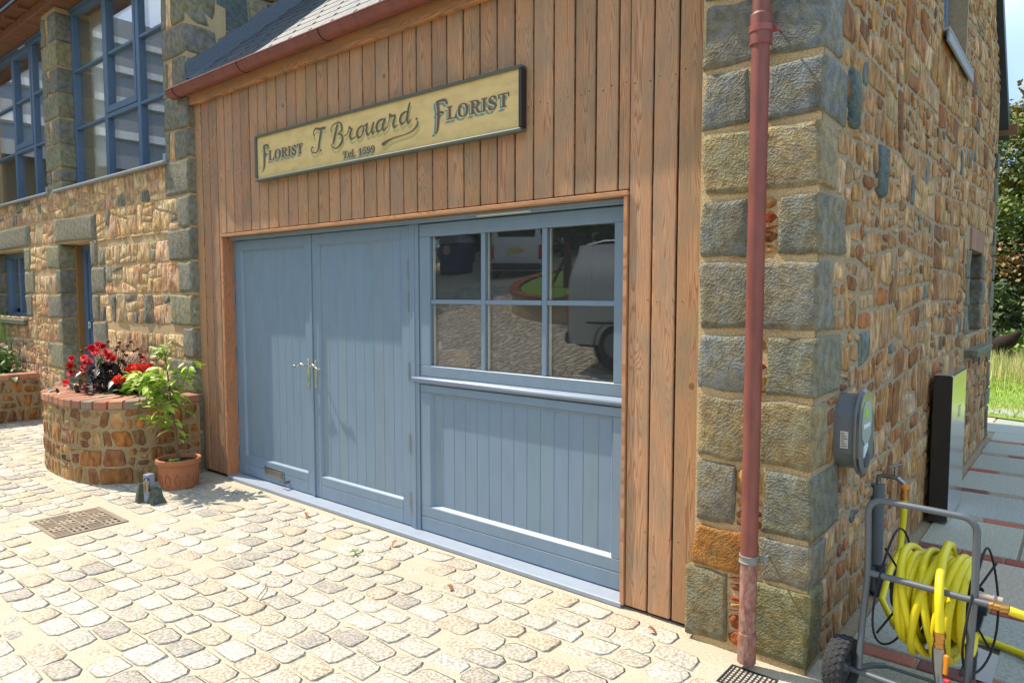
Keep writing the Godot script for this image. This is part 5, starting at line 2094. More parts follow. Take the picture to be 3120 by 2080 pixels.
	for which in 2:
		g = G.new()
		s = G.new()
		var mid := G.new()
		g.col = brown
		s.col = teal
		mid.col = ground
		var tr := Transform3D(Basis(), o) if which == 0 else Transform3D(Basis.from_scale(Vector3(0.80, 0.98, 1)), o + Vector3(0.099 - 2.006 * 0.80, 0.0, 0))
		for q in [g, s, mid]:
			q.xf = tr
		for i in fs.size():
			ribbon(g, fs[i], 0.0036 + i * 0.00015, Vector2.ZERO, 0.001)
			ribbon(mid, fs[i], 0.0022 + i * 0.00012, Vector2(-0.004, -0.003), 0.002)
			ribbon(s, fs[i], 0.0006 + i * 0.00012, Vector2(-0.021, -0.012), 0.004)
		part("initial", g, M.plain, board)
		part("initial_outline", mid, M.plain, board)
		part("initial_shade", s, M.plain, board)
	lettering(board, "LORIST", Rect2(2.093, 0.133, 0.480, 0.078), "Droid Serif", o, brown, teal, ground, Vector2(-0.018, -0.017))
	lettering(board, "LORIST", Rect2(0.166, 0.128, 0.455, 0.074), "Droid Serif", o, brown, teal, ground, Vector2(-0.016, -0.016))
	lettering(board, "Tel. 1599", Rect2(1.092, 0.030, 0.335, 0.053), "Droid Serif", o, brown, teal, ground, Vector2(-0.013, -0.011))


# ---------------------------------------------------------------- planters and what grows in them
func build_planters() -> void:
	# the rounded planter: outline as a stretched half circle against the house wall
	var pl := thing("curved_planter", Vector3(-6.97, 0, 0.4), "rounded raised planter of brown rubble stone with a brick coping", "planter")
	var pts := []
	for k in 121:
		var a := PI * k / 120.0
		pts.append(Vector2(-6.97 - 0.88 * signf(cos(a)) * pow(absf(cos(a)), 0.667), FRONT + 0.86 * pow(absf(sin(a)), 0.667)))
	var run := [0.0]
	for k in 120:
		run.append(run[k] + (pts[k] as Vector2).distance_to(pts[k + 1]))
	var total: float = run[120]
	var at := func(s: float) -> Transform3D:      # x along the wall (left to right), y up, z outward
		var k := 0
		while k < 119 and run[k + 1] < s:
			k += 1
		var t := clampf((s - run[k]) / maxf(run[k + 1] - run[k], 1e-6), 0, 1)
		var p: Vector2 = (pts[k] as Vector2).lerp(pts[k + 1], t)
		var d: Vector2 = ((pts[mini(k + 2, 120)] as Vector2) - (pts[maxi(k - 1, 0)] as Vector2)).normalized()
		return Transform3D(Basis(Vector3(d.x, 0, d.y), Vector3.UP, Vector3(d.x, 0, d.y).cross(Vector3.UP)), Vector3(p.x, 0, p.y))
	var g := G.new()
	g.sm = 1
	for k in 120:
		var a: Vector2 = pts[k]
		var b: Vector2 = pts[k + 1]
		g.quad(Vector3(a.x, -0.02, a.y), Vector3(b.x, -0.02, b.y), Vector3(b.x, 0.64, b.y), Vector3(a.x, 0.64, a.y))
	g.sm = 2
	for k in 120:
		var a: Vector2 = pts[k]
		var b: Vector2 = pts[k + 1]
		g.tri(Vector3(a.x, 0.64, a.y), Vector3(b.x, 0.64, b.y), Vector3(-6.97, 0.64, FRONT))
	var wall := part("wall", g, M.planter_mortar, pl)
	var polys := []
	var ys := [0.0, 0.15, 0.31, 0.47, 0.635]
	for k in 4:
		var q := rect(0.02, ys[k], total - 0.01, ys[k + 1])
		q[2].y += 0.0
		split(q, 0.02 if k != 3 else 0.014, polys, 0.85)
	var rows := []
	for q in polys:
		var poly: PackedVector2Array = rounded(q, 0.02, 0.009)
		if poly.size() < 3 or area(poly) < 0.0009:
			continue
		rows.append(poly)
	var cols := stone_colours("planter")
	for poly in rows:
		var mid := middle(poly)
		var local := PackedVector2Array()
		for q in poly:
			local.append(q - mid)
		var tr: Transform3D = at.call(mid.x)
		tr.origin += Vector3(0, mid.y, 0) - tr.basis.z * 0.004
		placed("stone", stone_shape(local, 0.008 * rng.randf_range(0.7, 1.4), vary(cols[rng.randi() % cols.size()], 0.2)).mesh(), M.rubble, wall, tr)
	g = G.new()
	var hole: Transform3D = at.call(total * 0.56)
	g.col = lin("5c5348")
	g.sm = 1
	g.lathe([Vector2(0.027, 0.0), Vector2(0.027, 0.016), Vector2(0.02, 0.016), Vector2(0.019, -0.05)], 18, Transform3D(Basis(hole.basis.x, hole.basis.z, -hole.basis.y), hole.origin + Vector3(0, 0.2, 0)))
	part("weep_pipe", g, M.plain, pl)
	# brick coping: headers round the edge, an inner course, soil
	var tones := [lin("bd8466"), lin("b57a5e"), lin("c49472"), lin("ab7a62"), lin("a08c78"), lin("c49e7e")]
	var bricks := []
	for c in tones:
		g = G.new()
		g.col = c
		g.box(Vector3.ZERO, Vector3(1, 0.066, 0.21), 0.006)
		bricks.append(g.mesh())
	var n := int(total / 0.118)
	for k in n:
		var tr: Transform3D = at.call((k + 0.5) * total / n)
		tr.origin += Vector3(0, 0.676 + rng.randf_range(-0.003, 0.003), 0) - tr.basis.z * 0.09
		tr.basis = tr.basis * Basis(Vector3.UP, rng.randf_range(-0.03, 0.03)) * Basis.from_scale(Vector3(0.104 * rng.randf_range(0.94, 1.02), 1, 1))
		placed("coping_brick", bricks[rng.randi() % 6], M.brick, pl, tr)
	var n2 := int(total * 0.62 / 0.118)
	for k in n2:
		var tr: Transform3D = at.call((k + 0.5) * total / n2)
		tr.origin = Vector3(-6.97, 0, FRONT) + (tr.origin - Vector3(-6.97, 0, FRONT)) * 0.665 + Vector3(0, 0.672 + rng.randf_range(-0.003, 0.003), 0)
		tr.basis = tr.basis * Basis.from_scale(Vector3(0.10, 1, 0.92))
		if tr.origin.z > FRONT + 0.07:
			placed("coping_brick", bricks[rng.randi() % 6], M.brick, pl, tr)
	g = G.new()      # mortar bed between the bricks
	g.sm = 2
	for k in 120:
		var c := Vector2(-6.97, FRONT)
		var a: Vector2 = c + ((pts[k] as Vector2) - c) * 0.985
		var b: Vector2 = c + ((pts[k + 1] as Vector2) - c) * 0.985
		g.quad(Vector3(a.x, 0.69, a.y), Vector3(b.x, 0.69, b.y), Vector3(lerpf(c.x, b.x, 0.55), 0.695, lerpf(c.y, b.y, 0.55)), Vector3(lerpf(c.x, a.x, 0.55), 0.695, lerpf(c.y, a.y, 0.55)))
		g.quad(Vector3(a.x, 0.64, a.y), Vector3(b.x, 0.64, b.y), Vector3(b.x, 0.69, b.y), Vector3(a.x, 0.69, a.y))
	part("coping_bed", g, M.mortar, pl)
	g = G.new()
	for k in 120:
		var c := Vector2(-6.97, FRONT)
		var a: Vector2 = c + ((pts[k] as Vector2) - c) * 0.56
		var b: Vector2 = c + ((pts[k + 1] as Vector2) - c) * 0.56
		g.tri(Vector3(a.x, 0.698, a.y), Vector3(b.x, 0.698, b.y), Vector3(-6.97, 0.71, FRONT))
	part("soil", g, M.soil, pl)

	# the second planter, beyond the house door
	var p2 := thing("square_planter", Vector3(-11.4, 0, 0.5), "square raised planter of orange-brown stone left of the house door", "planter")
	g = G.new()
	g.span(Vector3(-12.6, -0.02, FRONT), Vector3(-10.30, 0.535, 0.98))
	var w2 := part("wall", g, M.planter_mortar, p2)
	for f in 2:
		polys = []
		var wide := 0.91 if f == 0 else 2.28
		for k in 3:
			split(rect(0.0, k * 0.178, wide, (k + 1) * 0.178), 0.022, polys, 0.9)
		var tr := Transform3D(Basis(Vector3(0, 0, -1), Vector3.UP, Vector3(1, 0, 0)), Vector3(-10.30, 0, 0.975)) if f == 0 else Transform3D(Basis(), Vector3(-12.59, 0, 0.98))
		lay_stones(w2, polys, tr, cols, M.rubble, 60, 0.034, 0.014)
	for k in 9:
		placed("coping_brick", bricks[rng.randi() % 6], M.brick, p2, Transform3D(Basis(Vector3(0, 0, -1), Vector3.UP, Vector3(1, 0, 0)) * Basis.from_scale(Vector3(0.1, 1, 1)), Vector3(-10.39, 0.572, 0.13 + k * 0.105)))
	for k in 20:
		placed("coping_brick", bricks[rng.randi() % 6], M.brick, p2, Transform3D(Basis.from_scale(Vector3(0.104, 1, 1)), Vector3(-12.55 + k * 0.113, 0.572, 0.89)))
	g = G.new()
	g.span(Vector3(-12.6, 0.4, FRONT), Vector3(-10.48, 0.575, 0.79))
	part("soil", g, M.soil, p2)

	dahlia()
	geranium()
	white_flowers()
	potted_shrub()


func flower_head(r: float, petals: int, layers: int, colour: Color, cup := 0.35) -> G:
	var g := G.new()
	g.sm = -1
	for l in layers:
		var rr := r * (1.0 - 0.26 * l)
		var lift := 0.15 * r * l
		for k in petals:
			g.col = vary(colour, 0.18)
			var a := TAU * (k + 0.5 * l) / petals + rng.randf_range(-0.12, 0.12)
			var d := Vector3(cos(a), 0, sin(a))
			var e := Vector3(-sin(a), 0, cos(a)) * rr * 1.15 * PI / petals
			var up := Vector3(0, rr * (cup + 0.25 * l) + lift + rng.randf_range(-0.1, 0.1) * rr, 0)
			var m := d * rr * 0.6 + up * 0.75 + Vector3(0, lift, 0)
			var c := Vector3(0, lift, 0)
			g.tri(c, m + e, m - e)
			g.tri(m - e, m + e, d * rr + up * 0.8 + Vector3(0, lift, 0))
	return g


func stalk(parent: Node3D, a: Vector3, b: Vector3, r: float, colour: Color, called := "stem") -> void:
	var g := G.new()
	g.col = colour
	g.tube([a, (a + b) / 2.0 + Vector3(rng.randf_range(-0.02, 0.02), 0.015, rng.randf_range(-0.02, 0.02)), b], [r, r * 0.8, r * 0.55], 5)
	part(called, g, M.plain, parent)


func dahlia() -> void:
	var c := Vector3(-7.02, 0.70, 0.44)
	var t := thing("red_dahlia", c, "dark-leaved dahlia with scarlet flowers and brown seed heads in the rounded planter", "flowers")
	var leaves := []
	for k in 5:
		var g := leaf_shape(0.1, 0.042, 0.3, 0.35)
		for i in g.c.size():
			g.c[i] = vary([lin("3a3634"), lin("2e3230"), lin("4a4246"), lin("343c34"), lin("55504c")][k], 0.1)
		leaves.append(g.mesh())
	for k in 260:
		var d := Vector3(rng.randfn() * 0.155, 0, rng.randfn() * 0.12)
		var y := rng.randf_range(0.02, 0.34) * exp(-d.length_squared() * 9.0)
		var b := Basis(Vector3.UP, rng.randf() * TAU) * Basis(Vector3.RIGHT, rng.randf_range(-0.5, 0.9)) * Basis.from_scale(Vector3.ONE * rng.randf_range(0.7, 1.35))
		placed("leaf", leaves[rng.randi() % 5], M.dark_leaf, t, Transform3D(b, c + d + Vector3(0, y, 0)))
	var heads := []
	for k in 4:
		heads.append(flower_head(0.053, 12, 4, [lin("d01820"), lin("c20f1a"), lin("dc2430"), lin("b80c18")][k]).mesh())
	# red heads spread over the left and top, seed heads to the right
	for q in [[-0.30, 0.30], [-0.26, 0.24], [-0.22, 0.29], [-0.13, 0.40], [-0.09, 0.42], [-0.05, 0.38], [-0.12, 0.36], [-0.02, 0.41], [0.02, 0.36], [0.05, 0.33], [0.0, 0.34], [-0.14, 0.26], [-0.11, 0.28], [-0.18, 0.18], [-0.20, 0.21], [-0.26, 0.16], [-0.30, 0.17], [-0.33, 0.08], [0.10, 0.31], [0.30, 0.30], [-0.07, 0.33], [-0.16, 0.31]]:
		var p: Vector3 = c + Vector3(0.77, 0, -0.638) * (q[0] * 1.05) + Vector3(0, q[1], 0) + Vector3(0.638, 0, 0.77) * rng.randf_range(-0.06, 0.12)
		stalk(t, c + Vector3(q[0] * 0.2, 0.05, 0), p, 0.004, lin("4a3230"))
		placed("flower", heads[rng.randi() % 4], M.petal, t, Transform3D(Basis(Vector3(0, 0, 1), rng.randf_range(-0.8, 0.8)) * Basis(Vector3.RIGHT, rng.randf_range(0.2, 1.3)) * Basis(Vector3.UP, rng.randf() * 6.0) * Basis.from_scale(Vector3.ONE * rng.randf_range(0.7, 1.15)), p))
	for q in [[-0.36, 0.31], [-0.26, 0.36], [-0.21, 0.38], [-0.33, 0.22], [-0.01, 0.45], [0.08, 0.40], [0.10, 0.44], [0.13, 0.36], [0.17, 0.41], [0.2, 0.45], [0.16, 0.32], [0.23, 0.36], [0.26, 0.38], [0.28, 0.33], [0.06, 0.37], [-0.40, 0.20]]:
		var p: Vector3 = c + Vector3(0.77, 0, -0.638) * q[0] + Vector3(0, q[1], 0)
		stalk(t, c + Vector3(q[0] * 0.3, 0.06, 0), p, 0.0035, lin("4c342c"))
		var g := G.new()
		g.sm = 1
		g.col = lin("5c4030")
		g.lathe([Vector2(0.004, 0), Vector2(0.016, 0.008), Vector2(0.018, 0.018), Vector2(0.008, 0.028), Vector2(0, 0.03)], 8, Transform3D(Basis(Vector3(0, 0, 1), rng.randf_range(-0.5, 0.5)), p))
		part("seed_head", g, M.plain, t)
	for k in 14:      # fallen petals on the coping
		var g := G.new()
		g.col = vary(lin("d03028"), 0.15)
		g.box(Vector3.ZERO, Vector3(0.03, 0.002, 0.018), 0.0, Basis.from_euler(Vector3(0.1, rng.randf() * 6.0, 0.15)))
		for i in g.p.size():
			g.p[i] += Vector3(-7.33 + rng.randf_range(-0.09, 0.09), 0.722 + rng.randf() * 0.01, 0.52 + rng.randf_range(-0.08, 0.08))
		part("fallen_petal", g, M.petal, t)


func geranium() -> void:
	var c := Vector3(-6.60, 0.70, 0.42)
	var t := thing("orange_flower_cluster", c, "dense orange-red ruffled flower heads beside the dark dahlia in the rounded planter", "flowers")
	var heads := []
	for k in 3:
		heads.append(flower_head(0.038, 7, 4, [lin("e83a1c"), lin("f04a24"), lin("d82c16")][k], 0.2).mesh())
	for q in [[0.05, 0.22, 0.07], [-0.09, 0.13, 0.06], [0.12, 0.24, 0.05]]:
		var mid: Vector3 = c + Vector3(0.77, 0, -0.638) * q[0] + Vector3(0, q[1], 0)
		stalk(t, c, mid, 0.005, lin("5a6a30"))
		for k in 26:
			var d: Vector3 = Vector3(rng.randfn(), absf(rng.randfn()) * 0.7, rng.randfn()).normalized() * q[2] * rng.randf_range(0.6, 1.0)
			d.y *= 0.6
			placed("flower", heads[rng.randi() % 3], M.petal, t, Transform3D(Basis(Vector3.UP.cross(d).normalized() if absf(d.normalized().y) < 0.95 else Vector3.RIGHT, acos(clampf(d.normalized().y, -1, 1))) * Basis.from_scale(Vector3.ONE * rng.randf_range(0.6, 1.0)), mid + d))
	var lf := leaf_shape(0.07, 0.05, 0.3, 0.3)
	for i in lf.c.size():
		lf.c[i] = lin("6f8f30")
	var lm := lf.mesh()
	for k in 40:
		placed("leaf", lm, M.leaf, t, Transform3D(Basis(Vector3.UP, rng.randf() * TAU) * Basis(Vector3.RIGHT, rng.randf_range(-0.4, 0.7)), c + Vector3(rng.randfn() * 0.07, rng.randf_range(0.0, 0.12), rng.randfn() * 0.07)))


func white_flowers() -> void:
	var c := Vector3(-11.0, 0.57, 0.45)
	var t := thing("white_flower_bush", c, "leafy green bush with white flowers in the square planter", "flowers")
	var leaves := []
	for k in 4:
		var g := leaf_shape(0.085, 0.045, 0.3, 0.3)
		for i in g.c.size():
			g.c[i] = [lin("4a6a34"), lin("5a7a44"), lin("3c5a30"), lin("6c8a58")][k]
		leaves.append(g.mesh())
	for k in 250:
		var d := Vector3(rng.randfn() * 0.27, 0, rng.randfn() * 0.16)
		d.z = clampf(d.z, -0.33, 0.42)
		placed("leaf", leaves[rng.randi() % 4], M.leaf, t, Transform3D(Basis(Vector3.UP, rng.randf() * TAU) * Basis(Vector3.RIGHT, rng.randf_range(-0.6, 0.8)) * Basis.from_scale(Vector3.ONE * rng.randf_range(0.7, 1.4)), c + d + Vector3(0, rng.randf_range(0.0, 0.34) * exp(-d.length_squared() * 3.0), 0)))
	var hd := flower_head(0.036, 8, 2, lin("ecebe4"), 0.3).mesh()
	for k in 34:
		var p := c + Vector3(rng.randf_range(-0.85, -0.05), rng.randf_range(0.26, 0.55), rng.randf_range(-0.25, 0.3))
		if k < 18:
			p = c + Vector3(rng.randf_range(-0.6, 0.1), rng.randf_range(0.22, 0.4), rng.randf_range(-0.2, 0.3))
		stalk(t, c + Vector3((p.x - c.x) * 0.6, 0.02, 0), p, 0.003, lin("6a8a48"))
		placed("flower", hd, M.petal, t, Transform3D(Basis.from_euler(Vector3(rng.randf_range(0.2, 1.2), rng.randf() * TAU, 0)), p))
	var blade := G.new()
	blade.sm = 1
	blade.tri(Vector3(-0.006, 0, 0), Vector3(0.006, 0, 0), Vector3(0.0, 1, 0.2))
	var ws := []
	var cs := []
	for k in 500:
		ws.append(Transform3D(Basis(Vector3.UP, rng.randf() * TAU) * Basis.from_scale(Vector3(1, rng.randf_range(0.5, 0.95), 0.6)), Vector3(-11.75 + rng.randfn() * 0.28, 0.57, 0.3 + rng.randfn() * 0.12)))
		cs.append(vary(lin("8aa860"), 0.2))
	scatter("feathery_stems", blade.mesh(), M.blade, ws, cs, t)


func potted_shrub() -> void:
	var c := Vector3(-5.80, 0, 0.39)
	var pot := thing("terracotta_pot", c, "terracotta flower pot with raised leaf pattern standing on the setts", "flower pot")
	var g := G.new()
	g.sm = 1
	g.lathe([Vector2(0.0, 0.004), Vector2(0.135, 0.004), Vector2(0.14, 0.012), Vector2(0.158, 0.17), Vector2(0.162, 0.20), Vector2(0.172, 0.205), Vector2(0.176, 0.215), Vector2(0.176, 0.242), Vector2(0.170, 0.248), Vector2(0.160, 0.248), Vector2(0.150, 0.242), Vector2(0.146, 0.2)], 40, Transform3D(Basis(), c))
	part("pot", g, M.clay, pot)
	for k in 12:
		g = G.new()
		g.sm = 1
		var a := TAU * k / 12
		var b := Basis(Vector3.UP, a)
		var r := 0.148
		g.xf = Transform3D(b * Basis(Vector3.RIGHT, 0.11), c + b * Vector3(0, 0.03, r - 0.003))
		var prev := Vector2(0, 0)
		for s in [1.0, -1.0]:
			g.tube([Vector3(0, 0.0, 0.0), Vector3(0.022 * s, 0.04, 0.0), Vector3(0.018 * s, 0.075, 0.0), Vector3(0, 0.105, 0.0)], 0.004, 5)
		g.xf = Transform3D()
		part("leaf_moulding", g, M.clay, pot)
	g = G.new()
	g.sm = 1
	g.lathe([Vector2(0.147, 0.215), Vector2(0.08, 0.222), Vector2(0, 0.226)], 24, Transform3D(Basis(), c))
	part("soil", g, M.soil, pot)
	var t := thing("potted_shrub", c + Vector3(0, 0.225, 0), "leafy yellow-green shrub growing in the terracotta pot", "shrub")
	var rt := Vector3(0.77, 0, -0.638)
	var fw := Vector3(0.638, 0, 0.77)
	var stems := [
		[c + Vector3(0, 0.2, 0), c + rt * -0.02 + Vector3(0, 0.5, 0), c + rt * -0.05 + Vector3(0, 0.75, 0), c + rt * -0.07 + Vector3(0, 0.98, 0), c + rt * -0.09 + Vector3(0, 1.16, 0)],
		[c + rt * -0.02 + Vector3(0, 0.52, 0), c + rt * -0.15 + Vector3(0, 0.72, 0), c + rt * -0.28 + Vector3(0, 0.9, 0) + fw * 0.06],
		[c + rt * -0.04 + Vector3(0, 0.62, 0), c + rt * 0.05 + Vector3(0, 0.84, 0), c + rt * 0.12 + Vector3(0, 1.03, 0)],
		[c + rt * -0.03 + Vector3(0, 0.55, 0), c + rt * -0.12 + fw * 0.12 + Vector3(0, 0.75, 0), c + rt * -0.18 + fw * 0.2 + Vector3(0, 0.95, 0)],
		[c + rt * -0.01 + Vector3(0, 0.45, 0), c + rt * -0.16 + Vector3(0, 0.54, 0), c + rt * -0.31 + Vector3(0, 0.58, 0)],
		[c + rt * -0.05 + Vector3(0, 0.7, 0), c + rt * -0.22 - fw * 0.1 + Vector3(0, 0.86, 0), c + rt * -0.36 - fw * 0.1 + Vector3(0, 0.93, 0)]]
	var leaves := []
	var tints := [lin("a4bc44"), lin("94b03a"), lin("b6ca56"), lin("7e9e32"), lin("c0d066"), lin("8caa40")]
	for k in 6:
		var l := leaf_shape(0.105, 0.042, 0.35, 0.25 + 0.06 * (k % 3))
		for i in l.c.size():
			l.c[i] = tints[k]
		leaves.append(l.mesh())
	for si in stems.size():
		var s: Array = stems[si]
		g = G.new()
		g.col = lin("6b5638") if si == 0 else lin("6f7a38")
		var rad := []
		for k in s.size():
			rad.append(lerpf(0.013 if si == 0 else 0.006, 0.003, float(k) / (s.size() - 1)))
		g.tube(s, rad, 7)
		part("stem", g, M.plain, t)
		var count: int = [70, 44, 40, 44, 22, 40][si]
		for k in count:
			var u := pow(rng.randf(), 0.65)
			if si == 0:
				u = 0.3 + 0.7 * u if rng.randf() < 0.93 else rng.randf_range(0.12, 0.3)
			var f := u * (s.size() - 1)
			var i := mini(int(f), s.size() - 2)
			var p: Vector3 = (s[i] as Vector3).lerp(s[i + 1], f - i)
			var ang := rng.randf() * TAU
			var out := Vector3(cos(ang), 0, sin(ang))
			var spread := rng.randf_range(0.0, 0.085)
			p += out * spread + Vector3(0, rng.randf_range(-0.01, 0.03), 0)
			var b := Basis(Vector3.UP, atan2(out.x, out.z)) * Basis(Vector3.RIGHT, rng.randf_range(-0.75, 0.55)) * Basis(Vector3(0, 0, 1), rng.randf_range(-0.5, 0.5)) * Basis.from_scale(Vector3.ONE * rng.randf_range(0.65, 1.25))
			placed("leaf", leaves[rng.randi() % 6], M.leaf, t, Transform3D(b, p))
	for k in 12:      # small seedling at the foot
		placed("leaf", leaves[k % 6], M.leaf, t, Transform3D(Basis(Vector3.UP, k * 0.9) * Basis(Vector3.RIGHT, -0.5) * Basis.from_scale(Vector3(0.9, 0.6, 0.5)), c + Vector3(0.06, 0.235, 0.06)))


# ---------------------------------------------------------------- fixtures and small things
func stadium(w: float, h: float, n := 10) -> PackedVector2Array:      # rounded oblong, counter-clockwise
	var out := PackedVector2Array()
	var r := w / 2.0
	for k in n + 1:
		var a := PI * k / n
		out.append(Vector2(cos(a) * r, h / 2.0 - r + sin(a) * r))
	for k in n + 1:
		var a := PI + PI * k / n
		out.append(Vector2(cos(a) * r, -h / 2.0 + r + sin(a) * r))
	return out


func build_small() -> void:
	# downpipe
	var dp := thing("downpipe", Vector3(-1.071, 0, 0.16), "round red-brown downpipe clipped to the grey corner stones", "downpipe")
	var g := G.new()
	g.sm = 1
	g.lathe([Vector2(0.031, 0.47), Vector2(0.0355, 0.47), Vector2(0.0355, 3.3), Vector2(0.03, 3.3)], 28, Transform3D(Basis(), Vector3(-1.071, 0, 0.16)))
	part("pipe", g, M.maroon, dp)
	g = G.new()
	g.sm = 1
	g.lathe([Vector2(0.031, 0.03), Vector2(0.0385, 0.03), Vector2(0.0385, 0.155), Vector2(0.0375, 0.16), Vector2(0.0355, 0.162), Vector2(0.0355, 0.4695)], 28, Transform3D(Basis(), Vector3(-1.071, 0, 0.16)))
	part("lower_pipe", g, M.maroon_worn, dp, "bleached and splashed foot of the downpipe")
	g = G.new()
	g.tube([Vector3(-1.071, 3.29, 0.16), Vector3(-1.071, 3.33, 0.15), Vector3(-1.071, 3.36, 0.115)], 0.036, 16)
	part("swan_neck", g, M.maroon, dp)
	g = G.new()
	g.sm = 1
	g.lathe([Vector2(0.036, 2.60), Vector2(0.043, 2.605), Vector2(0.043, 2.72), Vector2(0.036, 2.73)], 28, Transform3D(Basis(), Vector3(-1.071, 0, 0.16)))
	part("socket", g, M.maroon, dp)
	for y in [0.482, 2.665]:
		g = G.new()
		g.col = lin("8f8f88") if y < 1.0 else lin("8f5148")
		g.sm = 1
		g.lathe([Vector2(0.036, y - 0.017), Vector2(0.041, y - 0.016), Vector2(0.041, y - 0.012), Vector2(0.037, y - 0.01), Vector2(0.037, y + 0.01), Vector2(0.041, y + 0.012), Vector2(0.041, y + 0.016), Vector2(0.036, y + 0.017)] if y < 1.0 else [Vector2(0.043, y - 0.014), Vector2(0.047, y - 0.012), Vector2(0.047, y + 0.012), Vector2(0.043, y + 0.014)], 24, Transform3D(Basis(), Vector3(-1.071, 0, 0.16)))
		g.sm = -1
		g.box(Vector3(-1.018, y, 0.14), Vector3(0.03, 0.026, 0.012), 0.004)
		g.tube([Vector3(-1.018, y, 0.15), Vector3(-1.018, y, 0.05)], 0.005, 8)
		part("bracket", g, M.iron if y < 1.0 else M.satin, dp)
	# gully grate under it
	var gl := thing("gully_grate", Vector3(-1.03, 0, 0.26), "small black plastic gully grate under the downpipe", "grate")
	g = G.new()
	g.col = lin("24272a")
	g.span(Vector3(-1.13, -0.02, 0.17), Vector3(-0.93, 0.004, 0.18), 0.002)
	g.span(Vector3(-1.13, -0.02, 0.33), Vector3(-0.93, 0.004, 0.34), 0.002)
	g.span(Vector3(-1.13, -0.02, 0.1805), Vector3(-1.12, 0.004, 0.3295), 0.002)
	g.span(Vector3(-0.94, -0.02, 0.1805), Vector3(-0.93, 0.004, 0.3295), 0.002)
	part("frame", g, M.rubber, gl)
	for k in 9:
		g = G.new()
		g.col = lin("2b2e31")
		g.span(Vector3(-1.113 + k * 0.0195, -0.015, 0.182), Vector3(-1.106 + k * 0.0195, 0.002, 0.328))
		part("bar", g, M.rubber, gl)
	for k in 7:
		g = G.new()
		g.col = lin("2b2e31")
		g.span(Vector3(-1.119, -0.014, 0.198 + k * 0.019), Vector3(-0.941, 0.0005, 0.203 + k * 0.019))
		part("bar", g, M.rubber, gl)

	# cast drain cover in the setts
	var dc := thing("drain_cover", Vector3(-5.42, 0, 1.27), "square rusty cast-iron drain cover set among the setts", "drain cover")
	var dark := lin("1a1612")
	g = G.new()
	g.col = dark
	g.span(Vector3(-5.66, -0.004, 1.06), Vector3(-5.18, 0.001, 1.48))
	part("pit", g, M.plain, dc)
	var rust := lin("9a8a76")
	g = G.new()
	g.col = rust
	g.span(Vector3(-5.68, -0.02, 1.04), Vector3(-5.655, 0.010, 1.50), 0.003)
	g.span(Vector3(-5.185, -0.02, 1.04), Vector3(-5.16, 0.010, 1.50), 0.003)
	g.span(Vector3(-5.6545, -0.02, 1.04), Vector3(-5.1855, 0.010, 1.062), 0.003)
	g.span(Vector3(-5.6545, -0.02, 1.478), Vector3(-5.1855, 0.010, 1.50), 0.003)
	part("frame", g, M.iron, dc)
	# four by three cells, slots alternately along and across
	for i in 4:
		for k in 4:
			var x0 := -5.652 + i * 0.1165
			var z0 := 1.066 + k * 0.1035
			g = G.new()
			g.col = vary(rust, 0.1)
			g.span(Vector3(x0, -0.01, z0), Vector3(x0 + 0.1155, 0.009, z0 + 0.012))
			g.span(Vector3(x0, -0.01, z0 + 0.0125), Vector3(x0 + 0.012, 0.009, z0 + 0.1025))
			if (i + k) % 2 == 0:
				for q in 3:
					g.span(Vector3(x0 + 0.031 + q * 0.029, -0.01, z0 + 0.0125), Vector3(x0 + 0.046 + q * 0.029, 0.009, z0 + 0.1025))
			else:
				for q in 2:
					g.span(Vector3(x0 + 0.0125, -0.01, z0 + 0.034 + q * 0.034), Vector3(x0 + 0.1155, 0.009, z0 + 0.054 + q * 0.034))
				g.span(Vector3(x0 + 0.055, -0.01, z0 + 0.0125), Vector3(x0 + 0.075, 0.0085, z0 + 0.1025))
			part("grid_cell", g, M.iron, dc)

	# stone-mounted garden light
	var gd := thing("garden_light", Vector3(-5.52, 0, 0.74), "small grey up-light fixed between two wedges of slate on the setts", "garden light")
	for q in [[-5.575, 0.775, 0.16, 0.055, 0.09], [-5.47, 0.72, 0.125, 0.10, 0.10]]:
		g = block(Vector3(q[3], q[2], q[4]), lin("68706a"), 0.012, 4)
		for i in g.p.size():
			var k: float = clampf((g.p[i].y + q[2] / 2) / q[2], 0, 1)
			g.p[i] = Vector3(g.p[i].x * (1.15 - 0.75 * k), g.p[i].y + q[2] / 2 - 0.008, g.p[i].z * (1.1 - 0.5 * k)) + Vector3(q[0], 0, q[1])
		part("slate_wedge", g, M.granite, gd)
	g = G.new()
	g.col = lin("8e95a4")
	g.box(Vector3(-5.528, 0.115, 0.745), Vector3(0.058, 0.215, 0.058), 0.004, Basis(Vector3.UP, 0.35))
	part("housing", g, M.satin, gd)
	g = G.new()
	g.col = lin("a9a59c")
	g.sm = 1
	g.lathe([Vector2(0.0, 0.095), Vector2(0.02, 0.1), Vector2(0.022, 0.135), Vector2(0.022, 0.139), Vector2(0.0225, 0.145), Vector2(0.022, 0.185), Vector2(0.015, 0.2), Vector2(0, 0.203)], 16, Transform3D(Basis(), Vector3(-5.497, 0, 0.775)))
	part("lamp", g, M.chrome, gd)
	# stub of white pipe at the foot of the boards
	g = G.new()
	g.col = lin("d8d6cc")
	g.tube([Vector3(-6.16, 0.125, 0.055), Vector3(-6.02, 0.135, 0.10)], 0.021, 16, false)
	g.tube([Vector3(-6.02, 0.135, 0.10), Vector3(-6.16, 0.125, 0.055)], 0.017, 16, false)
	tag(part("waste_pipe", g, M.satin), "short stub of white plastic pipe low in the corner by the boards", "pipe")

	# charger on the side wall
	var wb := Basis(Vector3(0, 0, -1), Vector3(0, 1, 0), Vector3(1, 0, 0))
	var ch := thing("car_charger", Vector3(SIDE, 0.8, -0.365), "grey oval car charger with a black front on the stone side wall", "car charger")
	g = G.new()
	g.col = lin("6c7074")
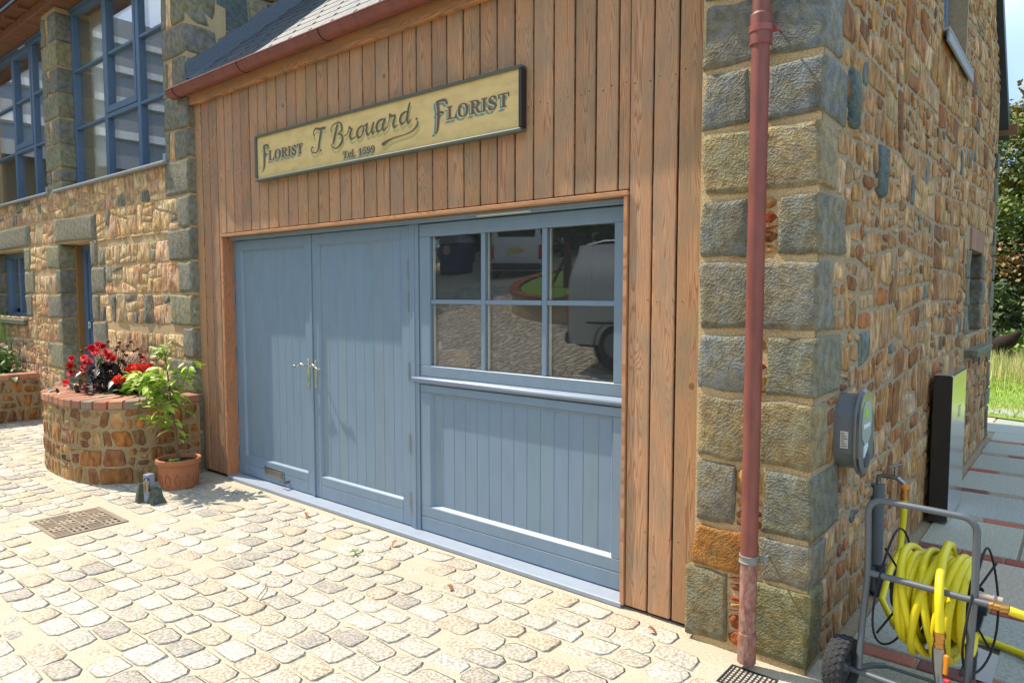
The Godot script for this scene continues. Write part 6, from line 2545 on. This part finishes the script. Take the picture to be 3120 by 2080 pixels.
	g.xf = Transform3D(wb, Vector3(SIDE, 0.985, -0.365))
	g.prism(stadium(0.255, 0.34), 0.0, 0.085, 0.004)
	g.prism(stadium(0.285, 0.395), 0.086, 0.097, 0.004)
	part("housing", g, M.satin, ch)
	g = G.new()
	g.xf = Transform3D(wb, Vector3(SIDE, 0.985, -0.365))
	g.prism(stadium(0.281, 0.391), 0.0975, 0.106, 0.008)
	part("front", g, M.gloss_black, ch)
	g = G.new()
	g.col = lin("8d9a98")
	g.xf = Transform3D(wb, Vector3(SIDE, 0.985, -0.365))
	var scr := PackedVector2Array([Vector2(-0.075, -0.02), Vector2(-0.03, -0.055), Vector2(0.03, -0.055), Vector2(0.075, -0.02), Vector2(0.085, 0.05), Vector2(0.07, 0.11), Vector2(0.035, 0.14), Vector2(-0.035, 0.14), Vector2(-0.07, 0.11), Vector2(-0.085, 0.05)])
	g.prism(scr, 0.1062, 0.1085, 0.001)
	part("screen", g, M.satin, ch, "pale grey display panel")
	g = G.new()
	g.col = lin("8dc020")
	g.xf = Transform3D(wb, Vector3(SIDE, 0.985, -0.365))
	g.prism(PackedVector2Array([Vector2(-0.04, 0.065), Vector2(0.02, 0.065), Vector2(0.02, 0.105), Vector2(-0.04, 0.105)]), 0.1087, 0.1095)
	part("green_mark", g, M.satin, ch)
	g = G.new()
	g.col = lin("e4e8e6")
	g.xf = Transform3D(wb, Vector3(SIDE, 0.985, -0.365))
	for k in 4:      # faint round-lettered mark
		var o := PackedVector2Array()
		for i in 12:
			o.append(Vector2(-0.045 + k * 0.028, 0.03) + Vector2(cos(TAU * i / 12), sin(TAU * i / 12)) * 0.011)
		g.prism(o, 0.1087, 0.1094)
	part("white_mark", g, M.satin, ch)
	g = G.new()
	g.col = lin("c9d4dc")
	g.xf = Transform3D(wb, Vector3(SIDE, 0.985, -0.365))
	g.prism(PackedVector2Array([Vector2(-0.045, -0.11), Vector2(0.02, -0.065), Vector2(0.01, -0.05), Vector2(-0.045, -0.06)]), 0.1062, 0.112, 0.002)
	part("plug_rest", g, M.satin, ch)
	g = G.new()
	g.col = lin("1a2c44")
	g.xf = Transform3D(wb, Vector3(SIDE, 0.985, -0.365))
	var cup := PackedVector2Array()
	for k in 16:
		cup.append(Vector2(0.02 + cos(TAU * k / 16) * 0.045, -0.13 + sin(TAU * k / 16) * 0.035))
	g.prism(cup, 0.1062, 0.1075)
	part("socket", g, M.satin, ch)
	g = G.new()
	g.col = lin("d0cec6")
	g.span(Vector3(SIDE + 0.03, 0.925, -0.2382), Vector3(SIDE + 0.062, 1.0, -0.2362))
	part("label_plate", g, M.plain, ch, "small white printed label on the housing's side")
	g = G.new()
	g.col = lin("77756e")
	for k in 6:
		g.span(Vector3(SIDE + 0.033, 0.932 + k * 0.011, -0.2361), Vector3(SIDE + 0.059 - 0.006 * (k % 3), 0.937 + k * 0.011, -0.2355))
	part("print", g, M.plain, ch)

	# slim box: black end, polished face
	var bx := thing("slim_outdoor_cabinet", Vector3(-0.76, 0, -2.88), "slim tall cabinet with black end and mirror-bright metal face against the side wall", "cabinet")
	g = G.new()
	g.span(Vector3(-0.818, 0.012, -3.24), Vector3(-0.702, 1.045, -2.556), 0.008)
	part("metal_case", g, M.mirror, bx)
	g = G.new()
	g.xf = Transform3D(Basis(), Vector3(-0.759, 0.53, -2.556))
	var rr := PackedVector2Array()
	for q in [[1, 1], [-1, 1], [-1, -1], [1, -1]]:
		for k in 5:
			var a0: float = {11: 0.0, -9: PI / 2, -11: PI, 9: 1.5 * PI}[q[0] * 10 + q[1]]
			var a := a0 + PI / 2 * k / 4.0
			rr.append(Vector2(q[0] * 0.045 + cos(a) * 0.012, q[1] * 0.50 + sin(a) * 0.012))
	g.prism(rr, -0.004, 0.006, 0.002)
	part("black_end", g, M.gloss_black, bx)
	g = G.new()
	g.col = lin("20242a")
	g.span(Vector3(-0.81, 0.0, -3.2), Vector3(-0.71, 0.012, -2.6))
	part("foot", g, M.rubber, bx)
	g = G.new()
	g.col = lin("7b8a80")
	for i in 5:
		for k in 4:
			g.span(Vector3(-0.7018, 0.72 + k * 0.022, -2.98 + i * 0.028), Vector3(-0.7010, 0.73 + k * 0.022, -2.968 + i * 0.028))
	part("perforations", g, M.plain, bx)

	# tap and insulated pipe on the side wall
	var tp := thing("garden_tap", Vector3(SIDE, 0, -1.0), "brass garden tap on a grey insulated pipe against the side wall", "tap")
	g = G.new()
	g.col = lin("5f666b")
	g.tube([Vector3(-0.822, 0.02, -1.02), Vector3(-0.822, 0.60, -1.0)], 0.03, 14)
	part("insulated_pipe", g, M.rubber, tp)
	g = G.new()
	g.col = lin("2c2f32")
	g.tube([Vector3(-0.815, 0.0, -1.03), Vector3(-0.815, 0.17, -1.02)], 0.037, 14)
	part("pipe_boot", g, M.rubber, tp)
	g = G.new()
	g.tube([Vector3(-0.822, 0.60, -1.0), Vector3(-0.822, 0.645, -1.0), Vector3(-0.80, 0.65, -1.0), Vector3(-0.73, 0.65, -1.0)], 0.012, 10)
	g.tube([Vector3(-0.755, 0.65, -1.0), Vector3(-0.73, 0.645, -1.0), Vector3(-0.705, 0.625, -1.0), Vector3(-0.70, 0.60, -1.0)], 0.012, 10)
	part("spout", g, M.steel, tp)
	g = G.new()
	g.tube([Vector3(-0.745, 0.66, -1.0), Vector3(-0.745, 0.70, -1.0)], 0.007, 8)
	g.tube([Vector3(-0.775, 0.70, -1.0), Vector3(-0.715, 0.72, -1.02)], 0.006, 8)
	part("handle", g, M.steel, tp)

	# hose from the tap to the reel, the coil is on the trolley
	# wet patch
	g = G.new()
	g.span(Vector3(-0.36, -0.002, -0.72), Vector3(-0.245, 0.002, -0.36))
	tag(part("water_filled_cover", g, M.water), "shallow rectangular cover holding a film of water that mirrors the sky", "cover")

	# litter on the setts
	for q in [[-4.30, 0.17, "curled brown leaf by the threshold below the right door leaf"], [-3.35, 0.14, "curled brown leaf against the threshold below the window"], [-2.62, 0.42, "small dry leaf lying on the setts in front of the blue panel"], [-1.55, 0.16, "dry leaf at the foot of the boards by the grey corner"], [-5.2, 0.2, "brown leaf at the left end of the threshold"]]:
		g = leaf_shape(0.055, 0.03, 0.6, 0.6)
		for i in g.c.size():
			g.c[i] = vary(lin("a9744a"), 0.15)
		var b := Basis(Vector3.UP, rng.randf() * TAU)
		for i in g.p.size():
			g.p[i] = b * g.p[i] + Vector3(q[0], 0.03, q[1])
		tag(part("dry_leaf", g, M.leaf), q[2], "leaf", "dry leaves on the setts")
	var weed := thing("weed_sprig", Vector3(-3.42, 0, 0.42), "little green sprig lying on the setts in front of the doors", "weed")
	for k in 6:
		g = leaf_shape(0.05, 0.014, 0.4, 0.2)
		for i in g.c.size():
			g.c[i] = lin("5f8a34")
		var b := Basis(Vector3.UP, k * 1.1) * Basis(Vector3.RIGHT, -0.25)
		for i in g.p.size():
			g.p[i] = b * g.p[i] + Vector3(-3.42, 0.022, 0.42)
		part("leaf", g, M.leaf, weed)
	g = G.new()
	g.col = lin("6b5238")
	g.tube([Vector3(-3.42, 0.018, 1.02), Vector3(-3.36, 0.022, 1.06), Vector3(-3.28, 0.018, 1.16)], 0.0025, 5)
	tag(part("dry_twig", g, M.plain), "thin brown twig lying on the setts", "twig")


# ---------------------------------------------------------------- hose trolley (local axes: x across from left to right, z towards the yard)
func build_trolley() -> void:
	var lat := Vector3(0.9925, 0, 0.1222)
	var nrm := Vector3(-0.1222, 0, 0.9925)
	var at := Vector3(-0.643, 0, 0.109)
	var turn := Basis(lat, Vector3.UP, nrm)
	var tr := thing("hose_trolley", at, "grey tubular hose trolley with pneumatic wheels standing by the corner", "trolley", "", turn)
	var g := G.new()
	var pts := [Vector3(0, 0.13, 0), Vector3(-0.003, 0.30, -0.03), Vector3(0, 0.485, -0.063), Vector3(0, 0.52, -0.062), Vector3(0, 0.74, -0.045)]
	for k in 7:
		var a := PI / 2 * k / 6.0
		pts.append(Vector3(0.05 - 0.05 * cos(a), 0.75 + 0.05 * sin(a), -0.045 - 0.01 * k / 6.0))
	for k in 7:
		var a := PI / 2 * k / 6.0
		pts.append(Vector3(0.31 + 0.05 * sin(a), 0.75 + 0.05 * cos(a), -0.06 - 0.01 * k / 6.0))
	pts.append_array([Vector3(0.36, 0.70, -0.07), Vector3(0.36, 0.52, -0.075), Vector3(0.357, 0.30, -0.05), Vector3(0.36, 0.10, -0.03)])
	g.tube(pts, 0.0125, 14)
	part("frame", g, M.tubing, tr)
	g = G.new()
	g.tube([Vector3(0.0, 0.50, -0.063), Vector3(0.41, 0.50, -0.07)], 0.0125, 12)
	part("cross_tube", g, M.tubing, tr)
	g = G.new()
	g.tube([Vector3(-0.10, 0.115, 0), Vector3(0.475, 0.115, -0.02)], 0.011, 12)
	part("axle", g, M.tubing, tr)
	g = G.new()
	g.tube([Vector3(0.0, 0.13, -0.005), Vector3(0.01, 0.10, -0.12), Vector3(0.012, 0.05, -0.25)], 0.012, 12)
	g.tube([Vector3(0.36, 0.11, -0.03), Vector3(0.35, 0.08, -0.15), Vector3(0.345, 0.05, -0.28)], 0.012, 12)
	part("foot_tube", g, M.tubing, tr)
	g = G.new()
	g.tube([Vector3(0.012, 0.05, -0.25), Vector3(0.36, 0.05, -0.28)], 0.007, 10)
	part("tie_rod", g, M.tubing, tr)
	for wx in [-0.065, 0.43]:
		g = G.new()
		g.col = lin("2b2c2e")
		var ax := Transform3D(Basis(Vector3(0, 1, 0), Vector3(1, 0, 0), Vector3(0, 0, -1)), Vector3(wx, 0.115, 0))
		g.sm = 1
		g.lathe([Vector2(0.062, -0.02), Vector2(0.075, -0.034), Vector2(0.1, -0.038), Vector2(0.113, -0.026), Vector2(0.1165, 0.0), Vector2(0.113, 0.026), Vector2(0.1, 0.038), Vector2(0.075, 0.034), Vector2(0.062, 0.02)], 36, ax)
		var wh := part("wheel", g, M.rubber, tr)
		for row in 4:
			g = G.new()
			g.col = lin("303133")
			for k in 24:
				var a := TAU * (k + 0.5 * (row % 2)) / 24
				var off: float = [-0.026, -0.009, 0.009, 0.026][row]
				var r := 0.1155 - 0.22 * off * off / 0.03
				var b := Basis(Vector3(1, 0, 0), a)
				var keep := g.xf
				g.xf = Transform3D(b, Vector3(wx, 0.115, 0)) * Transform3D(Basis(Vector3.UP, 0.7 if row % 2 else -0.7), Vector3(off, r, 0))
				g.box(Vector3.ZERO, Vector3(0.015, 0.007, 0.019), 0.002)
				g.xf = keep
			part("tread", g, M.rubber, wh)
		g = G.new()
		g.col = lin("3a3c40")
		g.sm = 1
		g.lathe([Vector2(0.0, -0.026), Vector2(0.02, -0.03), Vector2(0.03, -0.012), Vector2(0.064, -0.018), Vector2(0.064, 0.018), Vector2(0.03, 0.012), Vector2(0.02, 0.03), Vector2(0, 0.026)], 24, ax)
		part("hub", g, M.satin, wh)
	# reel: two wire rims with spokes, a handle
	var c := Vector3(0, 0.395, -0.265)
	for rx in [0.038, 0.345]:
		g = G.new()
		g.col = lin("1d1f22")
		var ring := []
		for k in 41:
			var a := TAU * k / 40
			ring.append(c + Vector3(rx + 0.012 * sin(a * 2.0), 0.236 * cos(a), 0.236 * sin(a)))
		g.tube(ring, 0.0045, 8, false)
		var rim := part("reel_rim", g, M.rubber, tr)
		for k in 4:
			var a := TAU * k / 4 + 0.6
			g = G.new()
			g.col = lin("1d1f22")
			g.tube([c + Vector3(rx, 0.235 * cos(a), 0.235 * sin(a)), c + Vector3(rx * 0.75 + 0.05, 0.08 * cos(a), 0.08 * sin(a))], 0.0045, 7)
			part("spoke", g, M.rubber, rim)
	g = G.new()
	g.col = lin("26282b")
	g.tube([c + Vector3(0.02, 0, 0), c + Vector3(0.36, 0, 0)], 0.016, 12)
	g.sm = 1
	g.lathe([Vector2(0.085, 0.045), Vector2(0.085, 0.335)], 24, Transform3D(Basis(Vector3(0, -1, 0), Vector3(1, 0, 0), Vector3(0, 0, 1)), c))
	part("reel_drum", g, M.rubber, tr)
	g = G.new()
	g.col = lin("a8988a")
	g.tube([c + Vector3(0.345, 0.10, 0.11), c + Vector3(0.43, 0.097, 0.11)], 0.014, 12)
	part("crank_grip", g, M.satin, tr)

	# the hose: coil on the reel, the free end with its nozzle, the feed and the supply from the tap
	var hs := thing("yellow_hose", at, "thick yellow garden hose wound on the trolley's reel and joined to the tap", "hose", "", turn)
	var yel := lin("d8c81c")
	for layer in 2:
		g = G.new()
		g.col = yel
		var coil := []
		var turns := 11 if layer == 0 else 9
		var n := turns * 26
		for k in n + 1:
			var t := float(k) / n
			var a := TAU * turns * t
			var sweep := 1.0 - absf(fmod(t * 2.0, 2.0) - 1.0)
			var x := lerpf(0.072, 0.312, sweep) + 0.014 * sin(a * 0.5 + layer * 1.3)
			var r := (0.115 + 0.022 * float(k) / n if layer == 0 else 0.150 + 0.012 * sin(a * 0.37)) + 0.008 * sin(a * 0.73 + 1.0)
			var sag := 0.035 * layer * maxf(0.0, -cos(a))
			coil.append(c + Vector3(x, r * cos(a) - sag, r * sin(a)))
		g.tube(coil, 0.0155, 10)
		part("coil", g, M.hose, hs)
	# loose crossing loops over the coil
	for q in [[0.16, 0.24, 0.178], [0.21, 0.13, 0.184], [0.08, 0.18, 0.176], [0.27, 0.21, 0.18], [0.29, 0.26, 0.176]]:
		g = G.new()
		g.col = vary(yel, 0.05)
		var loop := []
		for k in 33:
			var t := k / 32.0
			var a := TAU * t - PI
			var front := maxf(0.0, sin(a))
			loop.append(c + Vector3(lerpf(q[0], q[1], smoothstep(0.5, 1.0, t)) if t > 0.5 else lerpf(q[1], q[0], smoothstep(0.0, 0.5, t)), q[2] * cos(a) - 0.05 * maxf(0.0, -cos(a)), q[2] * sin(a)))
		g.tube(loop, 0.0155, 10)
		part("coil", g, M.hose, hs)
	# free end comes over the top of the coil, over the cross tube and hangs in front
	g = G.new()
	g.col = yel
	g.tube([c + Vector3(0.21, 0.10, -0.15), c + Vector3(0.215, 0.20, -0.08), c + Vector3(0.222, 0.225, 0.0), c + Vector3(0.232, 0.20, 0.10), c + Vector3(0.25, 0.15, 0.20), c + Vector3(0.262, 0.10, 0.245), c + Vector3(0.268, 0.03, 0.252), c + Vector3(0.27, -0.03, 0.25)], 0.0155, 12)
	part("free_end", g, M.hose, hs)
	g = G.new()
	g.tube([c + Vector3(0.27, -0.025, 0.25), c + Vector3(0.27, -0.045, 0.25)], 0.022, 8)
	g.tube([c + Vector3(0.27, -0.045, 0.25), c + Vector3(0.27, -0.065, 0.25)], 0.018, 12)
	g.tube([c + Vector3(0.27, -0.065, 0.25), c + Vector3(0.27, -0.085, 0.25)], 0.020, 8)
	part("brass_coupling", g, M.brass, hs)
	g = G.new()
	g.tube([c + Vector3(0.27, -0.083, 0.25), c + Vector3(0.272, -0.12, 0.252), c + Vector3(0.275, -0.17, 0.255), c + Vector3(0.285, -0.22, 0.27), c + Vector3(0.30, -0.25, 0.29)], [0.022, 0.024, 0.02, 0.017, 0.02], 14)
	part("nozzle", g, M.steel, hs)
	g = G.new()
	g.col = lin("e08a1c")
	g.box(c + Vector3(0.296, -0.135, 0.262), Vector3(0.018, 0.075, 0.016), 0.004, Basis(Vector3(0, 0, 1), -0.05))
	part("orange_lever", g, M.satin, hs)
	g = G.new()
	g.col = lin("d02a2a")
	g.box(c + Vector3(0.304, -0.20, 0.268), Vector3(0.022, 0.034, 0.02), 0.004)
	part("red_button", g, M.satin, hs)
	# feed: brass union on the right end of the cross tube, hose dropping away to the ground
	g = G.new()
	g.tube([Vector3(0.408, 0.50, -0.07), Vector3(0.42, 0.50, -0.07)], 0.017, 8)
	g.tube([Vector3(0.42, 0.50, -0.07), Vector3(0.44, 0.499, -0.07)], 0.014, 12)
	g.tube([Vector3(0.44, 0.499, -0.07), Vector3(0.465, 0.498, -0.072)], 0.018, 8)
	part("brass_coupling", g, M.brass, hs)
	g = G.new()
	g.col = yel
	g.tube([Vector3(0.463, 0.498, -0.072), Vector3(0.52, 0.485, -0.09), Vector3(0.59, 0.42, -0.15), Vector3(0.63, 0.28, -0.28), Vector3(0.64, 0.12, -0.44), Vector3(0.60, 0.03, -0.60), Vector3(0.52, 0.018, -0.74), Vector3(0.38, 0.018, -0.86), Vector3(0.20, 0.018, -0.90), Vector3(0.10, 0.018, -0.88)], 0.0155, 12)
	part("feed_hose", g, M.hose, hs)
	g = G.new()      # from the tap down behind the frame to the reel
	g.col = yel
	var inv := turn.inverse()
	var tap := inv * (Vector3(-0.70, 0.555, -1.0) - at)
	var foot := inv * (Vector3(-0.72, 0.06, -0.66) - at)
	g.tube([tap + Vector3(0, 0.02, 0), tap - Vector3(0, 0.12, 0), tap - Vector3(0.005, 0.28, -0.02), tap.lerp(foot, 0.5) + Vector3(-0.01, -0.09, 0.0), foot + Vector3(0, 0.06, 0), foot + Vector3(0.1, 0.0, 0.12), c + Vector3(0.05, -0.14, -0.16)], 0.0155, 12)
	part("supply_hose", g, M.hose, hs)
	g = G.new()
	g.tube([tap + Vector3(0, 0.045, 0), tap + Vector3(0, 0.02, 0)], 0.016, 10)
	g.tube([tap + Vector3(0, 0.02, 0), tap - Vector3(0, 0.015, 0)], 0.02, 8)
	part("tap_coupling", g, M.brass, hs)
	g = G.new()
	g.col = lin("e08a1c")
	g.tube([tap + Vector3(0, 0.065, 0), tap + Vector3(0, 0.043, 0)], 0.02, 12)
	part("orange_collar", g, M.satin, hs)
